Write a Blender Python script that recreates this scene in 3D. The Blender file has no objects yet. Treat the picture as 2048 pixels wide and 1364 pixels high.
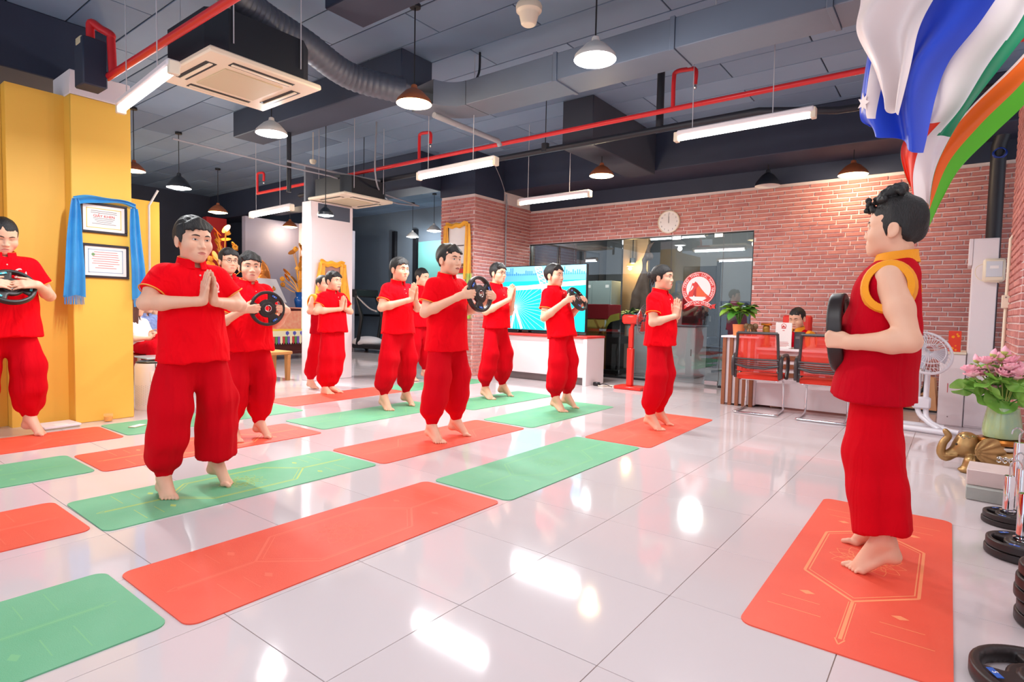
import bpy, bmesh, math, random
import numpy as np
from mathutils import Vector, Matrix, Euler
random.seed(7)
RNG = np.random.default_rng(7)
SC = bpy.context.scene
COL = SC.collection
PI = math.pi

# ------------------------------------------------------------------ camera
CAM_H = 1.137
CF, CYAW, CPITCH, CROLL = 1155.9, math.radians(-37.4225), math.radians(-2.9527), math.radians(1.2045)
_fw = np.array([math.sin(CYAW)*math.cos(CPITCH), math.cos(CYAW)*math.cos(CPITCH), math.sin(CPITCH)])
_rt = np.array([math.cos(CYAW), -math.sin(CYAW), 0.0])
_up = np.cross(_rt, _fw)
C_R = _rt*math.cos(CROLL) + _up*math.sin(CROLL)
C_U = -_rt*math.sin(CROLL) + _up*math.cos(CROLL)
C_F = _fw
C_O = np.array([0, 0, CAM_H])
cam_data = bpy.data.cameras.new('camera')
cam = bpy.data.objects.new('camera', cam_data)
COL.objects.link(cam)
SC.camera = cam
cam_data.sensor_width = 36
cam_data.lens = 36*CF/2048
cam_data.clip_start = 0.05
cam.matrix_world = Matrix(((C_R[0], C_U[0], -C_F[0], 0), (C_R[1], C_U[1], -C_F[1], 0), (C_R[2], C_U[2], -C_F[2], CAM_H), (0, 0, 0, 1)))

def ray(x, y): return (x-1024)/CF*C_R - (y-682)/CF*C_U + C_F
def PZ(x, y, z=0.0):                 # the point of a level plane seen at a pixel of the photograph
    d = ray(x, y); return C_O + d*((z-CAM_H)/d[2])
def PY(x, y, Y): d = ray(x, y); return C_O + d*(Y/d[1])
def PX(x, y, X): d = ray(x, y); return C_O + d*(X/d[0])
def PD(x, y, dep): return C_O + ray(x, y)*dep

# ------------------------------------------------------------------ world and exposure
W = bpy.data.worlds.new('world'); SC.world = W
W.use_nodes = True
W.node_tree.nodes['Background'].inputs[0].default_value = (0.86, 0.93, 1.06, 1)
W.node_tree.nodes['Background'].inputs[1].default_value = 0.88
SC.view_settings.view_transform = 'Standard'
SC.view_settings.look = 'None'
SC.view_settings.gamma = 1
SC.view_settings.use_curve_mapping = False
SC.view_settings.exposure = 0.45
SC.cycles.max_bounces = 7
SC.cycles.transparent_max_bounces = 8
SC.cycles.caustics_reflective = False
SC.cycles.caustics_refractive = False
SC.cycles.sample_clamp_indirect = 4
SC.cycles.use_denoising = True
LAMP_W = 20.0       # watts of each round pendant bulb
TUBE_W = 34.0       # watts of each tube fixture

# ------------------------------------------------------------------ materials
MATS = {}
def lin(c): return tuple(((v/255)/12.92 if v/255 <= 0.04045 else (((v/255)+0.055)/1.055)**2.4) for v in c)
def mat(name, rgb=None, rough=0.5, metal=0.0, spec=0.5, emit=None, estr=0.0, noise=0.0, nscale=8.0, bump=0.0, bscale=60.0,
        alpha=1.0, trans=0.0, coat=0.0, rand=0.0, isl=0.0, rgb2=None, sheen=0.0, stretch=None, fold=0.0, fscale=(9, 9, 3)):
    if name in MATS: return MATS[name]
    m = bpy.data.materials.new(name); m.use_nodes = True
    nt = m.node_tree; n = nt.nodes; b = n['Principled BSDF']; L = nt.links.new
    col = lin(rgb) if rgb else (0.5, 0.5, 0.5)
    b.inputs['Base Color'].default_value = (*col, 1)
    b.inputs['Roughness'].default_value = rough
    b.inputs['Metallic'].default_value = metal
    b.inputs['Specular IOR Level'].default_value = spec
    b.inputs['Alpha'].default_value = alpha
    b.inputs['Transmission Weight'].default_value = trans
    b.inputs['Coat Weight'].default_value = coat
    b.inputs['Sheen Weight'].default_value = sheen
    if emit:
        b.inputs['Emission Color'].default_value = (*lin(emit), 1); b.inputs['Emission Strength'].default_value = estr
    tc = n.new('ShaderNodeTexCoord'); src = tc.outputs['Object']
    if stretch:
        mp = n.new('ShaderNodeMapping'); mp.inputs['Scale'].default_value = stretch; L(src, mp.inputs['Vector']); src = mp.outputs['Vector']
    if noise or rand or isl:
        fac = None
        if noise:
            nz = n.new('ShaderNodeTexNoise'); nz.inputs['Scale'].default_value = nscale; nz.inputs['Detail'].default_value = 4
            L(src, nz.inputs['Vector']); fac = nz.outputs['Fac']; amt = noise
        if rand or isl:
            if rand: o = n.new('ShaderNodeObjectInfo'); r = o.outputs['Random']
            else: o = n.new('ShaderNodeNewGeometry'); r = o.outputs['Random Per Island']
            if fac is not None:
                mm = n.new('ShaderNodeMix'); mm.data_type = 'FLOAT'; mm.inputs[0].default_value = 0.55 if noise < .9 else 0.3
                L(fac, mm.inputs[2]); L(r, mm.inputs[3]); fac = mm.outputs[0]
            else: fac = r
            amt = max(rand, isl, noise)
        mx = n.new('ShaderNodeMix'); mx.data_type = 'RGBA'
        c2 = lin(rgb2) if rgb2 else tuple(v*(1-amt) for v in col)
        mx.inputs[6].default_value = (*col, 1); mx.inputs[7].default_value = (*c2, 1)
        L(fac, mx.inputs[0]); L(mx.outputs[2], b.inputs['Base Color'])
    if bump:
        nz = n.new('ShaderNodeTexNoise'); nz.inputs['Scale'].default_value = bscale; nz.inputs['Detail'].default_value = 3
        L(src, nz.inputs['Vector'])
        bp = n.new('ShaderNodeBump'); bp.inputs['Strength'].default_value = bump; bp.inputs['Distance'].default_value = 0.01
        L(nz.outputs['Fac'], bp.inputs['Height']); L(bp.outputs['Normal'], b.inputs['Normal'])
        if fold:                               # soft creases of hanging cloth
            mp = n.new('ShaderNodeMapping'); mp.inputs['Scale'].default_value = fscale; L(tc.outputs['Object'], mp.inputs['Vector'])
            n2 = n.new('ShaderNodeTexNoise'); n2.inputs['Scale'].default_value = 1; n2.inputs['Detail'].default_value = 2; n2.inputs['Distortion'].default_value = 1.2; L(mp.outputs['Vector'], n2.inputs['Vector'])
            b2 = n.new('ShaderNodeBump'); b2.inputs['Strength'].default_value = fold; b2.inputs['Distance'].default_value = .05; L(n2.outputs['Fac'], b2.inputs['Height']); L(b2.outputs['Normal'], bp.inputs['Normal'])
    MATS[name] = m
    return m

# ------------------------------------------------------------------ mesh helpers
def link(name, me, parent=None):
    o = bpy.data.objects.new(name, me); COL.objects.link(o)
    if parent is not None: o.parent = parent
    return o
def tag(o, label=None, cat=None, group=None, kind=None):
    if label: o['label'] = label
    if cat: o['category'] = cat
    if group: o['group'] = group
    if kind: o['kind'] = kind
    return o
def empty(name, loc=(0, 0, 0), rz=0.0, label=None, cat=None, group=None):
    o = bpy.data.objects.new(name, None); COL.objects.link(o)
    o.empty_display_size = 0.1
    o.location = loc; o.rotation_euler = (0, 0, rz)
    return tag(o, label, cat, group)
def copy_tree(o, parent=None):
    c = o.copy(); COL.objects.link(c)
    if parent is not None: c.parent = parent
    for ch in list(o.children): copy_tree(ch, c)
    return c
def to_mesh(name, v, f, mats, mi=None, smooth=True, angle=None):
    me = bpy.data.meshes.new(name)
    me.from_pydata(v if isinstance(v, list) else np.asarray(v).tolist(), [], f if isinstance(f, list) else np.asarray(f).tolist())
    for m in (mats if isinstance(mats, (list, tuple)) else [mats]): me.materials.append(m)
    n = len(me.polygons)
    if mi is not None: me.polygons.foreach_set('material_index', np.asarray(mi, dtype=np.int32))
    if smooth is True: me.polygons.foreach_set('use_smooth', np.ones(n, dtype=bool))
    elif smooth is not False: me.polygons.foreach_set('use_smooth', np.asarray(smooth, dtype=bool))
    me.update()
    if angle: me.set_sharp_from_angle(angle=math.radians(angle))
    return me

def frame_of(d):
    d = np.asarray(d, float); d = d/np.linalg.norm(d)
    a = np.array([0, 0, 1.0]) if abs(d[2]) < 0.9 else np.array([1.0, 0, 0])
    u = np.cross(a, d); u /= np.linalg.norm(u); return u, np.cross(d, u), d

class MB:
    """collects simple solids into one mesh"""
    def __init__(s): s.v = []; s.f = []; s.m = []; s.s = []
    def add(s, vs, fs, mi=0, smooth=False, M=None):
        b = len(s.v)
        for p in vs:
            p = (float(p[0]), float(p[1]), float(p[2]))
            if M is not None: q = M @ Vector(p); p = (q.x, q.y, q.z)
            s.v.append(p)
        for f in fs: s.f.append([b+i for i in f]); s.m.append(mi); s.s.append(smooth)
        return s
    def box(s, lo, hi, bev=0.0, mi=0, M=None):
        x0, y0, z0 = lo; x1, y1, z1 = hi
        if bev <= 0:
            vs = [(x, y, z) for x in (x0, x1) for y in (y0, y1) for z in (z0, z1)]
            fs = [(0, 1, 3, 2), (4, 6, 7, 5), (0, 4, 5, 1), (2, 3, 7, 6), (0, 2, 6, 4), (1, 5, 7, 3)]
            return s.add(vs, fs, mi, False, M)
        c = ((x0+x1)/2, (y0+y1)/2, (z0+z1)/2); h = ((x1-x0)/2, (y1-y0)/2, (z1-z0)/2)
        b = min(bev, *[k*0.49 for k in h]); vs = []; ix = {}
        for sx in (-1, 1):
            for sy in (-1, 1):
                for sz in (-1, 1):
                    for a in range(3):
                        q = [sx*(h[0]-b), sy*(h[1]-b), sz*(h[2]-b)]; q[a] += (sx, sy, sz)[a]*b
                        ix[(sx, sy, sz, a)] = len(vs); vs.append(tuple(c[i]+q[i] for i in range(3)))
        fs = []
        for a in range(3):
            o1, o2 = [i for i in range(3) if i != a]
            for sg in (-1, 1):
                loop = []
                for (p, q) in ((-1, -1), (1, -1), (1, 1), (-1, 1)):
                    k = [0, 0, 0]; k[a] = sg; k[o1] = p; k[o2] = q; loop.append(ix[(*k, a)])
                fs.append(loop if (sg > 0) == (a != 1) else loop[::-1])
        for a in range(3):           # edges
            o1, o2 = [i for i in range(3) if i != a]
            for p in (-1, 1):
                for q in (-1, 1):
                    def K(t, ax):
                        k = [0, 0, 0]; k[a] = t; k[o1] = p; k[o2] = q; return ix[(*k, ax)]
                    loop = [K(-1, o1), K(1, o1), K(1, o2), K(-1, o2)]
                    fs.append(loop)
        for sx in (-1, 1):
            for sy in (-1, 1):
                for sz in (-1, 1): fs.append([ix[(sx, sy, sz, a)] for a in range(3)])
        cc = np.array(c); out = []
        for f in fs:
            P = np.array([vs[i] for i in f]); nn = np.cross(P[1]-P[0], P[2]-P[0])
            out.append(f if nn @ (P.mean(0)-cc) > 0 else f[::-1])
        return s.add(vs, out, mi, False, M)
    def tube(s, pts, r, n=10, mi=0, caps=True, closed=False, M=None, smooth=True, squash=None):
        pts = [np.asarray(p, float) for p in pts]; k = len(pts)
        rr = r if isinstance(r, (list, tuple, np.ndarray)) else [r]*k
        vs = []; u = None
        for i in range(k):
            if closed: d = pts[(i+1) % k]-pts[i-1]
            else: d = pts[min(i+1, k-1)]-pts[max(i-1, 0)]
            d = d/(np.linalg.norm(d)+1e-12)
            if u is None: u = frame_of(d)[0]
            u = u-d*(u@d); u /= np.linalg.norm(u)+1e-12; w = np.cross(d, u)
            for j in range(n):
                a = 2*PI*j/n; vs.append(pts[i]+rr[i]*(math.cos(a)*u+math.sin(a)*w))
        if squash is not None:
            pass
        fs = []
        for i in range(k if closed else k-1):
            for j in range(n):
                a, b = i*n+j, i*n+(j+1) % n; c, d = ((i+1) % k)*n+(j+1) % n, ((i+1) % k)*n+j
                fs.append((a, b, c, d))
        if caps and not closed: fs.append(list(range(n))[::-1]); fs.append([(k-1)*n+j for j in range(n)])
        return s.add(vs, fs, mi, smooth, M)
    def lathe(s, prof, n=24, mi=0, c=(0, 0, 0), M=None, smooth=True, sx=1.0, sy=1.0, caps=True):
        vs = []; fs = []; rows = []
        for (r, z) in prof:
            if r < 1e-6: rows.append([len(vs)]*n); vs.append((c[0], c[1], c[2]+z)); continue
            rows.append(list(range(len(vs), len(vs)+n)))
            for j in range(n):
                a = 2*PI*j/n; vs.append((c[0]+sx*r*math.cos(a), c[1]+sy*r*math.sin(a), c[2]+z))
        for A, B in zip(rows[:-1], rows[1:]):
            for j in range(n):
                q = [A[j], A[(j+1) % n], B[(j+1) % n], B[j]]; q = [k for i, k in enumerate(q) if k not in q[:i]]
                if len(q) > 2: fs.append(q)
        if caps and prof[0][0] > 1e-6: fs.append(rows[0][::-1])
        if caps and prof[-1][0] > 1e-6: fs.append(rows[-1])
        return s.add(vs, fs, mi, smooth, M)
    def sphere(s, c, r, n=12, mi=0, M=None):
        r = r if isinstance(r, (tuple, list)) else (r, r, r); m = n//2
        vs = []; fs = []
        for i in range(m+1):
            t = PI*i/m
            for j in range(n):
                a = 2*PI*j/n; vs.append((c[0]+r[0]*math.sin(t)*math.cos(a), c[1]+r[1]*math.sin(t)*math.sin(a), c[2]-r[2]*math.cos(t)))
        for i in range(m):
            for j in range(n): fs.append((i*n+j, i*n+(j+1) % n, (i+1)*n+(j+1) % n, (i+1)*n+j))
        return s.add(vs, fs, mi, True, M)
    def prism(s, poly, t, mi=0, M=None, smooth=False):
        """polygon in local xy, thickness t along local z"""
        n = len(poly)
        A = sum(poly[i][0]*poly[(i+1) % n][1]-poly[(i+1) % n][0]*poly[i][1] for i in range(n))
        if A < 0: poly = poly[::-1]
        vs = [(p[0], p[1], 0) for p in poly]+[(p[0], p[1], t) for p in poly]
        fs = [list(range(n))[::-1], list(range(n, 2*n))]+[(i, (i+1) % n, n+(i+1) % n, n+i) for i in range(n)]
        return s.add(vs, fs, mi, smooth, M)
    def sheet(s, G, mi=0, smooth=True, thick=0.0, M=None):
        """grid of points (rows x cols x 3); thick > 0 gives it two sides"""
        G = np.asarray(G, float); R, Cn = G.shape[:2]
        if thick:
            du = np.gradient(G, axis=0); dv = np.gradient(G, axis=1); nn = np.cross(du, dv)
            nn /= np.linalg.norm(nn, axis=2, keepdims=True)+1e-9
            A = (G+nn*thick/2).reshape(-1, 3); B = (G-nn*thick/2).reshape(-1, 3)
            vs = list(A)+list(B); o = R*Cn; fs = []
            for i in range(R-1):
                for j in range(Cn-1):
                    a, b, c, d = i*Cn+j, i*Cn+j+1, (i+1)*Cn+j+1, (i+1)*Cn+j
                    fs.append((a, d, c, b)); fs.append((o+a, o+b, o+c, o+d))
            rim = [j for j in range(Cn)]+[i*Cn+Cn-1 for i in range(1, R)]+[(R-1)*Cn+j for j in range(Cn-2, -1, -1)]+[i*Cn for i in range(R-2, 0, -1)]
            for q in range(len(rim)):
                a, b = rim[q], rim[(q+1) % len(rim)]; fs.append((a, b, o+b, o+a))
            return s.add(vs, fs, mi, smooth, M)
        fs = [(i*Cn+j, i*Cn+j+1, (i+1)*Cn+j+1, (i+1)*Cn+j) for i in range(R-1) for j in range(Cn-1)]
        return s.add(list(G.reshape(-1, 3)), fs, mi, smooth, M)
    def mesh(s, name, mats, angle=40):
        return to_mesh(name, s.v, s.f, mats, s.m, s.s, angle)
    def build(s, name, mats, parent=None, angle=40): return link(name, s.mesh(name, mats, angle), parent)

def bez(P, n=8):
    """Catmull-Rom through points"""
    P = [np.asarray(p, float) for p in P]; P = [2*P[0]-P[1]]+P+[2*P[-1]-P[-2]]; out = []
    for i in range(1, len(P)-2):
        for t in np.linspace(0, 1, n, endpoint=False):
            a, b, c, d = P[i-1:i+3]
            out.append(0.5*((2*b)+(c-a)*t+(2*a-5*b+4*c-d)*t*t+(3*b-a-3*c+d)*t**3))
    out.append(P[-2]); return out

# ------------------------------------------------------------------ signed distance fields -> smooth meshes
def v3(*a): return np.array(a, float)
class Field:
    def __init__(s, lo, hi, h):
        s.lo = np.asarray(lo, float); s.h = h
        s.n = np.maximum(4, np.ceil((np.asarray(hi)-s.lo)/h).astype(int)+1)
        s.D = np.full(tuple(s.n), 9.0, np.float32)
        s.ax = [(s.lo[i]+h*np.arange(s.n[i])).astype(np.float32) for i in range(3)]
    def region(s, lo, hi):
        a = np.clip(np.floor((np.asarray(lo)-s.lo)/s.h).astype(int), 0, s.n); b = np.clip(np.ceil((np.asarray(hi)-s.lo)/s.h).astype(int)+1, 0, s.n)
        sl = tuple(slice(a[i], b[i]) for i in range(3))
        if min(b-a) <= 0: return None, None
        X = s.ax[0][sl[0]][:, None, None]; Y = s.ax[1][sl[1]][None, :, None]; Z = s.ax[2][sl[2]][None, None, :]
        return sl, (X, Y, Z)
    def _smin(s, a, b, k):
        if k <= 0: return np.minimum(a, b)
        h = np.maximum(k-np.abs(a-b), 0)/k
        return np.minimum(a, b)-h*h*k*0.25
    def _smax(s, a, b, k): return -s._smin(-a, -b, k)
    def put(s, fn, lo, hi, k, mode='add'):
        pad = 1.5*k+3*s.h
        sl, P = s.region(np.asarray(lo)-pad, np.asarray(hi)+pad)
        if sl is None: return s
        d = fn(*P).astype(np.float32)
        s.D[sl] = s._smin(s.D[sl], d, k) if mode == 'add' else s._smax(s.D[sl], -d, k)
        return s
    def cone(s, a, b, ra, rb, k=0.02, mode='add', sc=(1, 1, 1), cut=None):
        a = v3(*a); b = v3(*b); S = v3(*sc); aa = a*S; bb = b*S; ba = bb-aa; L2 = float(ba@ba)+1e-12
        def fn(X, Y, Z):
            px, py, pz = X*S[0]-aa[0], Y*S[1]-aa[1], Z*S[2]-aa[2]
            t = np.clip((px*ba[0]+py*ba[1]+pz*ba[2])/L2, 0, 1)
            d = np.sqrt((px-t*ba[0])**2+(py-t*ba[1])**2+(pz-t*ba[2])**2)-(ra+(rb-ra)*t)
            d = d/max(S)
            if cut is not None:
                q, nn = cut; d = np.maximum(d, (X-q[0])*nn[0]+(Y-q[1])*nn[1]+(Z-q[2])*nn[2])
            return d
        r = max(ra, rb)/min(S)
        return s.put(fn, np.minimum(a, b)-r, np.maximum(a, b)+r, k, mode)
    def ell(s, c, r, k=0.02, mode='add', R=None):
        c = v3(*c); r = v3(*(r if np.ndim(r) else (r, r, r)))
        def fn(X, Y, Z):
            x, y, z = X-c[0], Y-c[1], Z-c[2]
            if R is not None: x, y, z = (R[0][0]*x+R[1][0]*y+R[2][0]*z, R[0][1]*x+R[1][1]*y+R[2][1]*z, R[0][2]*x+R[1][2]*y+R[2][2]*z)
            k0 = np.sqrt((x/r[0])**2+(y/r[1])**2+(z/r[2])**2); k1 = np.sqrt((x/r[0]**2)**2+(y/r[1]**2)**2+(z/r[2]**2)**2)+1e-6
            return k0*(k0-1)/k1
        m = max(r) if R is not None else r
        return s.put(fn, c-m, c+m, k, mode)
    def mesh(s):
        D = s.D; S = D < 0
        n0, n1, n2 = D.shape
        cnt = np.zeros((n0-1, n1-1, n2-1), np.int8)
        for i in (0, 1):
            for j in (0, 1):
                for k in (0, 1): cnt += S[i:n0-1+i, j:n1-1+j, k:n2-1+k]
        I, J, K = np.nonzero((cnt > 0) & (cnt < 8))
        idx = np.full(cnt.shape, -1, np.int32); idx[I, J, K] = np.arange(len(I))
        acc = np.zeros((len(I), 3)); num = np.zeros(len(I))
        cor = [(i, j, k) for i in (0, 1) for j in (0, 1) for k in (0, 1)]
        val = {c: D[I+c[0], J+c[1], K+c[2]].astype(float) for c in cor}
        for c in cor:
            for a in range(3):
                if c[a]: continue
                e = list(c); e[a] = 1; e = tuple(e); va, vb = val[c], val[e]
                m = (va < 0) != (vb < 0); t = np.where(m, va/np.where(m, va-vb, 1), 0)
                for q in range(3): acc[:, q] += np.where(m, c[q]+(t if q == a else 0), 0)
                num += m
        V = acc/num[:, None]+np.stack([I, J, K], 1); V = s.lo+V*s.h
        F = []
        for a in range(3):
            o1, o2 = (a+1) % 3, (a+2) % 3
            A = [slice(None)]*3; B = [slice(None)]*3
            A[a] = slice(0, D.shape[a]-1); B[a] = slice(1, D.shape[a])
            for o in (o1, o2): A[o] = B[o] = slice(1, D.shape[o]-1)
            sa, sb = S[tuple(A)], S[tuple(B)]
            E = np.stack(np.nonzero(sa != sb), 1)
            if not len(E): continue
            inside = sa[E[:, 0], E[:, 1], E[:, 2]]
            E[:, o1] += 1; E[:, o2] += 1
            q = []
            for (d1, d2) in ((-1, -1), (0, -1), (0, 0), (-1, 0)):
                e = E.copy(); e[:, o1] += d1; e[:, o2] += d2; q.append(idx[e[:, 0], e[:, 1], e[:, 2]])
            Q = np.stack(q, 1); Q[~inside] = Q[~inside][:, ::-1]
            F.append(Q)
        F = np.concatenate(F) if F else np.zeros((0, 4), int)
        F = F[(F >= 0).all(1)]
        return V, F
def wob(p, seed, f, n=6):
    """smooth pseudo-noise, about -1..1"""
    r = np.random.default_rng(seed); f = v3(*f) if np.ndim(f) else v3(f, f, f); out = 0
    for i in range(n):
        k = r.normal(size=3)*f; out = out+np.sin(p[..., 0]*k[0]+p[..., 1]*k[1]+p[..., 2]*k[2]+r.uniform(0, 6.28))
    return out/n*1.6
def normals(V, F):
    nn = np.zeros_like(V); A = V[F[:, 2]]-V[F[:, 0]]; B = V[F[:, 3]]-V[F[:, 1]]; c = np.cross(A, B)
    for i in range(4): np.add.at(nn, F[:, i], c)
    return nn/(np.linalg.norm(nn, axis=1, keepdims=True)+1e-12)
def relax(V, F, it=1):
    for _ in range(it):
        s = np.zeros_like(V); c = np.zeros(len(V))
        for i in range(4):
            a, b = F[:, i], F[:, (i+1) % 4]
            np.add.at(s, a, V[b]); np.add.at(c, a, 1); np.add.at(s, b, V[a]); np.add.at(c, b, 1)
        V = 0.5*V+0.5*s/np.maximum(c, 1)[:, None]
    return V
M_STEEL = mat('brushed_steel', (200, 198, 196), 0.22, metal=1)
M_BLACKP = mat('black_plastic', (24, 22, 24), 0.35)
# ------------------------------------------------------------------ the room
M_TILE = mat('porcelain_tile', (219, 207, 208), 0.07, spec=.5, noise=.05, nscale=1.3, rgb2=(211, 198, 199), rand=.02)
M_GROUT = mat('tile_joint', (176, 150, 136), 0.8)
M_CEIL = mat('ceiling_board', (140, 164, 190), 0.75, noise=.3, nscale=1.1, rgb2=(92, 112, 138), rand=.3)
M_CEILG = mat('ceiling_joint', (34, 38, 50), 0.9)
M_NAVY = mat('navy_paint', (50, 58, 80), 0.6, noise=.35, nscale=1.5, rgb2=(34, 41, 60))
M_BRICKO = mat('brick_face', (230, 158, 142), 0.8, noise=.9, nscale=9, rand=.6, rgb2=(160, 90, 94), bump=.5, bscale=40)
M_BRICKI = mat('brick_face_joined', (230, 158, 142), 0.8, noise=.9, nscale=9, isl=.6, rgb2=(160, 90, 94), bump=.5, bscale=40)
M_MORTAR = mat('mortar', (240, 222, 218), 0.9, noise=.15, nscale=20)
M_YEL = mat('yellow_paint', (250, 198, 82), 0.55, noise=.05, nscale=2)
M_WHITE = mat('white_paint', (236, 226, 228), 0.6)
M_LILAC = mat('lilac_paint', (146, 142, 166), 0.6)
M_REDP = mat('red_paint', (196, 44, 50), 0.6)
M_TEAL = mat('teal_paint', (104, 168, 164), 0.5)
M_DKGLASS = mat('dark_glazing', (116, 130, 144), 0.2, spec=.6)
M_FRAME = mat('dark_frame', (22, 24, 30), 0.4)

def structure(o): o['kind'] = 'structure'; return o
def slab(name, lo, hi, m, bev=0): return structure(MB().box(lo, hi, bev).build(name, m))

# floor: a bed with porcelain tiles laid on it
floor = slab('floor', (-16, -2.5, -.12), (3.2, 13.5, -.0035), M_GROUT)
T0 = (.336, .419); tiles = []
for i in range(-26, 5):
    for j in range(-3, 22):
        x, y = T0[0]+.6*i, T0[1]+.6*j
        c = v3(x+.3, y+.3, 0)-C_O; dep = c@C_F
        vis = False
        for (dx, dy) in ((0, 0), (.6, 0), (0, .6), (.6, .6), (.3, .3)):
            q = v3(x+dx, y+dy, 0)-C_O; dp = q@C_F
            if dp > .1:
                u = 1024+CF*(q@C_R)/dp; w = 682-CF*(q@C_U)/dp
                if -30 < u < 2078 and w < 1420: vis = True
        tiles.append((not vis, dep if dep > 0 else 50, x, y))
tiles.sort()
tile_me = MB().box((0, 0, -.0035), (.5975, .5975, 0), .0012).mesh('tile', M_TILE)
rest = MB()
for k, (nv, dep, x, y) in enumerate(tiles):
    if k < 300 and not nv: o = link('tile', tile_me, floor); o.location = (x, y, 0)
    else: rest.box((x, y, -.0035), (x+.5975, y+.5975, 0), .0012)
tag(rest.build('tile_field', M_TILE, floor), kind='stuff')

# ceiling with boards, joists and beams
CZ = 3.85
ceil = slab('ceiling', (-18.2, -2.5, CZ+.02), (3.2, 13.6, CZ+.2), M_CEILG)
bme = MB().box((.006, .006, 0), (1.994, .444, .02), .004).mesh('board', M_CEIL)
n = 0; rest = MB()
cand = []
for i in range(-9, 2):
    for j in range(-4, 29):
        x, y = i*2.0-.15+(j % 2)*.9, j*.45+.1; q = v3(x+1.0, y+.22, CZ)-C_O; dp = q@C_F
        ok = False
        if dp > .5:
            u = 1024+CF*(q@C_R)/dp; w = 682-CF*(q@C_U)/dp; ok = -150 < u < 2200 and w > -160
        cand.append((not ok, dp if dp > 0 else 60, x, y))
cand.sort()
for k, (no, dp, x, y) in enumerate(cand):
    if not no and k < 290: o = link('board', bme, ceil); o.location = (x, y, CZ)
    else: rest.box((x+.006, y+.006, CZ), (x+1.994, y+.444, CZ+.02))
tag(rest.build('board_field', M_CEIL, ceil), kind='stuff')
slab('ceiling_beam_along_window_wall', (-7.4, 8.30, 3.30), (3.0, 9.148, CZ), M_NAVY, .01).name = 'trim_1'
slab('trim_2', (-4.15, 6.4, 3.24), (-3.70, 8.30, CZ), mat('beam_gray', (62, 66, 78), .7, noise=.3, nscale=2), .01)
slab('trim_3', (-8.2, 4.15, 3.50), (-4.7, 4.60, CZ), mat('beam_slate', (58, 68, 88), .7, noise=.3, nscale=2), .01)
slab('trim_4', (-8.8, -.5, 3.26), (-6.96, 2.26, CZ), M_NAVY, .01)
slab('trim_5', (-4.3, 2.95, 3.62), (3.0, 3.35, CZ), M_NAVY, .01)
slab('trim_6', (-15.9, 7.0, 3.25), (-7.4, 7.5, CZ), M_NAVY, .01)

# brickwork -----------------------------------------------------------------
BL, BH, BD = .236, .0595, .016
brick_variants = []
for q in range(5):
    r = random.Random(q+40); b = MB()
    L = BL-.013; Hh = BH-.0125; a = [r.uniform(-.004, .004) for _ in range(8)]
    vs = [(0, 0, a[0]), (L+a[1], 0, 0), (L, 0, Hh+a[2]), (a[3], 0, Hh), (.006, -BD+a[4]*.8, .005), (L-.006, -BD+a[5]*.8, .005), (L-.006, -BD+a[6]*.8, Hh-.005), (.006, -BD+a[7]*.8, Hh-.005)]
    b.add(vs, [(4, 5, 6, 7), (0, 1, 5, 4), (1, 2, 6, 5), (2, 3, 7, 6), (3, 0, 4, 7)])
    brick_variants.append((b.v, b.f, b.mesh('brick', M_BRICKO)))
def lay_bricks(wall, x0, x1, z0, z1, place, holes=(), near=None, limit=290):
    """place(u, z) -> world matrix of a brick whose face looks along local -y"""
    todo = []
    row = 0; z = z0
    while z+BH <= z1+.001:
        u = x0-(row % 2)*BL/2-(row % 3)*.03
        while u < x1:
            a, b = max(u, x0), min(u+BL, x1)
            for (h0, h1, g0, g1) in holes:
                if z+BH > g0+.004 and z < g1-.004:
                    if a >= h0 and b <= h1: a = b
                    elif a < h0 < b: b = h0
                    elif a < h1 < b: a = h1
            if b-a > .03: todo.append((a, b, z))
            u += BL
        row += 1; z += BH
    todo.sort(key=lambda t: near(t) if near else 0)
    joined = MB()
    for k, (a, b, z) in enumerate(todo):
        vs, fs, me = brick_variants[(int(a*977)+int(z*313)) % 5]; M = place(a, z)
        full = (b-a)/BL
        if k < limit:
            o = link('brick', me, wall); o.matrix_world = M @ Matrix.Diagonal((full, 1, 1, 1))
        else: joined.add([(v[0]*full, v[1], v[2]) for v in vs], fs, 0, False, M)
    if joined.v: tag(joined.build('brick_field', M_BRICKI, wall), kind='stuff')

YB = 9.15
wall_back = MB()
wall_back.box((-7.4, YB, 2.43), (3.0, YB+.15, 3.85)); wall_back.box((-2.46, YB, 0), (3.0, YB+.15, 2.43))
wall_back = structure(wall_back.build('wall_back', [M_MORTAR, M_NAVY]))
lay_bricks(wall_back, -6.62, .80, 0, 3.06, lambda u, z: Matrix.Translation((u, YB, z)), holes=((-6.62, -2.46, 0, 2.43),),
           near=lambda t: (t[0] < -2.45)*5+abs(t[0]+.9)+abs(t[2]-1.75)*.8)
slab('trim_7', (-7.4, YB-.02, 3.065), (3.0, YB-.002, 3.30), M_NAVY)
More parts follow.
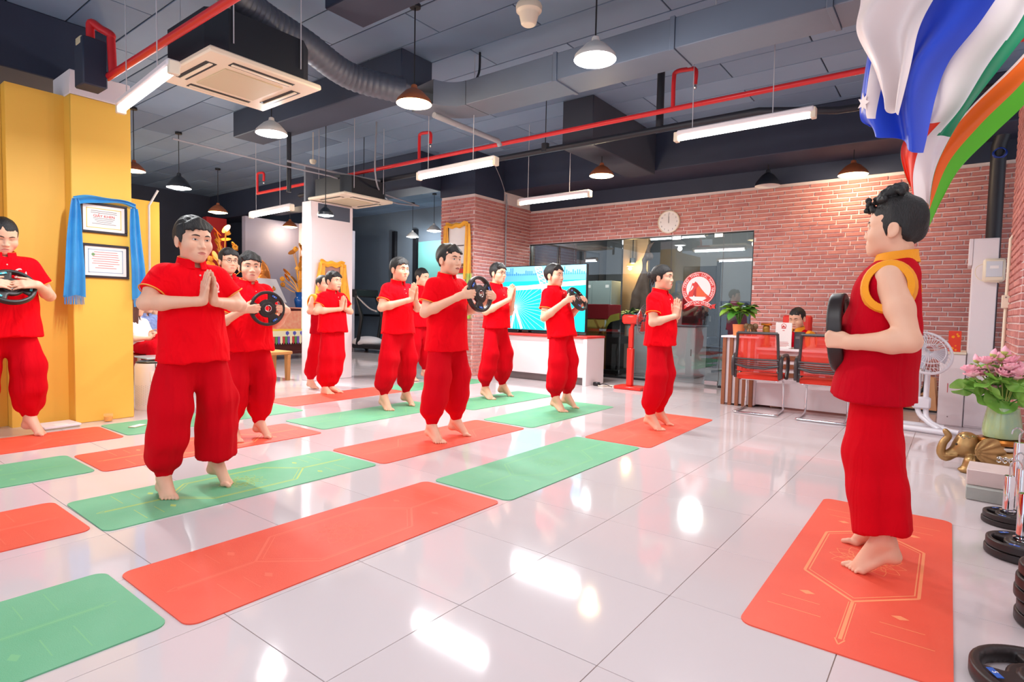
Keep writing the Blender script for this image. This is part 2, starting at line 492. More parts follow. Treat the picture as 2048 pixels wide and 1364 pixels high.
# brick clad column at the left end of that wall
column = structure(MB().box((-7.40, 7.52, 0), (-6.62, YB-.001, 3.85)).build('wall_column', [M_MORTAR]))
slab('trim_8', (-7.42, 7.50, 3.13), (-6.60, 8.30, 3.85), M_NAVY)
def col_place(u, z): return Matrix.Translation((u, 7.52, z)) if u < 0 else Matrix.Translation((-6.62, 7.52+(u-1), z)) @ Matrix.Rotation(PI/2, 4, 'Z')
lay_bricks(column, -7.40, -6.615, 0, 3.13, lambda u, z: Matrix.Translation((u, 7.52, z)), limit=130, near=lambda t: -t[2])
side = structure(MB().box((-6.6195, 7.525, 0), (-6.6185, YB-.01, 3.12)).build('wall_column_side', [M_MORTAR]))
lay_bricks(side, 7.52, YB, 0, 3.13, lambda u, z: Matrix.Translation((-6.6185, u, z)) @ Matrix.Rotation(PI/2, 4, 'Z'), limit=150, near=lambda t: -t[2])
# brick pillar by the window end on the right, with a rounded corner towards the room
pillar = structure(MB().box((.395, 5.95, 0), (1.6, 7.2, 3.85)).build('wall_pillar', [M_MORTAR]))
lay_bricks(pillar, .395, .90, 0, 3.6, lambda u, z: Matrix.Translation((u, 5.95, z)), limit=150, near=lambda t: t[0])
pside = structure(MB().box((.394, 5.955, 0), (.3945, 7.19, 3.6)).build('wall_pillar_side', [M_MORTAR]))
lay_bricks(pside, 0, 1.24, 0, 3.6, lambda u, z: Matrix.Translation((.394, 7.19-u, z)) @ Matrix.Rotation(-PI/2, 4, 'Z'), limit=100, near=lambda t: -t[0])
wall_r = slab('wall_right', (1.5, -2.4, 0), (1.6, 5.94, 3.85), M_WHITE)
# yellow walls and column on the left
slab('wall_left', (-6.95, 1.36, 0), (-6.65, 1.80, 3.04), M_YEL)
slab('wall_left_2', (-7.1, -.6, 0), (-6.78, 1.358, 3.04), M_YEL)
yc = MB(); yc.box((-6.95, 1.78, 0), (-6.48, 2.27, 3.03), .006, 0); yc.box((-6.95, 1.78, 3.032), (-6.48, 2.27, 3.25), .006, 1)
structure(yc.build('wall_yellow_column', [M_YEL, M_WHITE]))
slab('wall_far_yellow', (-12.9, 1.2, 0), (-12.5, 4.86, 3.12), M_YEL)
slab('wall_far_navy', (-15.2, .5, 0), (-15.0, 13.0, 3.85), M_NAVY)
slab('wall_far_red', (-14.2, 6.45, 0), (-14.0, 6.92, 3.2), M_REDP)
slab('wall_lilac', (-12.9, 6.72, 0), (-12.75, 9.6, 3.15), M_LILAC, .004)
slab('wall_lilac_2', (-12.748, 8.05, 0), (-12.60, 9.6, 3.15), mat('pale_lilac', (206, 196, 206), .6), .004)
# white pier standing free in the room
slab('wall_pier', (-8.02, 5.12, 0), (-7.78, 5.88, 2.74), M_WHITE, .006)
slab('trim_9', (-7.779, 5.24, 2.50), (-7.775, 5.82, 2.72), mat('grey_blue_board', (74, 84, 100), .5), 0)
slab('wall_over_pier', (-8.00, 5.14, 2.742), (-7.96, 5.86, 3.30), mat('pier_grey', (120, 126, 138), .6))
# far glazed wall with a teal stretch
slab('wall_far_glazed', (-15, 11.0, 0), (-7.2, 11.15, 3.85), M_DKGLASS)
slab('trim_10', (-11.62, 10.93, 0), (-10.55, 10.99, 2.95), M_TEAL)
for k, x in enumerate((-12.6, -11.75, -10.48)):
    slab(f'trim_{11+k}', (x-.06, 10.90, 0), (x+.06, 10.995, 3.3), M_FRAME)
slab('trim_14', (-14.9, 10.9, .9), (-11.8, 10.97, .96), M_FRAME)

# the room behind the glass partition
M_GLASS = bpy.data.materials.new('partition_glass'); M_GLASS.use_nodes = True
_n = M_GLASS.node_tree.nodes; _l = M_GLASS.node_tree.links.new; _n.remove(_n['Principled BSDF'])
_t = _n.new('ShaderNodeBsdfTransparent'); _t.inputs[0].default_value = (.80, .86, .86, 1)
_g = _n.new('ShaderNodeBsdfGlossy'); _g.inputs['Roughness'].default_value = .0; _g.inputs['Color'].default_value = (.9, .95, 1, 1)
_f = _n.new('ShaderNodeFresnel'); _f.inputs[0].default_value = 1.5
_m = _n.new('ShaderNodeMixShader'); _a = _n.new('ShaderNodeMath'); _a.operation = 'MULTIPLY'; _a.inputs[1].default_value = 1.4; _a.use_clamp = True
_l(_f.outputs[0], _a.inputs[0]); _l(_a.outputs[0], _m.inputs[0]); _l(_t.outputs[0], _m.inputs[1]); _l(_g.outputs[0], _m.inputs[2]); _l(_m.outputs[0], _n['Material Output'].inputs[0])
slab('wall_office_back', (-6.9, 12.6, 0), (-1.8, 12.75, 2.9), mat('office_paint', (122, 122, 124), .6))
slab('wall_office_left', (-6.95, 9.31, 0), (-6.8, 12.6, 2.9), mat('office_dark', (92, 94, 104), .5))
slab('wall_office_right', (-2.3, 9.31, 0), (-2.15, 12.6, 2.9), mat('office_side', (120, 112, 110), .6))
slab('ceiling_office', (-6.95, 9.31, 2.9), (-2.15, 12.75, 3.0), mat('office_ceiling', (120, 116, 112), .8))
for k, (a, b) in enumerate(((9.5, 10.4), (10.45, 11.3), (11.35, 12.2))):      # dark glazed bays in the side wall
    w = structure(MB().box((-6.80, a, .95), (-6.77, b, 2.55), .005).build(f'window_{k+1}', M_FRAME)); MB().box((-6.772, a+.04, .99), (-6.765, b-.04, 2.51)).build('pane', mat('night_pane', (60, 66, 80), .1), w)
pe = [-6.61]+[float(PY(q, 600, YB+.055)[0]) for q in (1146, 1242, 1340, 1443)]+[-2.47]; panes = list(zip(pe[:-1], pe[1:]))
for k, (a, b) in enumerate(panes):
    nm = 'door_1' if k == 3 else f'window_{4+k}'
    g = structure(MB().box((a+.004, YB+.05, .03), (b-.004, YB+.06, 2.42), .002).build(nm, M_GLASS))
    if k == 3:
        MB().box((b-.14, YB+.035, 2.36), (b-.01, YB+.075, 2.425), .004).build('patch_fitting', M_STEEL, g); MB().box((a+.01, YB+.035, 2.36), (a+.16, YB+.075, 2.425), .004).build('patch_fitting', M_STEEL, g)
        MB().box((b-.22, YB+.035, .03), (b-.01, YB+.075, .10), .004).build('patch_fitting', M_STEEL, g)
pf = MB(); pf.box((-6.62, YB+.02, 2.42), (-2.46, YB+.10, 2.445)); pf.box((-6.62, YB+.02, 0), (-6.60, YB+.10, 2.42)); pf.box((-2.48, YB+.02, 0), (-2.46, YB+.10, 2.42)); pf.box((-6.62, YB+.02, 0), (pe[3], YB+.09, .03)); pf.box((pe[4], YB+.02, 0), (-2.47, YB+.09, .03))
structure(pf.build('trim_20', M_FRAME))
d2 = structure(MB().box((-4.84, 12.54, 0), (-4.12, 12.598, 2.2), .006).build('door_2', mat('black_door', (20, 20, 26), .3))); MB().box((-4.22, 12.50, 1.0), (-4.18, 12.55, 1.12), .004).build('door_handle', M_STEEL, d2)
slab('trim_21', (-4.12, 12.56, 0), (-4.04, 12.6, 2.3), M_FRAME)
# ------------------------------------------------------------------ people
M_SKIN = mat('skin', (238, 190, 160), 0.5, noise=.08, nscale=14, rgb2=(230, 172, 142))
M_EYEW = mat('eye_white', (240, 232, 226), 0.3)
M_DARK = mat('dark_hair', (24, 19, 19), 0.55, noise=.5, nscale=90, rgb2=(16, 13, 14), bump=.5, bscale=220, stretch=(1, 1, .3))
M_HAIRB = mat('brown_hair', (96, 52, 34), 0.4, noise=.5, nscale=80, rgb2=(60, 30, 22), bump=.5, bscale=200, stretch=(1, 1, .2))
M_IRIS = mat('iris', (26, 18, 16), 0.15)
M_BROW = mat('eyebrow_hair', (62, 44, 38), 0.7)
M_LIP = mat('lip', (206, 116, 104), 0.45)
BODY_M = [M_SKIN, M_EYEW, M_IRIS, M_BROW, M_LIP]
M_SHIRT = mat('red_shirt_cloth', (250, 2, 24), 0.9, spec=.12, noise=.08, nscale=3, bump=.25, bscale=420, fold=.55, fscale=(9, 9, 5))
M_PANTS = mat('red_trouser_cloth', (216, 2, 24), 0.9, spec=.12, noise=.15, nscale=3, bump=.2, bscale=380, fold=.32, fscale=(10, 10, 1.6))
M_VEST = mat('crimson_vest_cloth', (198, 0, 28), 0.9, spec=.12, noise=.15, nscale=3, bump=.2, bscale=380, fold=.32, fscale=(10, 10, 1.6))
M_PIPE = mat('orange_piping', (240, 150, 50), 0.7)
M_YTRIM = mat('yellow_trim_cloth', (246, 158, 22), 0.75, bump=.2, bscale=300)
M_BUTTON = mat('pale_button', (240, 205, 195), 0.3)
M_LOGOW = mat('logo_white', (244, 226, 224), 0.7)
M_BLACKP = mat('black_plastic', (24, 22, 24), 0.35)
M_STEEL = mat('brushed_steel', (200, 198, 196), 0.22, metal=1)
M_GOLD = mat('gold_metal', (214, 150, 60), 0.25, metal=1)

def front_map(Fd):
    D = Fd.D; S = D < 0; n = D.shape[0]
    last = n-1-np.argmax(S[::-1], axis=0); anyv = S.any(0); last = np.clip(last, 0, n-2)
    j, k = np.meshgrid(np.arange(D.shape[1]), np.arange(D.shape[2]), indexing='ij')
    a = D[last, j, k]; b = D[last+1, j, k]
    x = Fd.lo[0]+Fd.h*(last+np.where(anyv, a/(a-b-1e-9), 0)); x = np.where(anyv, x, np.nan)
    def at(y, z):
        u = (np.asarray(y)-Fd.lo[1])/Fd.h; w = (np.asarray(z)-Fd.lo[2])/Fd.h
        i = np.clip(u.astype(int), 0, D.shape[1]-2); l = np.clip(w.astype(int), 0, D.shape[2]-2); fu, fw = u-i, w-l
        return (x[i, l]*(1-fu)*(1-fw)+x[i+1, l]*fu*(1-fw)+x[i, l+1]*(1-fu)*fw+x[i+1, l+1]*fu*fw)
    return at

class Acc:
    def __init__(s): s.V = []; s.F = []; s.M = []; s.n = 0
    def add(s, V, F, m=0):
        V = np.asarray(V, float); F = np.asarray(F, int); s.V.append(V); s.M.append(np.full(len(F), m)); s.F.append(F+s.n); s.n += len(V)
    def grid(s, G, m):
        R, C = G.shape[:2]; i, j = np.meshgrid(np.arange(R-1), np.arange(C-1), indexing='ij'); a = (i*C+j).ravel()
        s.add(G.reshape(-1, 3), np.stack([a, a+1, a+C+1, a+C], 1), m)
    def out(s): return np.concatenate(s.V), np.concatenate(s.F), np.concatenate(s.M)

def make_head(st, h):
    """head in its own frame: x forward, y left, z up, origin between the ears at eye level"""
    f = Field((-.14, -.11, -.21), (.135, .11, .145), h); w = st.get('jaw', 1.0)
    f.ell((-.014, 0, .030), (.096, .075, .086))
    f.ell((.030, 0, .040), (.058, .062, .052), .03)
    f.ell((.026, 0, -.030), (.060, .060*w, .080), .03)
    f.ell((.030, 0, -.070), (.050, .054*w, .040), .03)
    f.ell((.066, 0, -.099), (.022, .026, .018), .03)
    for sg in (-1, 1):
        f.ell((.054, sg*.044*w, -.032), (.028, .024, .026), .03)
        f.cone((.077, sg*.014, .017), (.066, sg*.046, .016), .012, .010, .022)
    for sg in (-1, 1): f.ell((.098, sg*.031, .000), (.017, .017, .011), .016, 'sub')
    for sg in (-1, 1): f.ell((.0715, sg*.031, -.001), .0125, .006)
    f.cone((.082, 0, .006), (.099, 0, -.036), .006, .0105, .014)
    for sg in (-1, 1): f.ell((.089, sg*.0125, -.040), (.011, .008, .008), .008)
    f.ell((.068, 0, -.070), (.024, .030, .022), .02)
    for sg in (-1, 1): f.cone((.0895, sg*.004, -.0625), (.083, sg*.019, -.066), .0055, .003, .008)
    f.cone((.0880, -.012, -.0745), (.0880, .012, -.0745), .0062, .0062, .008)
    f.cone((.0965, -.020, -.0685), (.0965, .020, -.0685), .0035, .0035, .004, 'sub')
    for sg in (-1, 1):
        f.ell((-.010, sg*.079, -.012), (.021, .008, .032), .008); f.ell((-.006, sg*.090, -.010), (.012, .008, .020), .006, 'sub')
        f.ell((-.004, sg*.078, -.038), (.010, .006, .010), .006)
    nk = st.get('neck', 1.0)
    f.cone((-.020, 0, -.05), (-.038, 0, -.20), .047*nk, .050*nk, .03)
    V, F = f.mesh()
    A = Acc(); A.add(V, F, 0)
    X = front_map(f)
    def patch(Y, Z, m, off):
        Y, Z = np.broadcast_arrays(Y, Z); x = X(Y, Z); x = np.where(np.isnan(x), .08, x); A.grid(np.stack([x+off, Y, Z], -1), m)
    op = st.get('eyes', 1.0)
    for sg in (-1, 1):
        u = np.linspace(-1, 1, 13); cu = np.sqrt(np.clip(1-u*u, 0, 1)); yc = sg*(.031+.0142*u)
        tilt = .0022*u
        top = -.001+tilt+.0050*op*cu; bot = -.001+tilt-.0038*op*cu
        if op > .3:
            T = np.linspace(0, 1, 4)[:, None]; patch(np.broadcast_to(yc, (4, 13))+0*T, bot+(top-bot)*T, 1, .0006)
            r = np.linspace(0, 1, 3)[:, None]; a = np.linspace(0, 2*PI, 15)[None, :]
            zz = np.clip(-.0005+.0050*r*np.sin(a), -.0005-.0038*op, -.0005+.0048*op)
            patch(sg*.031+st.get('look', 0)*.006+.0052*r*np.cos(a), zz, 2, .0012)
        T = np.linspace(0, 1, 3)[:, None]; th = .0017*(1-.6*np.abs(u))+.0006
        patch(np.broadcast_to(yc, (3, 13))+0*T, top-.0004+th*T, 3, .0012)
        if op <= .3: pass
        else: patch(np.broadcast_to(yc, (3, 13))+0*T, bot-.0006+.0007*T, 3, .0009)
        u = np.linspace(0, 1, 12); yb = sg*(.013+.037*u); zb = .0185+.0065*np.sin(u*2.4)-.004*u; th = .0062*(np.sin(np.clip(u*2.6+.5, 0, PI)))+.0015
        patch(np.broadcast_to(yb, (3, 12))+0*T, zb+th*(T-.5), 3, .0009)
    u = np.linspace(-1, 1, 17); yl = .0225*u; mid = -.0688-.0012*np.abs(u); T = np.linspace(0, 1, 4)[:, None]
    up = mid+.0066*np.clip(1-np.abs(u)**1.6, 0, 1)*(1-.16*np.exp(-(u/.16)**2))+.0003; lo = mid-.0085*np.clip(1-np.abs(u)**2.2, 0, 1)
    om = st.get('mouth', 0.0)
    patch(np.broadcast_to(yl, (4, 17))+0*T, mid+(up-mid)*T, 4, .0004); patch(np.broadcast_to(yl, (4, 17))+0*T, lo-om+(mid-lo)*T, 4, .0004)
    patch(np.broadcast_to(yl, (3, 17))+0*T[:3], mid-om+(.0012+om)*T[:3], 2 if om else 3, .0009)
    return A.out(), X

def make_hair(st, h):
    k = st.get('hair', 'short'); f = Field((-.20, -.14, -.36 if k == 'long' else -.16), (.14, .14, .20), h)
    ts, tt, nape = {'short': (.009, .016, -.075), 'crew': (.007, .014, -.055), 'buzz': (.008, .009, -.06), 'curly': (.007, .030, -.062), 'bun': (.011, .012, -.06), 'long': (.012, .012, -.08), 'thin': (.006, .008, -.07)}[k]
    fl = st.get('line', .058)
    xs = [-.14, -.06, -.040, -.034, .008, .012, .026, .034, .058, .075, .14]
    zs = [nape, nape, nape+.02, .014, .014, -.028, -.022, .030, fl-.012, fl, fl]
    sd = st.get('seed', 1)
    def shell(X, Y, Z):
        r = (.096+ts, .075+ts, .086+tt); x, y, z = X+.014, Y, Z-.030
        k0 = np.sqrt((x/r[0])**2+(y/r[1])**2+(z/r[2])**2); k1 = np.sqrt((x/r[0]**2)**2+(y/r[1]**2)**2+(z/r[2]**2)**2)+1e-6
        d = k0*(k0-1)/k1
        r2 = (.058+ts*.9, .062+ts*.9, .052+tt); x2, z2 = X-.030, Z-.040
        k0 = np.sqrt((x2/r2[0])**2+(y/r2[1])**2+(z2/r2[2])**2); k1 = np.sqrt((x2/r2[0]**2)**2+(y/r2[1]**2)**2+(z2/r2[2]**2)**2)+1e-6
        d = np.minimum(d, k0*(k0-1)/k1+.002)
        P = np.stack(np.broadcast_arrays(X, Y, Z), -1)
        a = .006 if k == 'curly' else .0035 if k in ('short', 'long') else .0014
        d = d+a*wob(P, sd, (70, 90, 30), 5)
        zh = np.interp(np.broadcast_to(X, d.shape), xs, zs)+.006*wob(P, sd+3, (20, 90, 5), 4)*(k != 'bun')-.010*(np.abs(Y)/.07)**2
        return np.maximum(d, (zh-Z)*.75)
    f.put(shell, (-.13, -.10, -.12), (.12, .10, .16), .0)
    R = random.Random(sd)
    if k == 'short':
        for i in range(9):
            y = -.060+.015*i+R.uniform(-.004, .004); dr = st.get('part', 1)*.014
            f.cone((.055, y, .108-.6*abs(y)), (.094-abs(y)*.42, y*1.02+dr, .058-.25*abs(y)+R.uniform(-.006, .010)), .015, .006, .012)
    if k == 'curly':
        for i in range(150):
            az = R.uniform(-1.75, 1.75); el = R.uniform(.55, 1.5) if abs(az) < 1.1 else R.uniform(.85, 1.5)
            q = R.uniform(.98, 1.10); x = -.010+(.100*q)*math.cos(el)*math.cos(az); y = .082*q*math.cos(el)*math.sin(az); z = .038+.126*q*math.sin(el)
            f.ell((x, y, z), (R.uniform(.010, .018), R.uniform(.010, .018), R.uniform(.010, .017)), .003)
        for i in range(22):
            y = R.uniform(-.055, .055); f.ell((.088+R.uniform(-.012, .026), y, .088+R.uniform(-.018, .030)), R.uniform(.008, .014), .004)
    if k == 'bun':
        f.ell((-.125, 0, .020), (.034, .036, .038), .015)
        f.cone((-.10, .02, -.01), (-.115, .03, -.075), .016, .005, .01); f.cone((-.10, -.02, -.01), (-.112, -.03, -.07), .014, .005, .01)
    if k == 'long':
        for sg in (-1, 1):
            f.cone((-.05, sg*.055, .02), (-.04, sg*.085, -.22), .045, .035, .03); f.cone((.0, sg*.070, .03), (.015, sg*.085, -.24), .020, .020, .02)
        f.cone((-.09, 0, .02), (-.10, 0, -.27), .05, .055, .03)
    V, F = f.mesh()
    return V, F

def make_arm(S, E, Wp, d, n, t, curl, h, fan=.10, thumb=(.62, .72, .1), thick=1.0, tcurl=.35):
    """one arm with its hand; d towards the fingertips, n out of the palm, t towards the thumb"""
    S, E, Wp = v3(*S), v3(*E), v3(*Wp)
    d = v3(*d); d /= np.linalg.norm(d); n = v3(*n); n -= d*(n@d); n /= np.linalg.norm(n); t = v3(*t); t -= d*(t@d)+n*(t@n); t /= np.linalg.norm(t)
    tip = Wp+d*.2
    lo = np.minimum.reduce([S, E, Wp, tip, Wp+d*.1+n*.09, Wp+t*.1])-.07; hi = np.maximum.reduce([S, E, Wp, tip, Wp+d*.1+n*.09, Wp+t*.1])+.07
    f = Field(lo, hi, h); T = thick
    f.cone(S, S+(E-S)*.5, .056*T, .050*T, .02); f.cone(S+(E-S)*.5, E, .050*T, .038*T, .02)
    m = E+(Wp-E)*.28; f.cone(E, m, .038*T, .043*T, .025); f.cone(m, Wp-(Wp-E)*.05, .043*T, .027*T, .025)
    f.cone(Wp+t*.009, Wp-(Wp-E)*.12+t*.009, .021, .024, .015); f.cone(Wp-t*.009, Wp-(Wp-E)*.12-t*.009, .021, .024, .015)
    L = [(.027, .088, .94), (.009, .092, 1.04), (-.010, .088, .97), (-.028, .080, .78)]
    for q, (s, l, fs) in enumerate(L):
        kn = Wp+d*l+t*s*1.02; f.cone(Wp+d*.012+t*s*.55, kn, .0165, .0118, .014)
        a = -fan*(q-1.4); dd = d*math.cos(a)+t*math.sin(a); p = kn; ang = 0; r = .0100
        for ph, (pl, cu) in enumerate(zip((.043, .027, .022), curl)):
            ang += cu; v = dd*math.cos(ang)+n*math.sin(ang); p2 = p+v*pl*fs; r2 = r-.0010
            f.cone(p, p2, r*(.9 if q == 3 else 1), r2*(.9 if q == 3 else 1), .004 if ph else .008); p = p2; r = r2
    f.ell(Wp+d*.035+t*.020+n*.010, (.020, .020, .024), .016)
    v = d*thumb[0]+t*thumb[1]+n*thumb[2]; v /= np.linalg.norm(v); p = Wp+d*.022+t*.022+n*.004
    p2 = p+v*.044; f.cone(p, p2, .0155, .0120, .010)
    v2 = d*(thumb[0]+tcurl)+t*(thumb[1]-tcurl)+n*thumb[2]; v2 /= np.linalg.norm(v2); p3 = p2+v2*.032; f.cone(p2, p3, .0115, .0102, .005)
    p4 = p3+(v2+d*.15)/np.linalg.norm(v2+d*.15)*.025; f.cone(p3, p4, .0102, .0080, .004)
    return f.mesh()

def make_foot(K, A, toe, yaw, lift, h, side):
    """shin, heel, instep and five toes; toe = where the ball of the foot stands (z of the ground)"""
    K, A, toe = v3(*K), v3(*A), v3(*toe); fw = v3(math.cos(yaw), math.sin(yaw), 0); lf = v3(-math.sin(yaw), math.cos(yaw), 0)*side   # lf: outwards
    ball = toe+v3(0, 0, .022); heel = A-fw*.040+v3(0, 0, -.058)
    pts = [K, A, ball+fw*.12, heel, ball]
    f = Field(np.minimum.reduce(pts)-.085, np.maximum.reduce(pts)+.085, h)
    f.cone(K, A+v3(0, 0, .03), .046, .034, .02); f.cone(A+v3(0, 0, .03), A-fw*.006, .034, .033, .02)
    f.ell(heel+fw*.008, (.030, .030, .032), .02); f.cone(A-fw*.02, heel, .028, .026, .02)
    f.cone(A+fw*.02+lf*-.006, ball-lf*.020, .033, .021, .03); f.cone(heel+fw*.03+lf*.008, ball+lf*.026-fw*.02, .024, .018, .03); f.cone(A+fw*.02, ball+lf*.004, .030, .019, .03)
    for q in range(5):
        o = -.030+.0165*q; b = ball+lf*o-fw*(.004+.0045*q)+v3(0, 0, -.004); L = .052-.006*q if q else .056; r = .0135 if q == 0 else .0098-.0006*q
        p1 = b+fw*L*.55+v3(0, 0, .0035); p2 = b+fw*L+v3(0, 0, -.007 if q else -.005)
        f.cone(b, p1, r*1.15, r, .008); f.cone(p1, p2, r, r*.92, .004)
    return f.mesh()

def rot_y(a): return np.array([[math.cos(a), 0, math.sin(a)], [0, 1, 0], [-math.sin(a), 0, math.cos(a)]])
def rot_z(a): return np.array([[math.cos(a), -math.sin(a), 0], [math.sin(a), math.cos(a), 0], [0, 0, 1]])

def logo_on(front, cy, cz, R, s):
    """the club badge, laid on the cloth of the chest"""
    A = Acc()
    def P(Y, Z, m, off):
        Y, Z = np.broadcast_arrays(Y, Z); x = front(Y, Z); x = np.where(np.isnan(x), np.nanmean(x), x); A.grid(np.stack([x+off, Y, Z], -1), m)
    a = np.linspace(-.25*PI, 1.25*PI, 40)[None, :]
    for (r0, r1) in ((.74, 1.0),):
        r = np.linspace(r0, r1, 3)[:, None]; P(cy+R*r*np.cos(a), cz+R*r*np.sin(a), 0, .0035)
    for i in range(17):
        b = a[0, 0]+.15+(a[0, -1]-a[0, 0]-.3)*i/16; aa = b+np.array([[-.045, .045]]); r = np.array([[.80], [.94]]); P(cy+R*r*np.cos(aa), cz+R*r*np.sin(aa), 1, .0046)
    u = np.linspace(-1, 1, 13)[None, :]; t = np.linspace(0, 1, 6)[:, None]
    top = .42*np.exp(-((u+.25)/.33)**2)+.12*np.exp(-((u-.35)/.4)**2)-.42
    P(cy-R*.62*u, cz+R*(-.52+(top+.52+.05)*t), 0, .0035)
    t = np.linspace(0, 1, 4)[:, None]; P(cy-R*1.02*u, cz+R*(-.62-.12*np.cos(u*1.6)-.26*(1-t)), 0, .0042)
    V, F, M = A.out(); return V*s, F, M

PEOPLE = []
def make_person(label, loc, yaw, H, st, pose, res=1.0, kind='polo'):
    s = H/1.74; root = empty('person', (loc[0], loc[1], loc[2] if len(loc) > 2 else 0), yaw, label, 'person', pose.get('group'))
    hh, ha, hs, hp = .0031*res, .0037*res, .0090*res, .0106*res
    lean = pose.get('lean', 0.0); Lm = rot_y(lean); piv = v3(*pose.get('pelvis', (0, 0, .98))); tw = rot_z(pose.get('twist', 0))
    base = v3(0, 0, .98)
    def T(p): return piv+Lm@(tw@(v3(*p)-base))            # torso frame -> canonical frame
    hy, hpi = pose.get('head', (0, 0))
    hs_ = st.get('hs', 1.12); hc = T((.015, 0, 1.722-.116*hs_)); HR = Lm@rot_z(hy)@rot_y(hpi)@rot_z(0)
    body = Acc()
    (hv, hf, hm), hX = make_head(st, hh)
    hsx = st.get('hw', 1.0)
    def HT(V): V = V*v3(1, hsx, 1)*hs_; return V@HR.T+hc
    body.add(HT(hv), hf, 0); body.M[-1] = hm
    # neck and trunk under the cloth
    tr = Field((-.42, -.40, .02), (.75, .40, 1.62), .014*res)
    nb = hc+HR@v3(-.034, 0, -.13)*v3(1, hsx, 1)
    tr.cone(nb, T((-.01, 0, 1.42)), .052, .056, .02)
    tr.cone(T((-.01, -.13, 1.37)), T((-.01, .13, 1.37)), .055, .055, .04)
    tr.cone(T((.0, 0, 1.27)), T((.0, 0, 1.06)), .12, .12, .05, sc=(1.3, 1, 1)); tr.cone(T((0, 0, 1.0)), piv, .12, .12, .05, sc=(1.2, 1, 1))
    for sd, key in ((-1, 'R'), (1, 'L')):
        g = pose['legs'][key]; hip = piv+v3(0, sd*.095, -.02); toe = v3(g['toe'][0], g['toe'][1], g.get('z', 0)); lf = g.get('lift', .06); fy = g.get('yaw', sd*.10)
        ank = toe-v3(math.cos(fy), math.sin(fy), 0)*(.125-lf*.25)+v3(0, 0, .075+lf); kn = v3(*g['K']) if 'K' in g else (hip+ank)/2+v3(.045, sd*.012, .02)
        tr.cone(hip, kn, .075, .055, .03); tr.cone(kn, ank+(kn-ank)*.30, .052, .040, .03)
    V, F = tr.mesh(); body.add(V, F); trunk = len(body.V)-1
    # arms
    sleeves = []
    for sd, key in ((-1, 'R'), (1, 'L')):
        a = pose.get(key)
        if a is None: continue
        Sh = T((-.005, sd*.168, 1.355)); E = T(a['E']) if not a.get('abs') else v3(*a['E']); Wp = T(a['W']) if not a.get('abs') else v3(*a['W'])
        ro = (lambda q: Lm@(tw@v3(*q))) if not a.get('abs') else (lambda q: v3(*q))
        V, F = make_arm(Sh, E, Wp, ro(a['d']), ro(a['n']), ro(a['t']), a.get('curl', (.05, .08, .08)), ha, a.get('fan', .08), a.get('thumb', (.62, .72, .1)), st.get('arm', 1.0), a.get('tcurl', .35))
        body.add(V, F); sleeves.append((sd, Sh, E, Wp))
    # feet
    pl = Field((-.45, -.42, .02), (.75, .42, 1.18), hp)
    bag = pose.get('bag', 1.0); legs = pose['legs']; seated = pose.get('seated', False)
    for sd, key in ((-1, 'R'), (1, 'L')):
        g = legs[key]; toe = v3(g['toe'][0], g['toe'][1], g.get('z', 0)); lf = g.get('lift', .06); fy = g.get('yaw', sd*.10); fw = v3(math.cos(fy), math.sin(fy), 0)
        ank = toe-fw*(.125-lf*.25)+v3(0, 0, .075+lf)
        hip = piv+v3(0, sd*.095, -.02); kn = v3(*g['K']) if 'K' in g else (hip+ank)/2+v3(.045, sd*.012, .02)
        if not g.get('hidden'):
            V, F = make_foot(ank+(kn-ank)*.45, ank, toe, fy, lf, ha, sd); body.add(V, F)
        if pose.get('nolegs'): continue
        cuffz = g.get('cuff', .045); cb = ank+(kn-ank)*(cuffz/np.linalg.norm(kn-ank)) ; cu = ank+(kn-ank)*((cuffz+.055)/np.linalg.norm(kn-ank))
        pl.cone(hip+v3(0, -sd*.012, 0), kn, .086, .108*bag, .03); mid = kn+(cu-kn)*.55
        pl.cone(kn, mid, .109*bag, .109*bag, .03)
        if g.get('open'): pl.cone(mid, cb+(cb-kn)*.12, .108*bag, .112*bag, .03, cut=(cb, (cb-kn)/np.linalg.norm(cb-kn)))
        else:
            pl.cone(mid, cu+v3(-.010, 0, .050), .109*bag, .102*bag, .03); pl.cone(cu, cb, .072, .052, .010)
    if not pose.get('nolegs'):
        pl.cone(piv+v3(0, -.055, -.06), piv+v3(0, .055, -.06), .100, .100, .05, sc=(1.05, 1, 1)); pl.cone(piv+v3(0, 0, -.02), piv+v3(0, 0, .04), .120, .115, .03, sc=(1.25, 1, 1))
        if not seated: pl.cone(piv+v3(0, 0, -.10), piv+v3(.0, 0, -pose.get('crotch', .26)), .10, .06, .06, sc=(1, 1.2, 1))
        V, F = pl.mesh(); N = normals(V, F); sdd = st.get('seed', 1)
        low = np.clip((.5-V[:, 2])/.4, 0, 1)
        V = V+N*((.0115*wob(V, sdd+11, (28, 32, 3.5)))+(.004*wob(V, sdd+13, (14, 14, 34))*low))[:, None]
        tm = to_mesh('trousers', V*s, F, pose.get('pants_mat', M_PANTS))
        link('trousers', tm, root)
    off = np.cumsum([0]+[len(q) for q in body.V]); tv = body.V[trunk]; join = []
    for q in [0]+list(range(trunk+1, len(body.V))):      # each limb is tied to the trunk where it runs into it, under the cloth
        qv = body.V[q]; lim = qv[:: max(1, len(qv)//400)]
        dd = ((lim[:, None]-tv[None, ::3])**2).sum(2); i, j = np.unravel_index(dd.argmin(), dd.shape); ii = i*max(1, len(qv)//400); jj = j*3
        fa = next(r for r in body.F[q]-off[q] if ii in r); fb = next(r for r in body.F[trunk]-off[trunk] if jj in r)
        a2 = fa[(list(fa).index(ii)+1) % 4]; b2 = fb[(list(fb).index(jj)+1) % 4]; join.append((off[q]+ii, off[q]+a2, off[trunk]+b2, off[trunk]+jj))
    body.F.append(np.array(join)); body.M.append(np.zeros(len(join), int)); body.V.append(np.zeros((0, 3)))
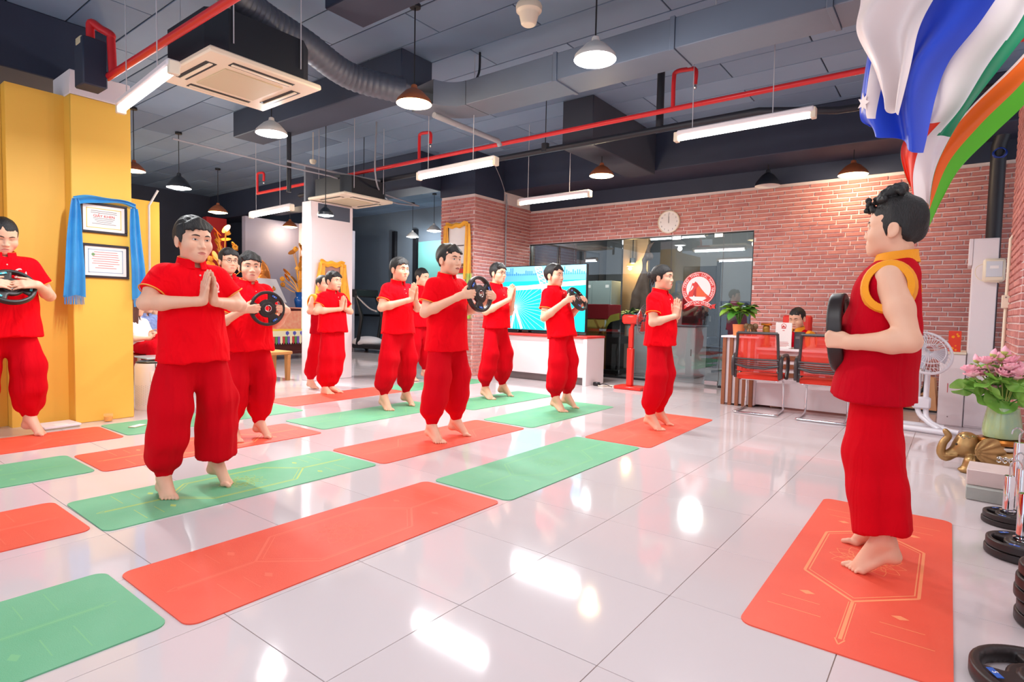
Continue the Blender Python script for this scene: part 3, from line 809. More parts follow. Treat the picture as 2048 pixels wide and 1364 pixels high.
    V, F, M = body.out(); bo = link('body', to_mesh('body', V*s, F, BODY_M, M), root)
    # hair
    hvv, hff = make_hair(st, .0036*res); ho = link('hair', to_mesh('hair', HT(hvv)*s, hff, st.get('hair_mat', M_DARK)), root)
    # shirt
    sm = pose.get('shirt_mat', M_VEST if kind == 'vest' else M_SHIRT); hem = pose.get('hem', .83); bel = pose.get('belly', .5); br = pose.get('broad', .96)
    sf = Field(T((0, 0, 1.15))-v3(.42, .50, .52), T((0, 0, 1.15))+v3(.42, .50, .52), hs)
    def tc(a, b, ra, rb, k=.05, sc=(1.42, 1, 1), cut=None): sf.cone(T(a), T(b), ra*br, rb*br, k, sc=sc, cut=cut)
    sf.cone(T((.010, 0, hem-.10)), T((.004, 0, 1.10)), .236*max(1, br), .184*max(.97, br), .05, sc=(1.34, 1, 1)); tc((.0, 0, 1.08), (.012, 0, 1.25), .178, .182)
    tc((-.012, -.132, 1.352), (-.012, .132, 1.352), .066, .066, .07, (1, 1, 1)); tc((-.018, -.035, 1.395), (-.018, .035, 1.395), .058, .058, .06, (1, 1, 1))
    if bel: sf.ell(T((.055, 0, 1.06)), (.085+.04*bel, .145*br, .17), .06)
    if kind == 'polo':
        for sd, Sh, E, Wp in sleeves:
            ax = (E-Sh)/np.linalg.norm(E-Sh); e = Sh+(E-Sh)*pose.get('sleeve', .60)
            sf.cone(Sh-ax*.01, e+ax*.06, .066, .076, .05, cut=(e, ax))
    else:
        for sd, Sh, E, Wp in sleeves: sf.cone(T((-.012, sd*.10, 1.355)), T((-.010, sd*.150, 1.345)), .070, .068, .03)
    hz = T((0, 0, hem)); up = Lm@v3(0, 0, 1)
    X, Y, Z = np.meshgrid(*sf.ax, indexing='ij', sparse=True)
    sf.D = np.maximum(sf.D, -((X-hz[0])*up[0]+(Y-hz[1])*up[1]+(Z-hz[2])*up[2])+.006*np.sin(Y*19+1))
    sf.D = np.maximum(sf.D, (X-nb[0])*0+(Z-(T((0, 0, 1.445))[2])))
    for sd in (-1, 1): sf.cone(T((-.0, sd*.21, hem-.03)), T((0, sd*.185, hem+.055)), .022, .002, .0, 'sub')
    sf.cone(T((.0, 0, 1.42)), T((.0, 0, 1.50)), .058, .072, .01, 'sub')
    if kind == 'polo' and pose.get('vneck', 1): sf.cone(T((.145, 0, 1.345)), T((.080, 0, 1.45)), .002, .028, .004, 'sub')
    V, F = sf.mesh(); V = relax(V, F, 1); N = normals(V, F); sdd = st.get('seed', 1)
    V = V+N*(.0060*wob(V, sdd+21, (16, 16, 9))+.0045*wob(V, sdd+5, (34, 34, 22)))[:, None]
    so = link('shirt' if kind == 'polo' else 'sleeveless_top', to_mesh('shirt', V*s, F, sm), root)
    fr = front_map(sf)
    if pose.get('badge', 1):
        bv, bf, bm = logo_on(fr, .082, T((.1, 0, 1.30))[2], .040, s); link('badge', to_mesh('badge', bv, bf, [M_LOGOW, M_SHIRT], bm), root)
    # collar band standing round the neck
    cm = MB(); nn = 28; ring = []; c0 = T((-.010, 0, 1.440 if kind == 'vest' else 1.432)); upd = (nb-T((-.012, 0, 1.44))); 
    for lv, (r, dz) in enumerate(((.088, -.010), (.079, .018), (.074, .046))):
        row = []
        for j in range(nn+1):
            a = .22+(2*PI-.44)*j/nn
            q = c0+Lm@v3(r*math.cos(a)*1.02+(.006 if math.cos(a) > 0 else 0), r*math.sin(a), dz+.016*(-math.cos(a))-.004)
            row.append(q*s)
        ring.append(row)
    cm.sheet(np.array(ring), thick=.007*s); co = cm.build('collar', M_YTRIM if kind == 'vest' else sm, root); 
    if kind == 'vest': co['label'] = 'yellow collar band'
    if kind == 'polo':
        e1 = MB(); e1.tube([ring[2][j] for j in range(nn+1)], .0028*s, 6); e1.build('collar_piping', M_PIPE, root)
        for q in range(2):
            zz = 1.365-.045*q; x = float(fr(np.array([0.004]), np.array([T((.1, 0, zz))[2]]))[0])
            if not math.isnan(x): b = MB(); b.lathe([(0, -.003), (.0052, -.002), (.0052, .0015), (.0, .003)], 10, M=Matrix.Translation((x*s, .004*s, T((.1, 0, zz))[2]*s)) @ Matrix.Rotation(PI/2, 4, 'Y')); b.build('button', M_BUTTON, root)
    for sd, Sh, E, Wp in sleeves:
        ax = (E-Sh)/np.linalg.norm(E-Sh); u, w, _ = frame_of(ax)
        if kind == 'polo':
            e = Sh+(E-Sh)*pose.get('sleeve', .60)
            tm = MB(); tm.tube([(e+.0755*(math.cos(a)*u+math.sin(a)*w))*s for a in np.linspace(0, 2*PI, 26)[:-1]], .0042*s, 6, closed=True)
            tm.build('sleeve_piping', M_PIPE, root)
        else:
            c = T((-.006, sd*.197, 1.315)); pts = []
            o = v3(0, sd*1.0, .12); o /= np.linalg.norm(o); u, w, _ = frame_of(o)
            rows = []
            for rr, off in ((.084, .016), (.112, .009), (.124, -.030)):
                rows.append([(c+o*off+rr*(.86*math.cos(a)*v3(1, 0, 0)+1.0*math.sin(a)*(v3(0, 0, 1)-o*o[2])/np.linalg.norm(v3(0, 0, 1)-o*o[2])))*s for a in np.linspace(0, 2*PI, 29)])
            tm = MB(); tm.sheet(np.array(rows), thick=.006*s); tm.build('armhole_trim', M_YTRIM, root, angle=25)
    # spectacles
    if st.get('glasses'):
        g = MB()
        for sg in (-1, 1):
            pts = []
            for a in np.linspace(0, 2*PI, 21)[:-1]: pts.append(HT(np.array([[.096, sg*.033+.022*math.cos(a), -.004+.016*math.sin(a)]]))[0]*s)
            g.tube(pts, .0014*s, 6, closed=True); g.tube([HT(np.array([q]))[0]*s for q in ((.096, sg*.054, .002), (.05, sg*.076, .004), (-.005, sg*.083, .004))], .0014*s, 6)
        g.tube([HT(np.array([q]))[0]*s for q in ((.097, -.011, 0), (.101, 0, .003), (.097, .011, 0))], .0014*s, 6); g.build('spectacles', M_BLACKP, root)
    PEOPLE.append((root, T, s))
    return root, T, s

# ---- poses, in a body 1.74 m to the crown
def pray(z=1.20, x=.20, tip=.10, el=.27, ez=1.165, ex=.03, curl=(.02, .04, .04)):
    P = {}
    for sd, k in ((-1, 'R'), (1, 'L')):
        P[k] = dict(E=(ex, sd*el, ez), W=(x, sd*.031, z), d=(tip, -sd*.10, 1), n=(0, -sd, -.1), t=(-1, 0, .1), curl=curl, fan=.05, thumb=(.85, .5, .0), tcurl=.2)
    return P
def hold(c=(.33, 0, 1.25), R=.155, el=.25, ez=1.12, ex=-.03, tilt=0.0):
    P = {}
    for sd, k in ((-1, 'R'), (1, 'L')):
        P[k] = dict(E=(ex, sd*el, ez), W=(c[0]-.012, c[1]+sd*(R+.052), c[2]-.015), d=(.38, -sd*.92, .12), n=(-.90, -sd*.42, 0), t=(-.1, 0, 1), curl=(.45, 1.0, .7), fan=.03, thumb=(.55, .70, .35), tcurl=.3)
    return P
def stand(fr=(.05, -.17), fl=(.05, .17), lift=.065, **kw):
    r = dict(toe=fr, lift=lift); l = dict(toe=fl, lift=lift); r.update(kw.get('r', {})); l.update(kw.get('l', {})); return dict(R=r, L=l)
# ------------------------------------------------------------------ services under the ceiling
M_DUCT = mat('duct_grey', (104, 114, 130), .5, noise=.2, nscale=3); M_FLEX = mat('flexible_duct', (84, 90, 104), .5, metal=.3)
M_REDPIPE = mat('red_pipe', (214, 40, 44), .35); M_BLKPIPE = mat('black_pipe', (30, 32, 40), .5); M_GREYP = mat('grey_conduit', (150, 150, 156), .4)
M_CREAM = mat('cream_plastic', (238, 224, 200), .4); M_CREAMD = mat('cream_grille', (206, 192, 160), .6)
M_WIRE = mat('dark_wire', (26, 26, 30), .5); M_WIREL = mat('pale_wire', (190, 190, 196), .4)
M_BULBW = mat('lit_white', (255, 255, 255), emit=(255, 250, 245), estr=9); M_BULBY = mat('lit_warm', (255, 240, 210), emit=(255, 214, 150), estr=9)
M_SHADE = mat('lamp_shade_black', (26, 32, 44), .4); M_SHADEW = mat('lamp_shade_inside', (230, 226, 220), .5); M_SHADEO = mat('lamp_shade_copper', (150, 84, 52), .45)
# rectangular duct with its elbow, and the flexible duct that feeds it
DZ, DY = 3.22, 4.45
dk = empty('air_duct', (-1.4, DY, DZ), 0, 'long grey rectangular air duct hung across the ceiling', 'duct')
for k in range(5):
    x0, x1 = -4.05+k*1.1, -4.05+(k+1)*1.1-.004
    b = MB(); b.box((x0+1.4, -.02, 0), (x1+1.4, .36, .24), .006); b.box((x1+1.4-.035, -.03, -.01), (x1+1.4+.005, .37, .25), .003); b.build('duct_section', M_DUCT, dk)
el = MB(); rows = []
for a in np.linspace(0, PI/2*.9, 12):
    c = v3(-4.05+1.4, -.02-.25, 0); r0, r1 = .25, .63
    o, i_ = c+v3(-math.sin(a)*r1, math.cos(a)*r1, 0), c+v3(-math.sin(a)*r0, math.cos(a)*r0, 0)
    rows.append([i_, o, o+v3(0, 0, .24), i_+v3(0, 0, .24), i_])
el.sheet(np.array(rows), smooth=False); el.build('elbow', M_DUCT, dk)
for x in (-.2, 1.9): b = MB(); b.tube([(x, .17, .24), (x, .17, CZ-DZ)], .006, 6); b.build('hanger', M_WIREL, dk)
fd = MB(); path = bez([PZ(435, -40, 3.55), PZ(520, 30, 3.53), PZ(612, 90, 3.48), PZ(700, 152, 3.40), v3(-4.55, 4.05, 3.34)], 26)
rr = [.125+.005*math.sin(i*2.1) for i in range(len(path))]; fd.tube(path, rr, 16)
tag(fd.build('flexible_duct', M_FLEX), 'ribbed grey flexible duct slanting down to the rectangular duct', 'duct')
# cassette air conditioners
def cassette(c, w, z, label, ch=.32):
    r = empty('air_conditioner', (c[0], c[1], z), 0, label, 'air conditioner', 'cassette units under the ceiling'); h = w/2
    b = MB(); b.box((-h, -h, 0), (h, h, .045), .012); b.build('panel', M_CREAM, r)
    b = MB(); b.box((-h*.52, -h*.52, -.010), (h*.52, h*.52, .002), .006)
    b.build('grille', M_CREAMD, r)
    for k, (dx, dy) in enumerate(((1, 0), (-1, 0), (0, 1), (0, -1))):
        s = MB(); e = h*.55; t = h*.09; cx, cy = dx*h*.76, dy*h*.76
        s.box((cx-(t if dx else e), cy-(t if dy else e), -.003), (cx+(t if dx else e), cy+(t if dy else e), .004)); o = s.build('air_slot', M_WIRE, r)
        v = MB(); v.box((cx-(t*.35 if dx else e*.97), cy-(t*.35 if dy else e*.97), -.012), (cx+(t*.35 if dx else e*.97), cy+(t*.35 if dy else e*.97), -.003), .002); v.build('louvre', M_CREAM, o)
    b = MB(); q = h*.93; p = q*.72; b.prism([(q, -p), (q, p), (p, q), (-p, q), (-q, p), (-q, -p), (-p, -q), (p, -q)], ch, M=Matrix.Translation((0, 0, .045))); b.build('casing', mat('casing_black', (20, 24, 34), .45), r)
    for sx in (-1, 1):
        for sy in (-1, 1): b = MB(); b.tube([(sx*h*.96, sy*h*.6, .12), (sx*h*.96, sy*h*.6, CZ-z)], .005, 6); b.build('hanger_rod', M_WIREL, r)
    return r
cassette((-4.82, 2.50), .93, 2.97, 'large cream cassette air conditioner beside the near tube light')
cassette((-7.42, 5.57), .90, 2.75, 'distant cream cassette air conditioner above the white pier', .25)
# red sprinkler pipes
def pipe(name, pts, r, m, label, cat='pipe', parts=()):
    b = MB(); b.tube(pts, r, 12); o = b.build(name, m); tag(o, label, cat)
    for (p, q, rad, nm) in parts: b = MB(); b.tube([p, q], rad, 10); b.build(nm, m, o)
    return o
def bent(name, base, h, arm, m, label):
    b = MB(); x, y, z = base; b.tube(bez([(x, y, z), (x, y, z+h*.8), (x+.02, y, z+h), (x+arm*.6, y, z+h), (x+arm, y, z+h*.93), (x+arm, y, z+h*.55)], 5), .021, 10)
    o = tag(b.build(name, m), label, 'pipe'); b = MB(); b.lathe([(.006, -.05), (.018, -.03), (.012, 0)], 8, c=(x+arm, y, z+h*.55)); b.build('sprinkler_head', M_STEEL, o); return o
yp = 5.66; zp = 3.2
pipe('sprinkler_pipe', [(-10.3, yp, zp), (1.2, yp, zp)], .026, M_REDPIPE, 'long thin red sprinkler pipe running across the ceiling')
for px_, lb in ((520, 'upturned red sprinkler branch at the far left end of the pipe'), (827, 'upturned red sprinkler branch near the warm lamp'), (1340, 'upturned red sprinkler branch nearest the flags')):
    p = PZ(px_, {520: 388, 827: 318, 1340: 214}[px_], zp); bent('sprinkler_branch', (p[0], yp, zp), .36, .22, M_REDPIPE, lb)
p0 = PZ(223, 150, 3.1)
pipe('sprinkler_pipe', [(p0[0]-.1, p0[1], 3.1), (2.2, p0[1]-.03, 3.1)], .030, M_REDPIPE, 'thick red pipe passing above the near air conditioner')
dh = float((p0-C_O)@C_F); b = MB(); q1, q2, q3, q4 = PD(226, 150, dh), PD(222, 70, dh), PD(182, 46, dh), PD(181, 76, dh); b.tube(bez([q1, q2+v3(0, 0, -.05), q2, (q2+q3)/2, q3, q4], 6), .033, 12)
o = tag(b.build('sprinkler_branch', M_REDPIPE), 'red hooked pipe riser above the yellow column', 'pipe')
b = MB(); b.box((-.11, -.09, -.40), (.11, .09, 0), .01); o = b.build('valve_box', M_NAVY); o.location = tuple(q4+v3(0, 0, -.03)); tag(o, 'dark box hanging under the red hooked pipe', 'box'); MB().box((-.06, -.094, -.06), (.06, .02, .01), .01).build('tape', M_CREAMD, o)
# dark pipes and conduits
pipe('black_pipe', [(-9.4, 5.95, 3.12), (-1.6, 5.95, 3.12), (-1.0, 6.4, 3.14), (.6, 6.6, 3.16)], .035, M_BLKPIPE, 'long black pipe slung below the red sprinkler pipe', 'pipe',
     [((-4.1, 5.95, 3.1), (-4.1, 5.95, 3.20), .05, 'pipe_clamp'), ((-2.62, 5.95, 3.14), (-2.62, 5.95, CZ), .04, 'riser'), ((-4.1, 5.95, 3.1), (-4.1, 5.95, CZ), .006, 'hanger'), ((-7.6, 5.95, 3.1), (-7.6, 5.95, CZ), .006, 'hanger')])
pipe('grey_pipe', [PZ(868, 230, 3.15), PZ(996, 282, 3.15), PZ(1000, 292, 3.10)], .030, M_GREYP, 'short grey pipe sloping from duct to black pipe')
pipe('conduit', [PZ(345, 277, 3.05), PZ(560, 330, 3.0), PZ(660, 352, 3.0), PZ(838, 412, 2.95)], .011, M_GREYP, 'thin pale conduit crossing beside the dark dome lamp')
pipe('conduit', [PZ(575, 322, 3.1), PZ(680, 347, 3.1), PZ(760, 362, 3.1)], .016, M_GREYP, 'silver conduit in front of the far cassette')
pipe('black_pipe', [PZ(578, 322, 3.12)+v3(0, 0, .73), PZ(578, 322, 3.12)+v3(0, 0, -.42)], .03, M_BLKPIPE, 'short black drop pipe at the end of silver conduit')
pipe('wall_conduit', [v3(-12.3, 4.60, .1), v3(-12.3, 4.60, 3.0), v3(-12.2, 4.72, 3.3)], .02, M_WHITE, 'white conduit up the distant yellow wall')
b = MB(); b.tube(bez([PZ(752, 360, 3.0)+v3(0, 0, .83), PZ(752, 360, 3.0), PZ(780, 402, 2.95), PZ(838, 412, 2.95)], 6), .012, 8); tag(b.build('cable', M_GREYP), 'bent grey cable left of the brick column', 'cable')
b = MB(); b.tube(bez([PZ(960, 105, 3.85), PZ(958, 145, 3.6), PZ(945, 170, 3.4)], 6), .012, 8); tag(b.build('cable', M_WIRE), 'loose dark cable dangling over the rectangular duct', 'cable')
b = MB(); b.tube([(-6.57, 8.35, .8), (-6.57, 8.33, 3.25)], .013, 8); b.tube(bez([(-6.57, 8.33, 2.9), (-6.5, 8.3, 3.0), (-6.4, 8.0, 3.35), (-6.2, 7.5, 3.6)], 6), .006, 6); tag(b.build('wall_conduit', M_GREYP), 'pale conduit running up the side of brick column', 'pipe')
# tube lights
def tube_light(a, b_, label, watts=TUBE_W, rods=True):
    a, b_ = v3(*a), v3(*b_); c = (a+b_)/2; d = b_-a; L = np.linalg.norm(d)
    r = empty('tube_light', tuple(c), math.atan2(d[1], d[0]), label, 'tube light', 'tube lights hung from the ceiling')
    r.rotation_euler[1] = -math.atan2(d[2], math.hypot(d[0], d[1]))
    q = MB(); q.box((-L/2, -.045, .0), (L/2, .045, .05), .012); q.build('housing', M_WHITE, r)
    q = MB(); q.tube([(-L/2+.03, 0, -.022), (L/2-.03, 0, -.022)], .022, 12); q.build('tube', M_BULBW, r)
    for s in (-1, 1): q = MB(); q.box((s*L/2-.03, -.035, -.05), (s*L/2+.012, .035, .04), .006); q.build('end_cap', M_CREAM, r)
    if rods:
        for s in (-.38, .22): q = MB(); q.tube([(s*L, 0, .05), (s*L, 0, CZ-c[2])], .004, 6); q.build('suspension_wire', M_WIREL, r)
    li = bpy.data.lights.new('tube_glow', 'AREA'); li.shape = 'RECTANGLE'; li.size = L*.95; li.size_y = .05; li.energy = watts; li.color = (.96, .985, 1)
    lo = bpy.data.objects.new('tube_glow', li); COL.objects.link(lo); lo.parent = r; lo.location = (0, 0, -.055)
    return r
tube_light((-2.21, 5.45, 2.85), (-1.02, 5.45, 2.86), 'bright tube light nearest the flags')
tube_light((-5.04, 4.75, 2.69), (-3.85, 4.70, 2.69), 'tube light hanging left of the brick column top', TUBE_W*1.5)
tube_light((-5.2, 6.92, 2.75), (-4.0, 6.90, 2.75), 'tube light hanging in front of the brick wall corner', TUBE_W*2.0)
tube_light((-8.85, 4.77, 2.56), (-7.66, 4.73, 2.57), 'small distant tube light before the white pier', TUBE_W*2.0)
tube_light((-5.41, 1.83, 2.71), (-4.22, 1.74, 2.72), 'near tube light above the yellow column')
for k, (x, y) in enumerate(((-2.6, 1.75), (-.6, 1.6), (-1.6, -.6), (.6, 3.6), (.5, -.8))):  # tube fixtures added out of view to fill light from the camera side
    tube_light((x-.6, y, 3.15 if k > 1 else 3.1), (x+.6, y, 3.15 if k > 1 else 3.1), ['added fill tube light above the middle of front mats', 'added fill tube light above the camera side of the trainer', 'added fill tube light behind the photographer', 'added fill tube light over the trainer beside flags', 'added fill tube light far behind the trainer'][k], TUBE_W*.32)
# pendant lamps
def pendant(px, py, w, label, m, shade=None, lit=True, watts=LAMP_W, warm=False, z=3.02, dome=False):
    p = PZ(px, py, z); dep = (p-C_O)@C_F; R = w*dep/CF/2
    r = empty('pendant_lamp', tuple(p), 0, label, 'pendant lamp', 'round pendant lamps')
    sh = MB(); k = 1.0 if not dome else 1.25
    sh.lathe([(R, 0), (R*.97, .03*k), (R*.80, R*.38*k), (R*.5, R*.68*k), (R*.2, R*.86*k), (R*.16, R*1.05*k), (.012, R*1.1*k)], 28, caps=False)
    sh.lathe([(.01, R*.84*k), (R*.46, R*.66*k), (R*.76, R*.37*k), (R*.955, .02), (R, 0)], 28, mi=1, caps=False); sh.build('shade', [shade or M_SHADE, M_SHADEW], r)
    if lit: q = MB(); q.sphere((0, 0, R*.10), (R*.88, R*.88, R*.26), 20); q.build('bulb', m, r)
    q = MB(); q.tube([(0, 0, R*1.1*k), (0, 0, CZ-z)], .006, 6); q.build('cord', M_WIRE, r)
    q = MB(); q.lathe([(.05, CZ-z-.03), (.05, CZ-z)], 14); q.build('ceiling_rose', M_WIRE, r)
    if lit:
        li = bpy.data.lights.new('bulb_glow', 'POINT'); li.energy = watts; li.shadow_soft_size = R*.35; li.color = (1, .78, .52) if warm else (.96, .985, 1)
        lo = bpy.data.objects.new('bulb_glow', li); COL.objects.link(lo); lo.parent = r; lo.location = (0, 0, -R*.56)
    return r
for a in ((1190, 120, 84, 'big white pendant lamp nearest the middle of ceiling', M_BULBW, M_SHADEW), (828, 208, 70, 'large warm pendant lamp in front of the rectangular duct', M_BULBY, M_SHADEO), (543, 268, 60, 'white pendant lamp above the second row', M_BULBW, M_SHADEW),
          (268, 342, 40, 'warm pendant lamp half hidden behind the yellow column', M_BULBY, M_SHADEO), (358, 376, 44, 'dark dome pendant lamp with white light at left', M_BULBW, None), (436, 425, 35, 'small warm pendant lamp before the dark wall', M_BULBY, M_SHADEO),
          (580, 454, 28, 'tiny warm pendant lamp above the altar', M_BULBY, M_SHADEO), (651, 431, 31, 'dark dome pendant lamp before the white pier', M_BULBW, None, 2.36), (1203, 352, 48, 'warm pendant lamp between two tube lights', M_BULBY, M_SHADEO),
          (1706, 350, 54, 'warm pendant lamp close to the flags and brick wall', M_BULBY, M_SHADEO), (825, 474, 24, 'tiny white pendant lamp before the teal wall', M_BULBW, M_SHADEW), (868, 462, 28, 'tiny white pendant lamp beside the brick column', M_BULBW, M_SHADEW)):
    warm = a[4] is M_BULBY; pendant(*a[:6], warm=warm, dome=a[5] is None, z=a[6] if len(a) > 6 else 2.98, watts=LAMP_W*(.5 if len(a) > 6 else .8 if a[2] == 28 and warm else 2.0 if a[2] < 46 else 1))
pendant(1535, 372, 48, 'unlit dark dome pendant lamp under the wall beam', None, None, False, z=3.0, dome=True)
# cream speaker
p = PD(1058, 14, 4.7); r = empty('ceiling_speaker', tuple(p), 0, 'cream bell shaped alarm hanging at the top of the picture', 'alarm')
b = MB(); b.lathe([(.02, .04), (.10, .02), (.108, 0), (.104, -.035), (.088, -.05), (.08, -.06), (.062, -.135), (.05, -.145), (.0, -.145)], 26); b.build('bell', M_CREAM, r)
b = MB(); b.tube([(0, 0, .03), (0, 0, CZ-p[2])], .012, 8); b.build('stem', M_GREYP, r)
p = PD(626, 320, 9.0); b = MB(); b.lathe([(.05, 0), (.05, -.03), (.035, -.06), (0, -.065)], 14, c=(0, 0, 0)); b.tube([(0, 0, 0), (0, 0, CZ-p[2])], .006, 6); o = b.build('smoke_detector', M_CREAM); o.location = tuple(p); tag(o, 'small cream smoke detector above the silver conduit', 'detector')
# ------------------------------------------------------------------ lettering
def text_mesh(txt, size, m, ext=.0006, align='CENTER'):
    cu = bpy.data.curves.new('lettering', 'FONT'); cu.body = txt; cu.size = size; cu.align_x = align; cu.align_y = 'CENTER'; cu.extrude = ext; cu.resolution_u = 3
    o = bpy.data.objects.new('lettering', cu); COL.objects.link(o)
    me = bpy.data.meshes.new_from_object(o.evaluated_get(bpy.context.evaluated_depsgraph_get())); bpy.data.objects.remove(o); bpy.data.curves.remove(cu)
    me.materials.clear(); me.materials.append(m); return me
def text(txt, size, m, M, parent, name='lettering', ext=.0006):
    o = link(name, text_mesh(txt, size, m, ext), parent); o.matrix_local = M; return o
def text_ring(txt, size, R, a0, a1, m, M, parent, ext=.0006):
    b = MB()
    for i, ch in enumerate(txt):
        if ch == ' ': continue
        a = a0+(a1-a0)*i/(len(txt)-1); me = text_mesh(ch, size, m, ext)
        Mc = Matrix.Translation((R*math.cos(a), R*math.sin(a), 0)) @ Matrix.Rotation(a-PI/2, 4, 'Z')
        b.add([v.co for v in me.vertices], [list(p.vertices) for p in me.polygons], 0, False, Mc); bpy.data.meshes.remove(me)
    o = b.build('ring_lettering', m, parent); o.matrix_local = M; return o
FACE_MY = Matrix.Rotation(PI/2, 4, 'X')                                   # text plane facing -y (reads along +x)
FACE_PX = Matrix.Rotation(PI/2, 4, 'Z') @ Matrix.Rotation(PI/2, 4, 'X')   # text plane facing +x (reads along +y)
M_PAPER = mat('paper_white', (246, 240, 236), .7); M_INK = mat('ink_grey', (120, 110, 110), .8); M_REDINK = mat('ink_red', (205, 46, 44), .7)
M_RUBBER = mat('plate_rubber', (44, 36, 36), .42, noise=.2, nscale=30); M_BLUEL = mat('blue_label', (40, 96, 190), .4); M_CYANL = mat('cyan_label', (70, 190, 200), .4)
M_WOODD = mat('dark_red_wood', (92, 30, 26), .35, noise=.4, nscale=5, stretch=(1, 1, 6)); M_WOODB = mat('brown_laminate', (150, 88, 56), .45, noise=.25, nscale=4, stretch=(1, 1, 8))
M_WOODL = mat('light_wood', (206, 150, 84), .5, noise=.25, nscale=5); M_CHROME = mat('chrome', (225, 225, 228), .07, metal=1)
M_LEAF = mat('leaf_green', (84, 148, 44), .45, noise=.4, nscale=14, rgb2=(40, 104, 30)); M_LEAFY = mat('leaf_light', (150, 180, 60), .45, noise=.4, nscale=12, rgb2=(90, 150, 40))
M_REDPL = mat('red_plastic', (214, 40, 30), .3); M_ORANGE = mat('orange_cloth', (236, 110, 30), .6)

# ------------------------------------------------------------------ exercise mats
M_MATR = mat('red_mat', (244, 100, 74), .55, noise=.18, nscale=2.5, rgb2=(234, 72, 50), bump=.15, bscale=300)
M_MATG = mat('green_mat', (122, 188, 148), .55, noise=.2, nscale=2.5, rgb2=(82, 166, 118), bump=.15, bscale=300)
M_PRR = mat('mat_print_orange', (250, 150, 100), .6); M_PRG = mat('mat_print_lime', (170, 196, 100), .6); M_PRR2 = mat('mat_print_faint_red', (246, 108, 82), .6); M_PRG2 = mat('mat_print_faint_green', (120, 188, 134), .6)
def mat_base(m):
    w, l, r = .32, .90, .05; poly = []
    for cx, cy, a0 in ((w-r, l-r, 0), (-w+r, l-r, PI/2), (-w+r, -l+r, PI), (w-r, -l+r, 1.5*PI)):
        for k in range(7): a = a0+PI/2*k/6; poly.append((cx+r*math.cos(a), cy+r*math.sin(a)))
    return MB().prism(poly, .005).mesh('exercise_mat', m)
def mat_print(m):
    b = MB(); z = .0052
    def strip(p, q, w):
        p, q = v3(*p), v3(*q); d = (q-p)/np.linalg.norm(q-p); n = v3(-d[1], d[0])*w/2
        b.add([(*(p+n), z), (*(p-n), z), (*(q-n), z), (*(q+n), z)], [(0, 1, 2, 3)])
    hx = [(0, .47), (.21, .28), (.21, -.28), (0, -.47), (-.21, -.28), (-.21, .28)]
    for i in range(6):
        strip(hx[i], hx[(i+1) % 6], .012); p, q = v3(*hx[i])*.93, v3(*hx[(i+1) % 6])*.93; strip(p, q, .005)
    for s in (-1, 1):
        strip((0, s*.47), (0, s*.80), .012); strip((.012, s*.48), (.012, s*.80), .003); strip((-.012, s*.48), (-.012, s*.80), .003); strip((.016, s*.80), (0, s*.84), .005); strip((-.016, s*.80), (0, s*.84), .005)
        for sx in (-1, 1):
            strip((sx*.10, s*.58), (sx*.24, s*.58), .004); strip((sx*.08, s*.68), (sx*.27, s*.68), .004)
            b.add([(sx*.16, s*.50-.018, z), (sx*.16+.03, s*.50, z), (sx*.16, s*.50+.018, z), (sx*.16-.03, s*.50, z)], [(0, 1, 2, 3)])
    for ring, (R, n, w) in enumerate(((.155, 12, .034), (.115, 12, .026), (.075, 10, .02))):
        for k in range(n):
            a = 2*PI*(k+.5*(ring % 2))/n; d = v3(math.cos(a), math.sin(a)); t = v3(-d[1], d[0]); pts = []
            for u in np.linspace(0, 1, 7): pts.append(d*(R*(.45+.55*u))+t*w*math.sin(PI*u**.8)*(1-u*.15))
            for u in np.linspace(1, 0, 7): pts.append(d*(R*(.45+.55*u))-t*w*math.sin(PI*u**.8)*(1-u*.15))
            for i in range(len(pts)-1):
                if np.linalg.norm(pts[i+1]-pts[i]) > 1e-4: strip(pts[i], pts[i+1], .003)
    for k in range(24): a, c = 2*PI*k/24, 2*PI*(k+1)/24; strip((.045*math.cos(a), .045*math.sin(a)), (.045*math.cos(c), .045*math.sin(c)), .004)
    return b.mesh('mat_print', m)
mr, mg = mat_base(M_MATR), mat_base(M_MATG); prs = {'R': mat_print(M_PRR), 'G': mat_print(M_PRG), 'r': mat_print(M_PRR2), 'g': mat_print(M_PRG2)}
def ex_mat(x, y0, y1, c, rz, label, m=None):
    o = link('exercise_mat', mr if c in 'Rr' else mg); o.location = (x, (y0+y1)/2, 0); o.scale = (1, (y1-y0)/1.80, 1); o.rotation_euler = (0, 0, rz)
    tag(o, label, 'mat', 'exercise mats on the tiled floor'); link('mat_print', prs[c], o); return o
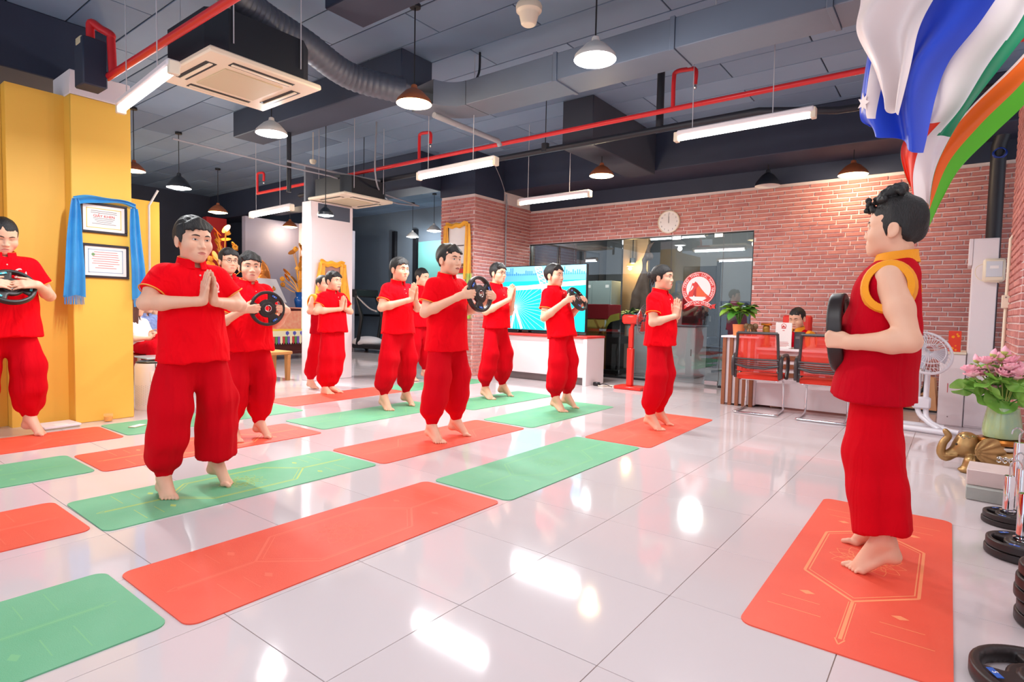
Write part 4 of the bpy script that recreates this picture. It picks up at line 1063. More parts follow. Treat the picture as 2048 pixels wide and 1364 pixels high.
for a in ((-2.48, -.92, .86, 'g', .0, 'green mat at the bottom left corner of the picture'), (-2.41, .89, 2.66, 'r', .0, 'red mat end to end between two green mats in front row'), (-2.385, 2.70, 4.53, 'g', 0, 'empty green mat in the middle of the front row'),
          (-2.34, 4.56, 6.30, 'r', .02, 'red mat under the bare feet of the woman'), (-3.69, -.80, .99, 'r', 0, 'red mat cut off at the left edge, nearest one'), (-3.60, 1.02, 2.715, 'G', -.01, 'green mat with lotus print under the front praying man'),
          (-3.58, 2.75, 4.51, 'r', 0, 'red mat under the man holding a disc up high'), (-3.55, 4.57, 6.30, 'g', 0, 'green mat under the man leaning back with a disc'), (-4.86, -.45, 1.36, 'g', 0, 'green mat at the left edge, behind the red one'),
          (-4.80, 1.385, 3.08, 'R', 0, 'red mat under the man with an upright weight disc at left'), (-4.94, 3.16, 4.90, 'g', .02, 'green mat under the praying man left of the column'), (-4.60, 4.93, 6.56, 'g', -.03, 'green mat under the praying man with glasses'),
          (-5.86, .08, 1.87, 'r', 0, 'red mat at the far left beside the yellow wall'), (-5.92, 1.90, 3.62, 'g', .02, 'green mat with a small phone lying on it'), (-6.27, 3.68, 5.39, 'r', .02, 'red mat furthest back, before the white pier'),
          (-6.22, 5.42, 7.18, 'g', -.04, 'green mat furthest back, beside the brick column'), (-.275, 2.19, 4.06, 'R', .006, 'red mat with lotus print under the trainer')): ex_mat(*a)

# ------------------------------------------------------------------ weight discs
def plate_mesh(R, T, h):
    f = Field((-T*.5-.012, -R-.012, -R-.012), (T*.5+.012, R+.012, R+.012), h)
    def fn(X, Y, Z):
        rr = np.sqrt(Y*Y+Z*Z); an = np.arctan2(Z, Y)
        th = T*.5*np.where(rr > R*.84, 1.0, np.where(rr < R*.36, .95, .62))
        d2 = np.maximum(rr-R, R*.165-rr)
        k = 3; aw = np.abs(((an-PI/6+PI/k) % (2*PI/k))-PI/k)
        slot = np.maximum(np.abs(rr-R*.67)-R*.125, (aw-.56)*rr*.9)
        d2 = np.maximum(d2, -slot+.004)
        q = np.abs(X)-th+.006; d2 = d2+.006+0*X
        return np.minimum(np.maximum(d2, q), 0)+np.sqrt(np.maximum(d2, 0)**2+np.maximum(q, 0)**2)-.006
    f.put(fn, (-T, -R, -R), (T, R, R), 0); V, F = f.mesh(); V = relax(V, F, 2); return to_mesh('weight_plate', V, F, M_RUBBER)
PM = plate_mesh(.155, .042, .0042)
ringm = MB(); ringm.tube([(.0, .155*.165*math.cos(a), .155*.165*math.sin(a)) for a in np.linspace(0, 2*PI, 25)[:-1]], .0045, 8, closed=True); RM = None
_r = MB(); pr = []
for x in (-.022, .022): pr.append([(x, .0255*math.cos(a), .0255*math.sin(a)) for a in np.linspace(0, 2*PI, 25)])
_r.sheet(np.array(pr)); 
for x in (-.0215, .0215): _r.tube([(x, .028*math.cos(a), .028*math.sin(a)) for a in np.linspace(0, 2*PI, 25)[:-1]], .004, 8, closed=True)
RM = _r.mesh('steel_bush', M_STEEL)
def label_mesh(m):
    b = MB(); b.box((.0195, -.022, -.008), (.0222, .022, .008), .001); return b.mesh('label', m)
LBL, LCY = label_mesh(M_BLUEL), label_mesh(M_CYANL)
T5 = text_mesh('5', .018, M_PAPER, .0004); T25 = text_mesh('25', .02, M_PAPER, .0004)
def weight_plate(M, label, scale=1.0, lab='5', group='black weight discs', cyan=False, thick=1.0):
    o = link('weight_plate', PM); o.matrix_world = M @ Matrix.Diagonal((scale*thick, scale, scale, 1)); tag(o, label, 'weight', group)
    link('steel_bush', RM, o)
    for k in range(3):
        a = PI/6+PI/3+2*PI/3*k; c = Matrix.Rotation(a, 4, 'X') @ Matrix.Translation((.0, 0.118, 0)) @ Matrix.Rotation(PI/2, 4, 'X')
        l = link('label', LCY if cyan else LBL, o); l.matrix_local = c
        t = link('lettering', T25 if lab == '25' else T5, o); t.matrix_local = c @ Matrix.Translation((.0226, 0, 0)) @ FACE_PX
    return o

# ------------------------------------------------------------------ the class
def world_of(root): return Matrix.Translation(root.location) @ Matrix.Rotation(root.rotation_euler[2], 4, 'Z')
def plate_for(P, c, label, scale=1.0, ry=0.0, rz=0.0, rx=0.0, lab='5', cyan=False, thick=1.0):
    root, T, s = P; M = world_of(root) @ Matrix.Translation(tuple(v3(*c)*s)) @ Matrix.Rotation(rz, 4, 'Z') @ Matrix.Rotation(ry, 4, 'Y') @ Matrix.Rotation(rx, 4, 'X')
    return weight_plate(M, label, scale*s, lab, 'weight discs held by people', cyan, thick)
A1 = {}
for sd, k in ((-1, 'R'), (1, 'L')): A1[k] = dict(E=(.00, sd*.285, 1.13), W=(.315, sd*.150, 1.215), d=(.02, -sd*1, .0), n=(-.81, 0, -.58), t=(-.58, 0, .81), curl=(.25, .25, .2), fan=.06, thumb=(.6, .65, .1))
P1 = make_person('man at the left edge looking down at a disc held flat', (-6.22, 1.24), -.05, 1.82, dict(hair='crew', seed=11, eyes=.25, jaw=1.06), dict(**A1, legs=stand((.06, -.18), (.10, .19), .06, l=dict(yaw=.5)), head=(.05, .38), bag=1.02, hem=.80, broad=1.08), 1.3)
plate_for(P1, (.27, 0, 1.19), 'disc with cyan labels held nearly flat by the man at left edge', 1.0, -.62, 0, .3, '25', True)
P2 = make_person('large front man in red polo praying on the green mat', (-3.66, 1.60), .0, 1.67, dict(hair='short', seed=3, jaw=1.05, part=-1, eyes=.75, hs=1.17), dict(**pray(1.205, .215, .10, .285, 1.185, .04), legs=stand((.08, -.18), (.07, .18), .055, r=dict(lift=.03, yaw=-.12), l=dict(lift=.075, yaw=.25, open=1)), head=(.06, .05), bag=1.08, hem=.83, broad=.93), 1.0)
P3 = make_person('young man in glasses and red shirt behind the front man', (-6.15, 3.05), .0, 1.75, dict(hair='short', seed=8, glasses=1, hs=1.08), dict(**hold((.30, 0, 1.10), .155, .25, 1.05), legs=stand((.06, -.15), (.04, .15), .06), head=(-.05, .02), bag=.98, badge=0), 1.7)
plate_for(P3, (.30, 0, 1.10), 'disc held low by the young man in glasses', 1.0, 0, 0, .4)
P4 = make_person('man staring at camera holding an upright disc before his chest', (-4.74, 2.53), .0, 1.60, dict(hair='short', seed=21, eyes=.7, jaw=.98), dict(**hold((.31, .0, 1.215), .155, .28, 1.06, -.02), legs=stand((.06, -.15), (.10, .13), .06, l=dict(yaw=.3)), head=(-.30, .03), bag=1.0, hem=.83, broad=1.02, vneck=0, badge=0), 1.15)
plate_for(P4, (.31, .0, 1.215), 'upright disc in front of the chest of the staring man', 1.0, 0, -.12, -.5)
P5 = make_person('man in crimson sleeveless top hidden behind a praying man', (-7.10, 4.86), .12, 1.60, dict(hair='buzz', seed=23), dict(**pray(1.16, .20), legs=stand((.06, -.20), (.02, .14), .04), bag=1.0, badge=0), 1.9, 'vest')
P6 = make_person('praying man with a black wristband before the white pier', (-6.50, 4.60), .08, 1.62, dict(hair='short', seed=27, mouth=.006), dict(**pray(1.20, .22, .10, .30), legs=stand((.07, -.10), (.04, .09), .0, l=dict(yaw=.75)), head=(.10, .0), bag=1.12, hem=.88, broad=1.04, badge=0, crotch=.30), 1.6)
root, T, s = P6; b = MB(); w = v3(.185, .05, 1.20)*s; b.tube([tuple(w+.034*s*(math.cos(a)*v3(.35, .0, .93)+math.sin(a)*v3(-.75, .66, .2)*.9)) for a in np.linspace(0, 2*PI, 17)[:-1]], .007, 6, closed=True); b.build('wristband', M_BLACKP, root)
P7 = make_person('praying man in red polo left of the brick column', (-5.05, 4.45), .0, 1.73, dict(hair='short', seed=31, part=-1, jaw=1.04), dict(**pray(1.25, .25, .12, .27, 1.15), legs=stand((.10, -.21), (.05, .19), .07), head=(.0, .02), bag=1.0, hem=.86), 1.4)
P8 = make_person('man mostly hidden behind others before the teal wall', (-6.78, 6.45), .0, 1.80, dict(hair='crew', seed=33, eyes=.25), dict(**pray(1.16, .24, .10, .25, 1.12), legs=stand((.05, -.16), (.05, .16), .06), head=(.10, .18), bag=.98, badge=0), 1.9)
P9 = make_person('man in red polo holding a disc at chest height', (-3.55, 3.69), .0, 1.72, dict(hair='short', seed=37, line=.066, mouth=.004, jaw=1.03), dict(**hold((.36, .02, 1.29), .155, .245, 1.12, -.03), legs=stand((.12, -.20), (.09, .18), .06, l=dict(yaw=.35)), head=(.02, .0), bag=1.02, hem=.79, broad=1.02), 1.1)
plate_for(P9, (.36, .02, 1.29), 'upright disc at chest height in front of brick column frame', 1.0, -.12, .0, .9)
P10 = make_person('praying man in thin glasses in front of the television', (-4.76, 5.87), .0, 1.77, dict(hair='short', seed=41, glasses=1, hs=1.06), dict(**pray(1.27, .24, .12, .25, 1.10), legs=stand((.10, -.20), (.10, .20), .06, l=dict(yaw=.3)), bag=.98, hem=.90, broad=.93, badge=0, vneck=0), 1.5)
P11 = make_person('older man leaning back with a disc against his belly', (-3.66, 5.70), .0, 1.72, dict(hair='short', seed=43, line=.072, jaw=1.04, eyes=.5), dict(**hold((.27, .02, 1.26), .155, .25, 1.09, -.04), legs=stand((.17, -.17), (.13, .17), .07, l=dict(yaw=.3)), lean=-.19, head=(.0, .18), bag=1.0, hem=.85, belly=1.0, badge=0), 1.4)
root, T, s = P11; plate_for(P11, T((.27, .02, 1.26)), 'tilted disc leaning on the belly of the older man', 1.0, -.56, .0, .5)
P12 = make_person('woman in red with a hair bun, praying in profile', (-2.34, 5.48), .0, 1.64, dict(hair='bun', seed=47, hs=1.08, jaw=.95, line=.050, eyes=.8), dict(**pray(1.19, .18, .06, .25, 1.12, .03), legs=stand((.10, -.17), (.06, .18), .07, l=dict(yaw=.3)), bag=1.0, hem=.88, broad=.95, belly=.9), 1.3)
A13 = {}
for sd, k in ((-1, 'R'), (1, 'L')): A13[k] = dict(E=(-.115 if sd > 0 else -.03, sd*.255, 1.085), W=(.110, sd*.235, 1.055), d=(1, -sd*.18, .06), n=(.0, -sd*1, 0), t=(.0, 0, 1), curl=(1.15, 1.4, .8), fan=.02, thumb=(.9, .05, .45), tcurl=.2)
P13 = make_person('trainer in crimson sleeveless top with yellow trim on the right', (-.235, 3.14), PI, 1.69, dict(hair='curly', seed=53, arm=1.14, jaw=1.04, neck=1.1), dict(**A13, legs=stand((.11, -.20), (.065, .17), .085, l=dict(yaw=.15, open=1, K=(.03, .125, .55)), r=dict(yaw=-.1, open=1, K=(.05, -.135, .55))), head=(-.10, .0), bag=1.04, hem=.79, belly=1.0, broad=1.08, lean=-.07, pelvis=(.03, 0, .98)), 1.0, 'vest')
plate_for(P13, (.205, .0, 1.10), 'large disc held edge on before the belly of the trainer', 1.24, .06, .0, .5, thick=1.25)

# ------------------------------------------------------------------ seated people at the back left
def seated_legs(z=.46, kx=.42, ax=.42, cross=False, kz=None):
    kz = kz or z+.05
    return dict(R=dict(toe=(ax+.12, -.10), lift=.0, K=(kx, -.11, kz)), L=dict(toe=(ax+.14, .10 if not cross else -.02), lift=.0, K=(kx, .11 if not cross else .03, kz+(.10 if cross else 0)), z=.0 if not cross else .16))
M_WHITEC = mat('white_cloth', (236, 230, 232), .8); M_CHECK = mat('blue_check_cloth', (70, 92, 160), .8, noise=.9, nscale=30, rgb2=(160, 176, 220)); M_CHECK2 = mat('dark_blue_check_cloth', (44, 60, 120), .8, noise=.9, nscale=26, rgb2=(130, 150, 210)); M_NAVYC = mat('navy_trouser_cloth', (30, 32, 60), .8)
AS = {}
for sd, k in ((-1, 'R'), (1, 'L')): AS[k] = dict(E=(.06, sd*.23, 1.12), W=(.31, sd*.05, 1.12), d=(.8, -sd*.5, .1), n=(0, -sd, .2), t=(0, 0, 1), curl=(.6, .8, .5))
SZ = -10.0
make_person('long haired woman in white sitting behind the yellow column', (SZ+.1, 3.50), .5, 1.66, dict(hair='long', seed=61, hair_mat=M_HAIRB, hs=1.06), dict(**AS, pelvis=(0, 0, .50), legs=seated_legs(cross=True), seated=True, shirt_mat=M_WHITEC, badge=0, vneck=0, hem=.90, head=(.9, .1), broad=.92), 2.2)
make_person('man in blue checked shirt sitting between two women', (SZ-.6, 3.90), .0, 1.74, dict(hair='crew', seed=63), dict(**AS, pelvis=(0, 0, .50), legs=seated_legs(), seated=True, shirt_mat=M_CHECK, pants_mat=M_NAVYC, badge=0, hem=.90, head=(.5, 0)), 2.2)
make_person('woman in glasses and dark checked shirt sitting furthest right', (SZ-1.2, 4.27), -.1, 1.60, dict(hair='bun', seed=65, glasses=1, hs=1.06), dict(**AS, pelvis=(0, 0, .50), legs=seated_legs(), seated=True, shirt_mat=M_CHECK2, pants_mat=M_NAVYC, badge=0, hem=.90, broad=.95, head=(.2, 0)), 2.2)
AR = {}
for sd, k in ((-1, 'R'), (1, 'L')): AR[k] = dict(E=(.05, sd*.24, 1.10), W=(.30, sd*.10, 1.10), d=(1, 0, 0), n=(0, 0, -1), t=(0, -sd, 0), curl=(.2, .2, .2))
PRC = make_person('receptionist in crimson and yellow seated behind the desk', (-1.64, 8.30), -PI/2-.35, 1.76, dict(hair='buzz', seed=67, eyes=.3), dict(**AR, pelvis=(0, 0, .50), legs=seated_legs(), seated=True, badge=1, hem=.90, head=(.1, .30)), 1.6, 'vest')
M_SOFA = mat('brown_red_leather', (150, 52, 40), .4)
for k, (x, y, lb) in enumerate(((SZ+.08, 3.50, 'brown red leather stool under the woman in white'), (SZ-.62, 3.90, 'brown red leather stool under the man in checks'), (SZ-1.22, 4.27, 'brown red leather stool under the woman in glasses'))):
    o = MB().box((-.24, -.21, .06), (.24, .21, .375), .04).build('leather_stool', M_SOFA); o.location = (x, y, 0); tag(o, lb, 'stool', 'leather stools at the back')
    for sx in (-1, 1):
        for sy in (-1, 1): l = MB().lathe([(.02, 0), (.025, .07)], 8, c=(sx*.19, sy*.17, 0)).build('leg', M_BLACKP, o)
r = empty('coffee_table', (-9.10, 3.72, 0), 0, 'low glass topped table before the seated women', 'table')
MB().box((-.22, -.45, .36), (.22, .45, .385), .006).build('table_top', mat('pale_glass_top', (200, 214, 214), .1), r)
for sx in (-1, 1):
    for sy in (-1, 1): MB().box((sx*.18-.02, sy*.40-.02, 0), (sx*.18+.02, sy*.40+.02, .36), .004).build('leg', M_STEEL, r)
b = MB(); b.lathe([(.03, 0), (.032, .02), (.032, .13), (.014, .17), (.014, .19)], 12); o = b.build('water_bottle', mat('blue_bottle', (120, 170, 220), .2)); o.location = (-9.05, 3.70, .385); tag(o, 'small blue water bottle on the low glass table', 'bottle'); MB().lathe([(.016, .19), (.016, .21), (0, .212)], 12).build('cap', M_BLUEL, o)
b = MB(); b.tube(bez([(0, -.20, .4), (0, -.23, .8), (0, -.12, 1.15), (0, .12, 1.15), (0, .23, .8), (0, .20, .4)], 8), .016, 8); r = empty('bentwood_chair', (-11.9, 4.75, 0), .3, 'bentwood chair back beyond the woman in glasses', 'chair'); b.build('backrest', M_WOODB, r); MB().box((0, -.22, .40), (.42, .22, .45), .02).build('seat', M_WOODB, r)
for sx in (.03, .38):
    for sy in (-.18, .18): MB().tube([(sx, sy, 0), (sx, sy, .4)], .016, 8).build('leg', M_WOODB, r)
# ------------------------------------------------------------------ left side
# certificates with the blue scarf
XW = -6.478
def certificate(y0, y1, z0, z1, label, kind):
    r = empty('framed_certificate', (XW, (y0+y1)/2, (z0+z1)/2), 0, label, 'certificate', 'certificates on the yellow column'); w, h = (y1-y0)/2, (z1-z0)/2
    for nm, lo, hi in (('frame_bar', (0, -w, -h), (.02, w, -h+.022)), ('frame_bar', (0, -w, h-.022), (.02, w, h)), ('frame_bar', (0, -w, -h+.022), (.02, -w+.022, h-.022)), ('frame_bar', (0, w-.022, -h+.022), (.02, w, h-.022))): MB().box(lo, hi, .004).build(nm, mat('frame_black', (46, 42, 50), .35), r)
    MB().box((0, -w+.022, -h+.022), (.006, w-.022, h-.022)).build('paper', M_PAPER, r)
    b = MB(); g = .05; t = .006
    for lo, hi in (((.006, -w+g, -h+g), (.0075, w-g, -h+g+t)), ((.006, -w+g, h-g-t), (.0075, w-g, h-g)), ((.006, -w+g, -h+g), (.0075, -w+g+t, h-g)), ((.006, w-g-t, -h+g), (.0075, w-g, h-g))): b.box(lo, hi)
    b.build('print_border', mat('gold_print', (240, 206, 96), .6) if kind else mat('grey_blue_print', (150, 176, 200), .6), r)
    if kind: text('GIẤY KHEN', .034, M_REDINK, Matrix.Translation((.0075, 0, .02)) @ FACE_PX, r)
    b = MB(); R = random.Random(5+kind)
    for k in range(8):
        zz = h-.075-k*(2*h-.15)/8
        if kind and k in (2, 3): continue
        L = (w-.07)*R.uniform(.5, .95); b.box((.006, -L, zz-.003), (.0072, L, zz+.001))
    b.build('print_line', M_INK if kind else M_REDINK, r)
    if not kind: b = MB(); b.lathe([(.014, .0065), (.014, .0075)], 16, M=Matrix.Translation((0, -w+.09, h-.10)) @ Matrix.Rotation(PI/2, 4, 'Y')); b.build('seal', mat('green_seal', (120, 160, 110), .6), r)
    return r
certificate(1.84, 2.225, 1.79, 2.075, 'framed gold bordered certificate draped with the blue scarf, upper', 1)
certificate(1.85, 2.235, 1.37, 1.69, 'framed certificate with a small seal, lower one on the column', 0)
M_BLUES = mat('blue_satin', (58, 164, 222), .35, noise=.3, nscale=9, rgb2=(34, 128, 198), sheen=.3)
r = empty('blue_scarf', (XW+.025, 2.03, 2.1), 0, 'blue satin prayer scarf draped round the two certificates', 'scarf')
def tail(y_top, y_bot, z_top, z_bot, wt, wb, sd):
    G = []
    for v in np.linspace(0, 1, 26):
        row = []
        for u in np.linspace(-1, 1, 19):
            y = y_top+(y_bot-y_top)*v+u*(wt+(wb-wt)*v**.6)/2; z = z_top+(z_bot-z_top)*v+.012*math.sin(u*3+sd)*v
            x = .030+.016*math.sin(u*6+sd+v*1.5)*(.4+.6*(1-abs(u)*.4))+.008*math.sin(v*9+sd)
            row.append((x, y-2.03, z-2.1))
        G.append(row)
    return np.array(G)
b = MB(); b.sheet(tail(1.79, 1.775, 2.08, 1.19, .05, .17, 1), thick=.003); b.build('hanging_end', M_BLUES, r)
b = MB(); b.sheet(tail(2.265, 2.315, 2.06, 1.18, .06, .13, 2), thick=.003); b.build('hanging_end', M_BLUES, r)
G = []
for v in np.linspace(0, 1, 9):
    G.append([(.030+.014*math.sin(v*7+u*3)-.02*(v-.5), 1.775+.51*u-2.03, 2.085+.035*math.sin(PI*u)+.03*math.sin(u*9)*.3-.075*v*(.7+.3*math.sin(u*5+1))-2.1+.01) for u in np.linspace(0, 1, 30)])
b = MB(); b.sheet(np.array(G), thick=.004); b.build('swag', M_BLUES, r)
b = MB()
for y0, y1, z in ((1.70, 1.85, 1.20), (2.255, 2.375, 1.185)):
    for y in np.arange(y0, y1, .009): b.tube([(.035, y-2.03, z-2.1), (.037, y-2.03+random.uniform(-.006, .006), z-2.1-.085)], .0028, 4)
tag(b.build('fringe', M_BLUES, r), kind='stuff')
# air purifier, tea, scale, phone
r = empty('air_purifier', (-6.88, 2.58, 0), 0, 'white cylindrical air purifier behind the yellow column', 'air purifier')
b = MB(); b.lathe([(.150, 0), (.158, .02), (.158, .46), (.150, .49), (.142, .50)], 36); b.build('body', M_WHITE, r)
b = MB(); b.lathe([(.142, .50), (.146, .515), (.13, .52), (.12, .505), (0, .505)], 36); b.build('top_grille', M_BLACKP, r)
b = MB()
for k in range(26):
    a = -1.6+3.2*k/25
    for z in np.arange(.06, .26, .018): b.box((-.004, -.0035, -.003), (.003, .0035, .003), M=Matrix.Translation((.157*math.cos(a), .157*math.sin(a), z+(.009 if k % 2 else 0))) @ Matrix.Rotation(a, 4, 'Z'))
tag(b.build('vent_hole', mat('vent_grey', (190, 188, 190), .6), r), kind='stuff')
b = MB(); b.box((.150, -.03, .31), (.172, .07, .42), .004, M=Matrix.Rotation(-.25, 4, 'Z')); b.build('hanging_tag', M_PAPER, r)
b = MB(); b.tube([(.155, -.02, .50), (.165, -.02, .42)], .004, 6); b.build('cord', M_BLACKP, r)
r = empty('tea_glass', (-6.40, 2.02, 0), 0, 'small glass of amber tea on the floor by the column', 'glass')
MB().lathe([(.032, .006), (.036, .05)], 20).build('tea', mat('amber_tea', (240, 158, 26), .2), r)
MB().lathe([(.034, 0), (.040, .075), (.038, .075), (.0335, .006), (.0, .006)], 20).build('tumbler', mat('clear_tumbler', (250, 240, 225), .05, alpha=.06), r)
r = empty('bathroom_scale', (-6.42, 1.63, 0), .08, 'flat white bathroom scale behind the heel of the left man', 'scale')
MB().box((-.13, -.14, .012), (.13, .14, .034), .010).build('platform', M_WHITE, r); MB().box((-.12, -.13, .0), (.12, .13, .012), .004).build('base', M_CREAMD, r); MB().box((.02, -.05, .034), (.10, .05, .0355)).build('display', M_PAPER, r)
o = MB().box((-.035, -.07, 0), (.035, .07, .009), .003).build('mobile_phone', M_CREAMD); o.location = (-5.93, 2.10, .0052); o.rotation_euler = (0, 0, .5); tag(o, 'phone in a pale case lying on a green mat', 'phone'); MB().box((-.03, -.062, .009), (.03, .062, .0094)).build('screen', M_PAPER, o)
# white pier: framed picture with yellow scarf
M_YSCARF = mat('yellow_satin', (248, 186, 24), .4, noise=.25, nscale=12, rgb2=(226, 146, 14), sheen=.3)
def scarf_frame(root, w, h, tailL, fr=(120, 84, 50), pic=None):
    for lo, hi in (((-w, -.02, -h), (w, 0, -h+.035)), ((-w, -.02, h-.035), (w, 0, h)), ((-w, -.02, -h+.035), (-w+.035, 0, h-.035)), ((w-.035, -.02, -h+.035), (w, 0, h-.035))): MB().box(lo, hi, .005).build('frame_bar', mat('gilt_brown_frame', fr, .4), root)
    MB().box((-w+.035, -.008, -h+.035), (w-.035, -.001, h-.035)).build('picture', pic or M_PAPER, root)
    for s, L in ((-1, tailL[0]), (1, tailL[1])):
        G = [[(s*(w+.01)+u*.055*(1+.7*v)+s*.03*v, -.035+.014*math.sin(u*6+v*4+s), h-.01-L*v) for u in np.linspace(-1, 1, 13)] for v in np.linspace(0, 1, 18)]
        b = MB(); b.sheet(np.array(G), thick=.003); b.build('hanging_end', M_YSCARF, root)
    G = [[(-w-.03+(2*w+.06)*u, -.036+.012*math.sin(v*6+u*5), h+.04-.085*v-.02*math.sin(PI*u)+.012*math.sin(u*17)) for u in np.linspace(0, 1, 24)] for v in np.linspace(0, 1, 7)]
    b = MB(); b.sheet(np.array(G), thick=.003); b.build('swag', M_YSCARF, root)
r = empty('framed_picture', (-7.774, 5.48, 1.57), PI/2, 'framed portrait with yellow scarf on the white pier', 'picture'); scarf_frame(r, .19, .26, (.62, .60), pic=mat('portrait_print', (186, 140, 130), .6, noise=.5, nscale=5))
r = empty('framed_picture', (-6.98, 7.495, 2.27), 0, 'framed print draped with a yellow scarf on the brick column', 'picture'); scarf_frame(r, .24, .36, (.72, .95))
b = MB(); G = [[(.31+u*.07, -.045+.012*math.sin(u*6+v*5), -.50-.78*v) for u in np.linspace(-1, 1, 11)] for v in np.linspace(0, 1, 16)]; b.sheet(np.array(G), thick=.003); b.build('green_scarf_end', mat('green_satin', (96, 170, 70), .45, noise=.5, nscale=8, rgb2=(210, 200, 90)), r)['label'] = 'green and white end of a second scarf'
b = MB(); b.box((-.16, -.012, -.02), (.16, -.009, .0)); b.box((-.15, -.012, -.12), (.12, -.009, -.112)); b.box((-.12, -.012, -.17), (.14, -.009, -.163)); b.build('print_line', M_INK, r)
r2 = empty('framed_print', (-6.95, 7.495, 1.72), 0, 'small red topped framed print below the yellow scarf', 'picture'); MB().box((-.20, -.02, -.14), (.20, 0, .14), .005).build('frame_board', mat('frame_green', (120, 168, 110), .5), r2); MB().box((-.20, -.024, .06), (.20, -.019, .14), .002).build('red_header', M_REDINK, r2); MB().box((-.17, -.023, -.12), (.17, -.019, .04), .001).build('paper', M_PAPER, r2)
# altar
r = empty('altar_cabinet', (-11.75, 7.05, 0), 0, 'dark red wooden altar cabinet before the lilac wall', 'cabinet')
MB().box((-.40, -.95, .12), (.40, .95, 1.04), .01).build('carcass', M_WOODD, r); MB().box((-.46, -1.05, 1.04), (.46, 1.05, 1.10), .012).build('top', M_WOODD, r)
MB().box((-.43, -.98, .0), (.43, -.86, .12), .01).build('foot', M_WOODD, r); MB().box((-.43, .86, .0), (.43, .98, .12), .01).build('foot', M_WOODD, r); MB().box((-.42, -.98, .12), (.43, .98, .19), .008).build('plinth_rail', M_WOODD, r)
r = empty('altar_cloth', (-11.31, 6.85, .72), 0, 'embroidered altar cloth with flower border and tassels', 'cloth')
G = [[(.012+.006*math.sin(u*9), -.62+1.24*u, .40-.62*v) for u in np.linspace(0, 1, 20)] for v in np.linspace(0, 1, 6)]
b = MB(); b.sheet(np.array(G), thick=.004); b.build('cloth', mat('salmon_brocade', (236, 110, 88), .7, noise=.7, nscale=16, rgb2=(240, 190, 150)), r)
b = MB(); b.box((.022, .34, -.22), (.028, .62, .40)); b.box((.022, -.62, -.22), (.028, .34, -.06)); b.build('border_band', mat('cream_band', (244, 230, 190), .7), r)
b = MB(); b.box((.029, .36, -.20), (.032, .42, .40)); b.box((.029, -.62, -.10), (.032, .36, -.06)); b.build('yellow_band', mat('yellow_band', (250, 206, 70), .7), r)
for k in range(8):
    y, z = (.52, .36-.11*k) if k < 5 else (.52-.17*(k-4), -.15)
    b = MB()
    for a in range(5): b.lathe([(0, .0), (.022, .001), (0, .004)], 8, M=Matrix.Translation((.029, y+.022*math.cos(a*1.257), z+.022*math.sin(a*1.257))) @ Matrix.Rotation(PI/2, 4, 'Y'))
    b.box((.029, y-.008, z-.06), (.031, y+.008, z-.03)); b.build('flower', mat('violet_thread', (92, 88, 180), .7), r)
for k in range(22):
    y = -.60+k*.056; c = [(250, 236, 190), (206, 60, 60), (90, 150, 80), (130, 90, 180)][k % 4]
    b = MB(); b.prism([(0, 0), (.05, 0), (.05, -.13), (.025, -.17), (0, -.13)], .006, M=Matrix.Translation((.024, y, -.22)) @ FACE_PX); b.build('tassel', mat(f'tassel_{k % 4}', c, .7), r)
def gold_tree(x, y, z, H, label, seed, vase=True):
    R = random.Random(seed); r = empty('golden_lotus_bouquet', (x, y, z), 0, label, 'ornament'); n = 24
    b = MB(); b.lathe([(.06, 0), (.075, .03), (.10, .14), (.105, .2), (.06, .27), (.075, .34), (.09, .36)], 20); b.build('vase', mat('blue_glaze', (30, 90, 170), .15), r)
    leaf = MB()
    for i in range(2): leaf.lathe([(0, .012), (.05, .004), (.095, .0), (.105, .012)], 12)
    lm = leaf.mesh('lotus_leaf', mat('gold_leaf', (255, 186, 70), .4)); fl = MB()
    for k in range(7): a = k*.9; fl.sphere((.035*math.cos(a), .035*math.sin(a), .05), (.022, .022, .05), 6)
    fm = fl.mesh('lotus_flower', MATS['gold_leaf'])
    for i in range(n):
        t = i/(n-1); a = R.uniform(0, 6.28); w = .30*(1-.75*t)+.05; h = .5+(H-.5)*t; c = v3(w*math.cos(a), w*math.sin(a), h)
        s = MB(); s.tube(bez([(0, 0, .34), c*v3(.4, .4, .75), c], 5), .008, 6); s.build('stem', MATS['gold_leaf'], r)
        o = link('lotus_leaf' if i % 3 else 'lotus_flower', lm if i % 3 else fm, r); o.location = tuple(c); o.rotation_euler = (R.uniform(-1.0, 1.0), R.uniform(.2, 1.3), 0)
    return r
gold_tree(-11.7, 7.40, 1.10, 1.35, 'golden lotus bouquet in a blue vase, right of the altar', 5)
gold_tree(-11.75, 5.75, 1.10, 1.55, 'golden lotus bouquet behind the young man in glasses', 9)
r = empty('golden_statue', (-11.75, 6.55, 1.10), 0, 'golden deity statue with flame halo on the altar', 'statue')
f = Field((-.3, -.36, -.02), (.3, .36, 1.15), .02); f.ell((0, 0, .09), (.2, .26, .10)); f.ell((0, 0, .26), (.16, .24, .12), .04); f.ell((0, 0, .5), (.12, .15, .2), .06); f.ell((0, 0, .78), (.085, .085, .10), .03); f.cone((0, 0, .85), (0, 0, .96), .05, .015, .02)
for s in (-1, 1): f.cone((0, s*.15, .58), (.06, s*.23, .40), .05, .04, .03); f.cone((.06, s*.23, .40), (.14, s*.06, .36), .04, .03, .03)
f.ell((-.12, 0, .62), (.02, .27, .42), .02); V, F = f.mesh(); link('statue_body', to_mesh('statue_body', V, F, mat('gold_statue', (230, 140, 60), .35, metal=.4)), r)
b = MB(); G = [[(.10+.05*math.sin(u*5), -.3+.6*u+.25*v, .62-.5*v) for u in np.linspace(0, 1, 10)] for v in np.linspace(0, 1, 10)]; b.sheet(np.array(G), thick=.005); b.build('white_scarf', M_WHITEC, r)
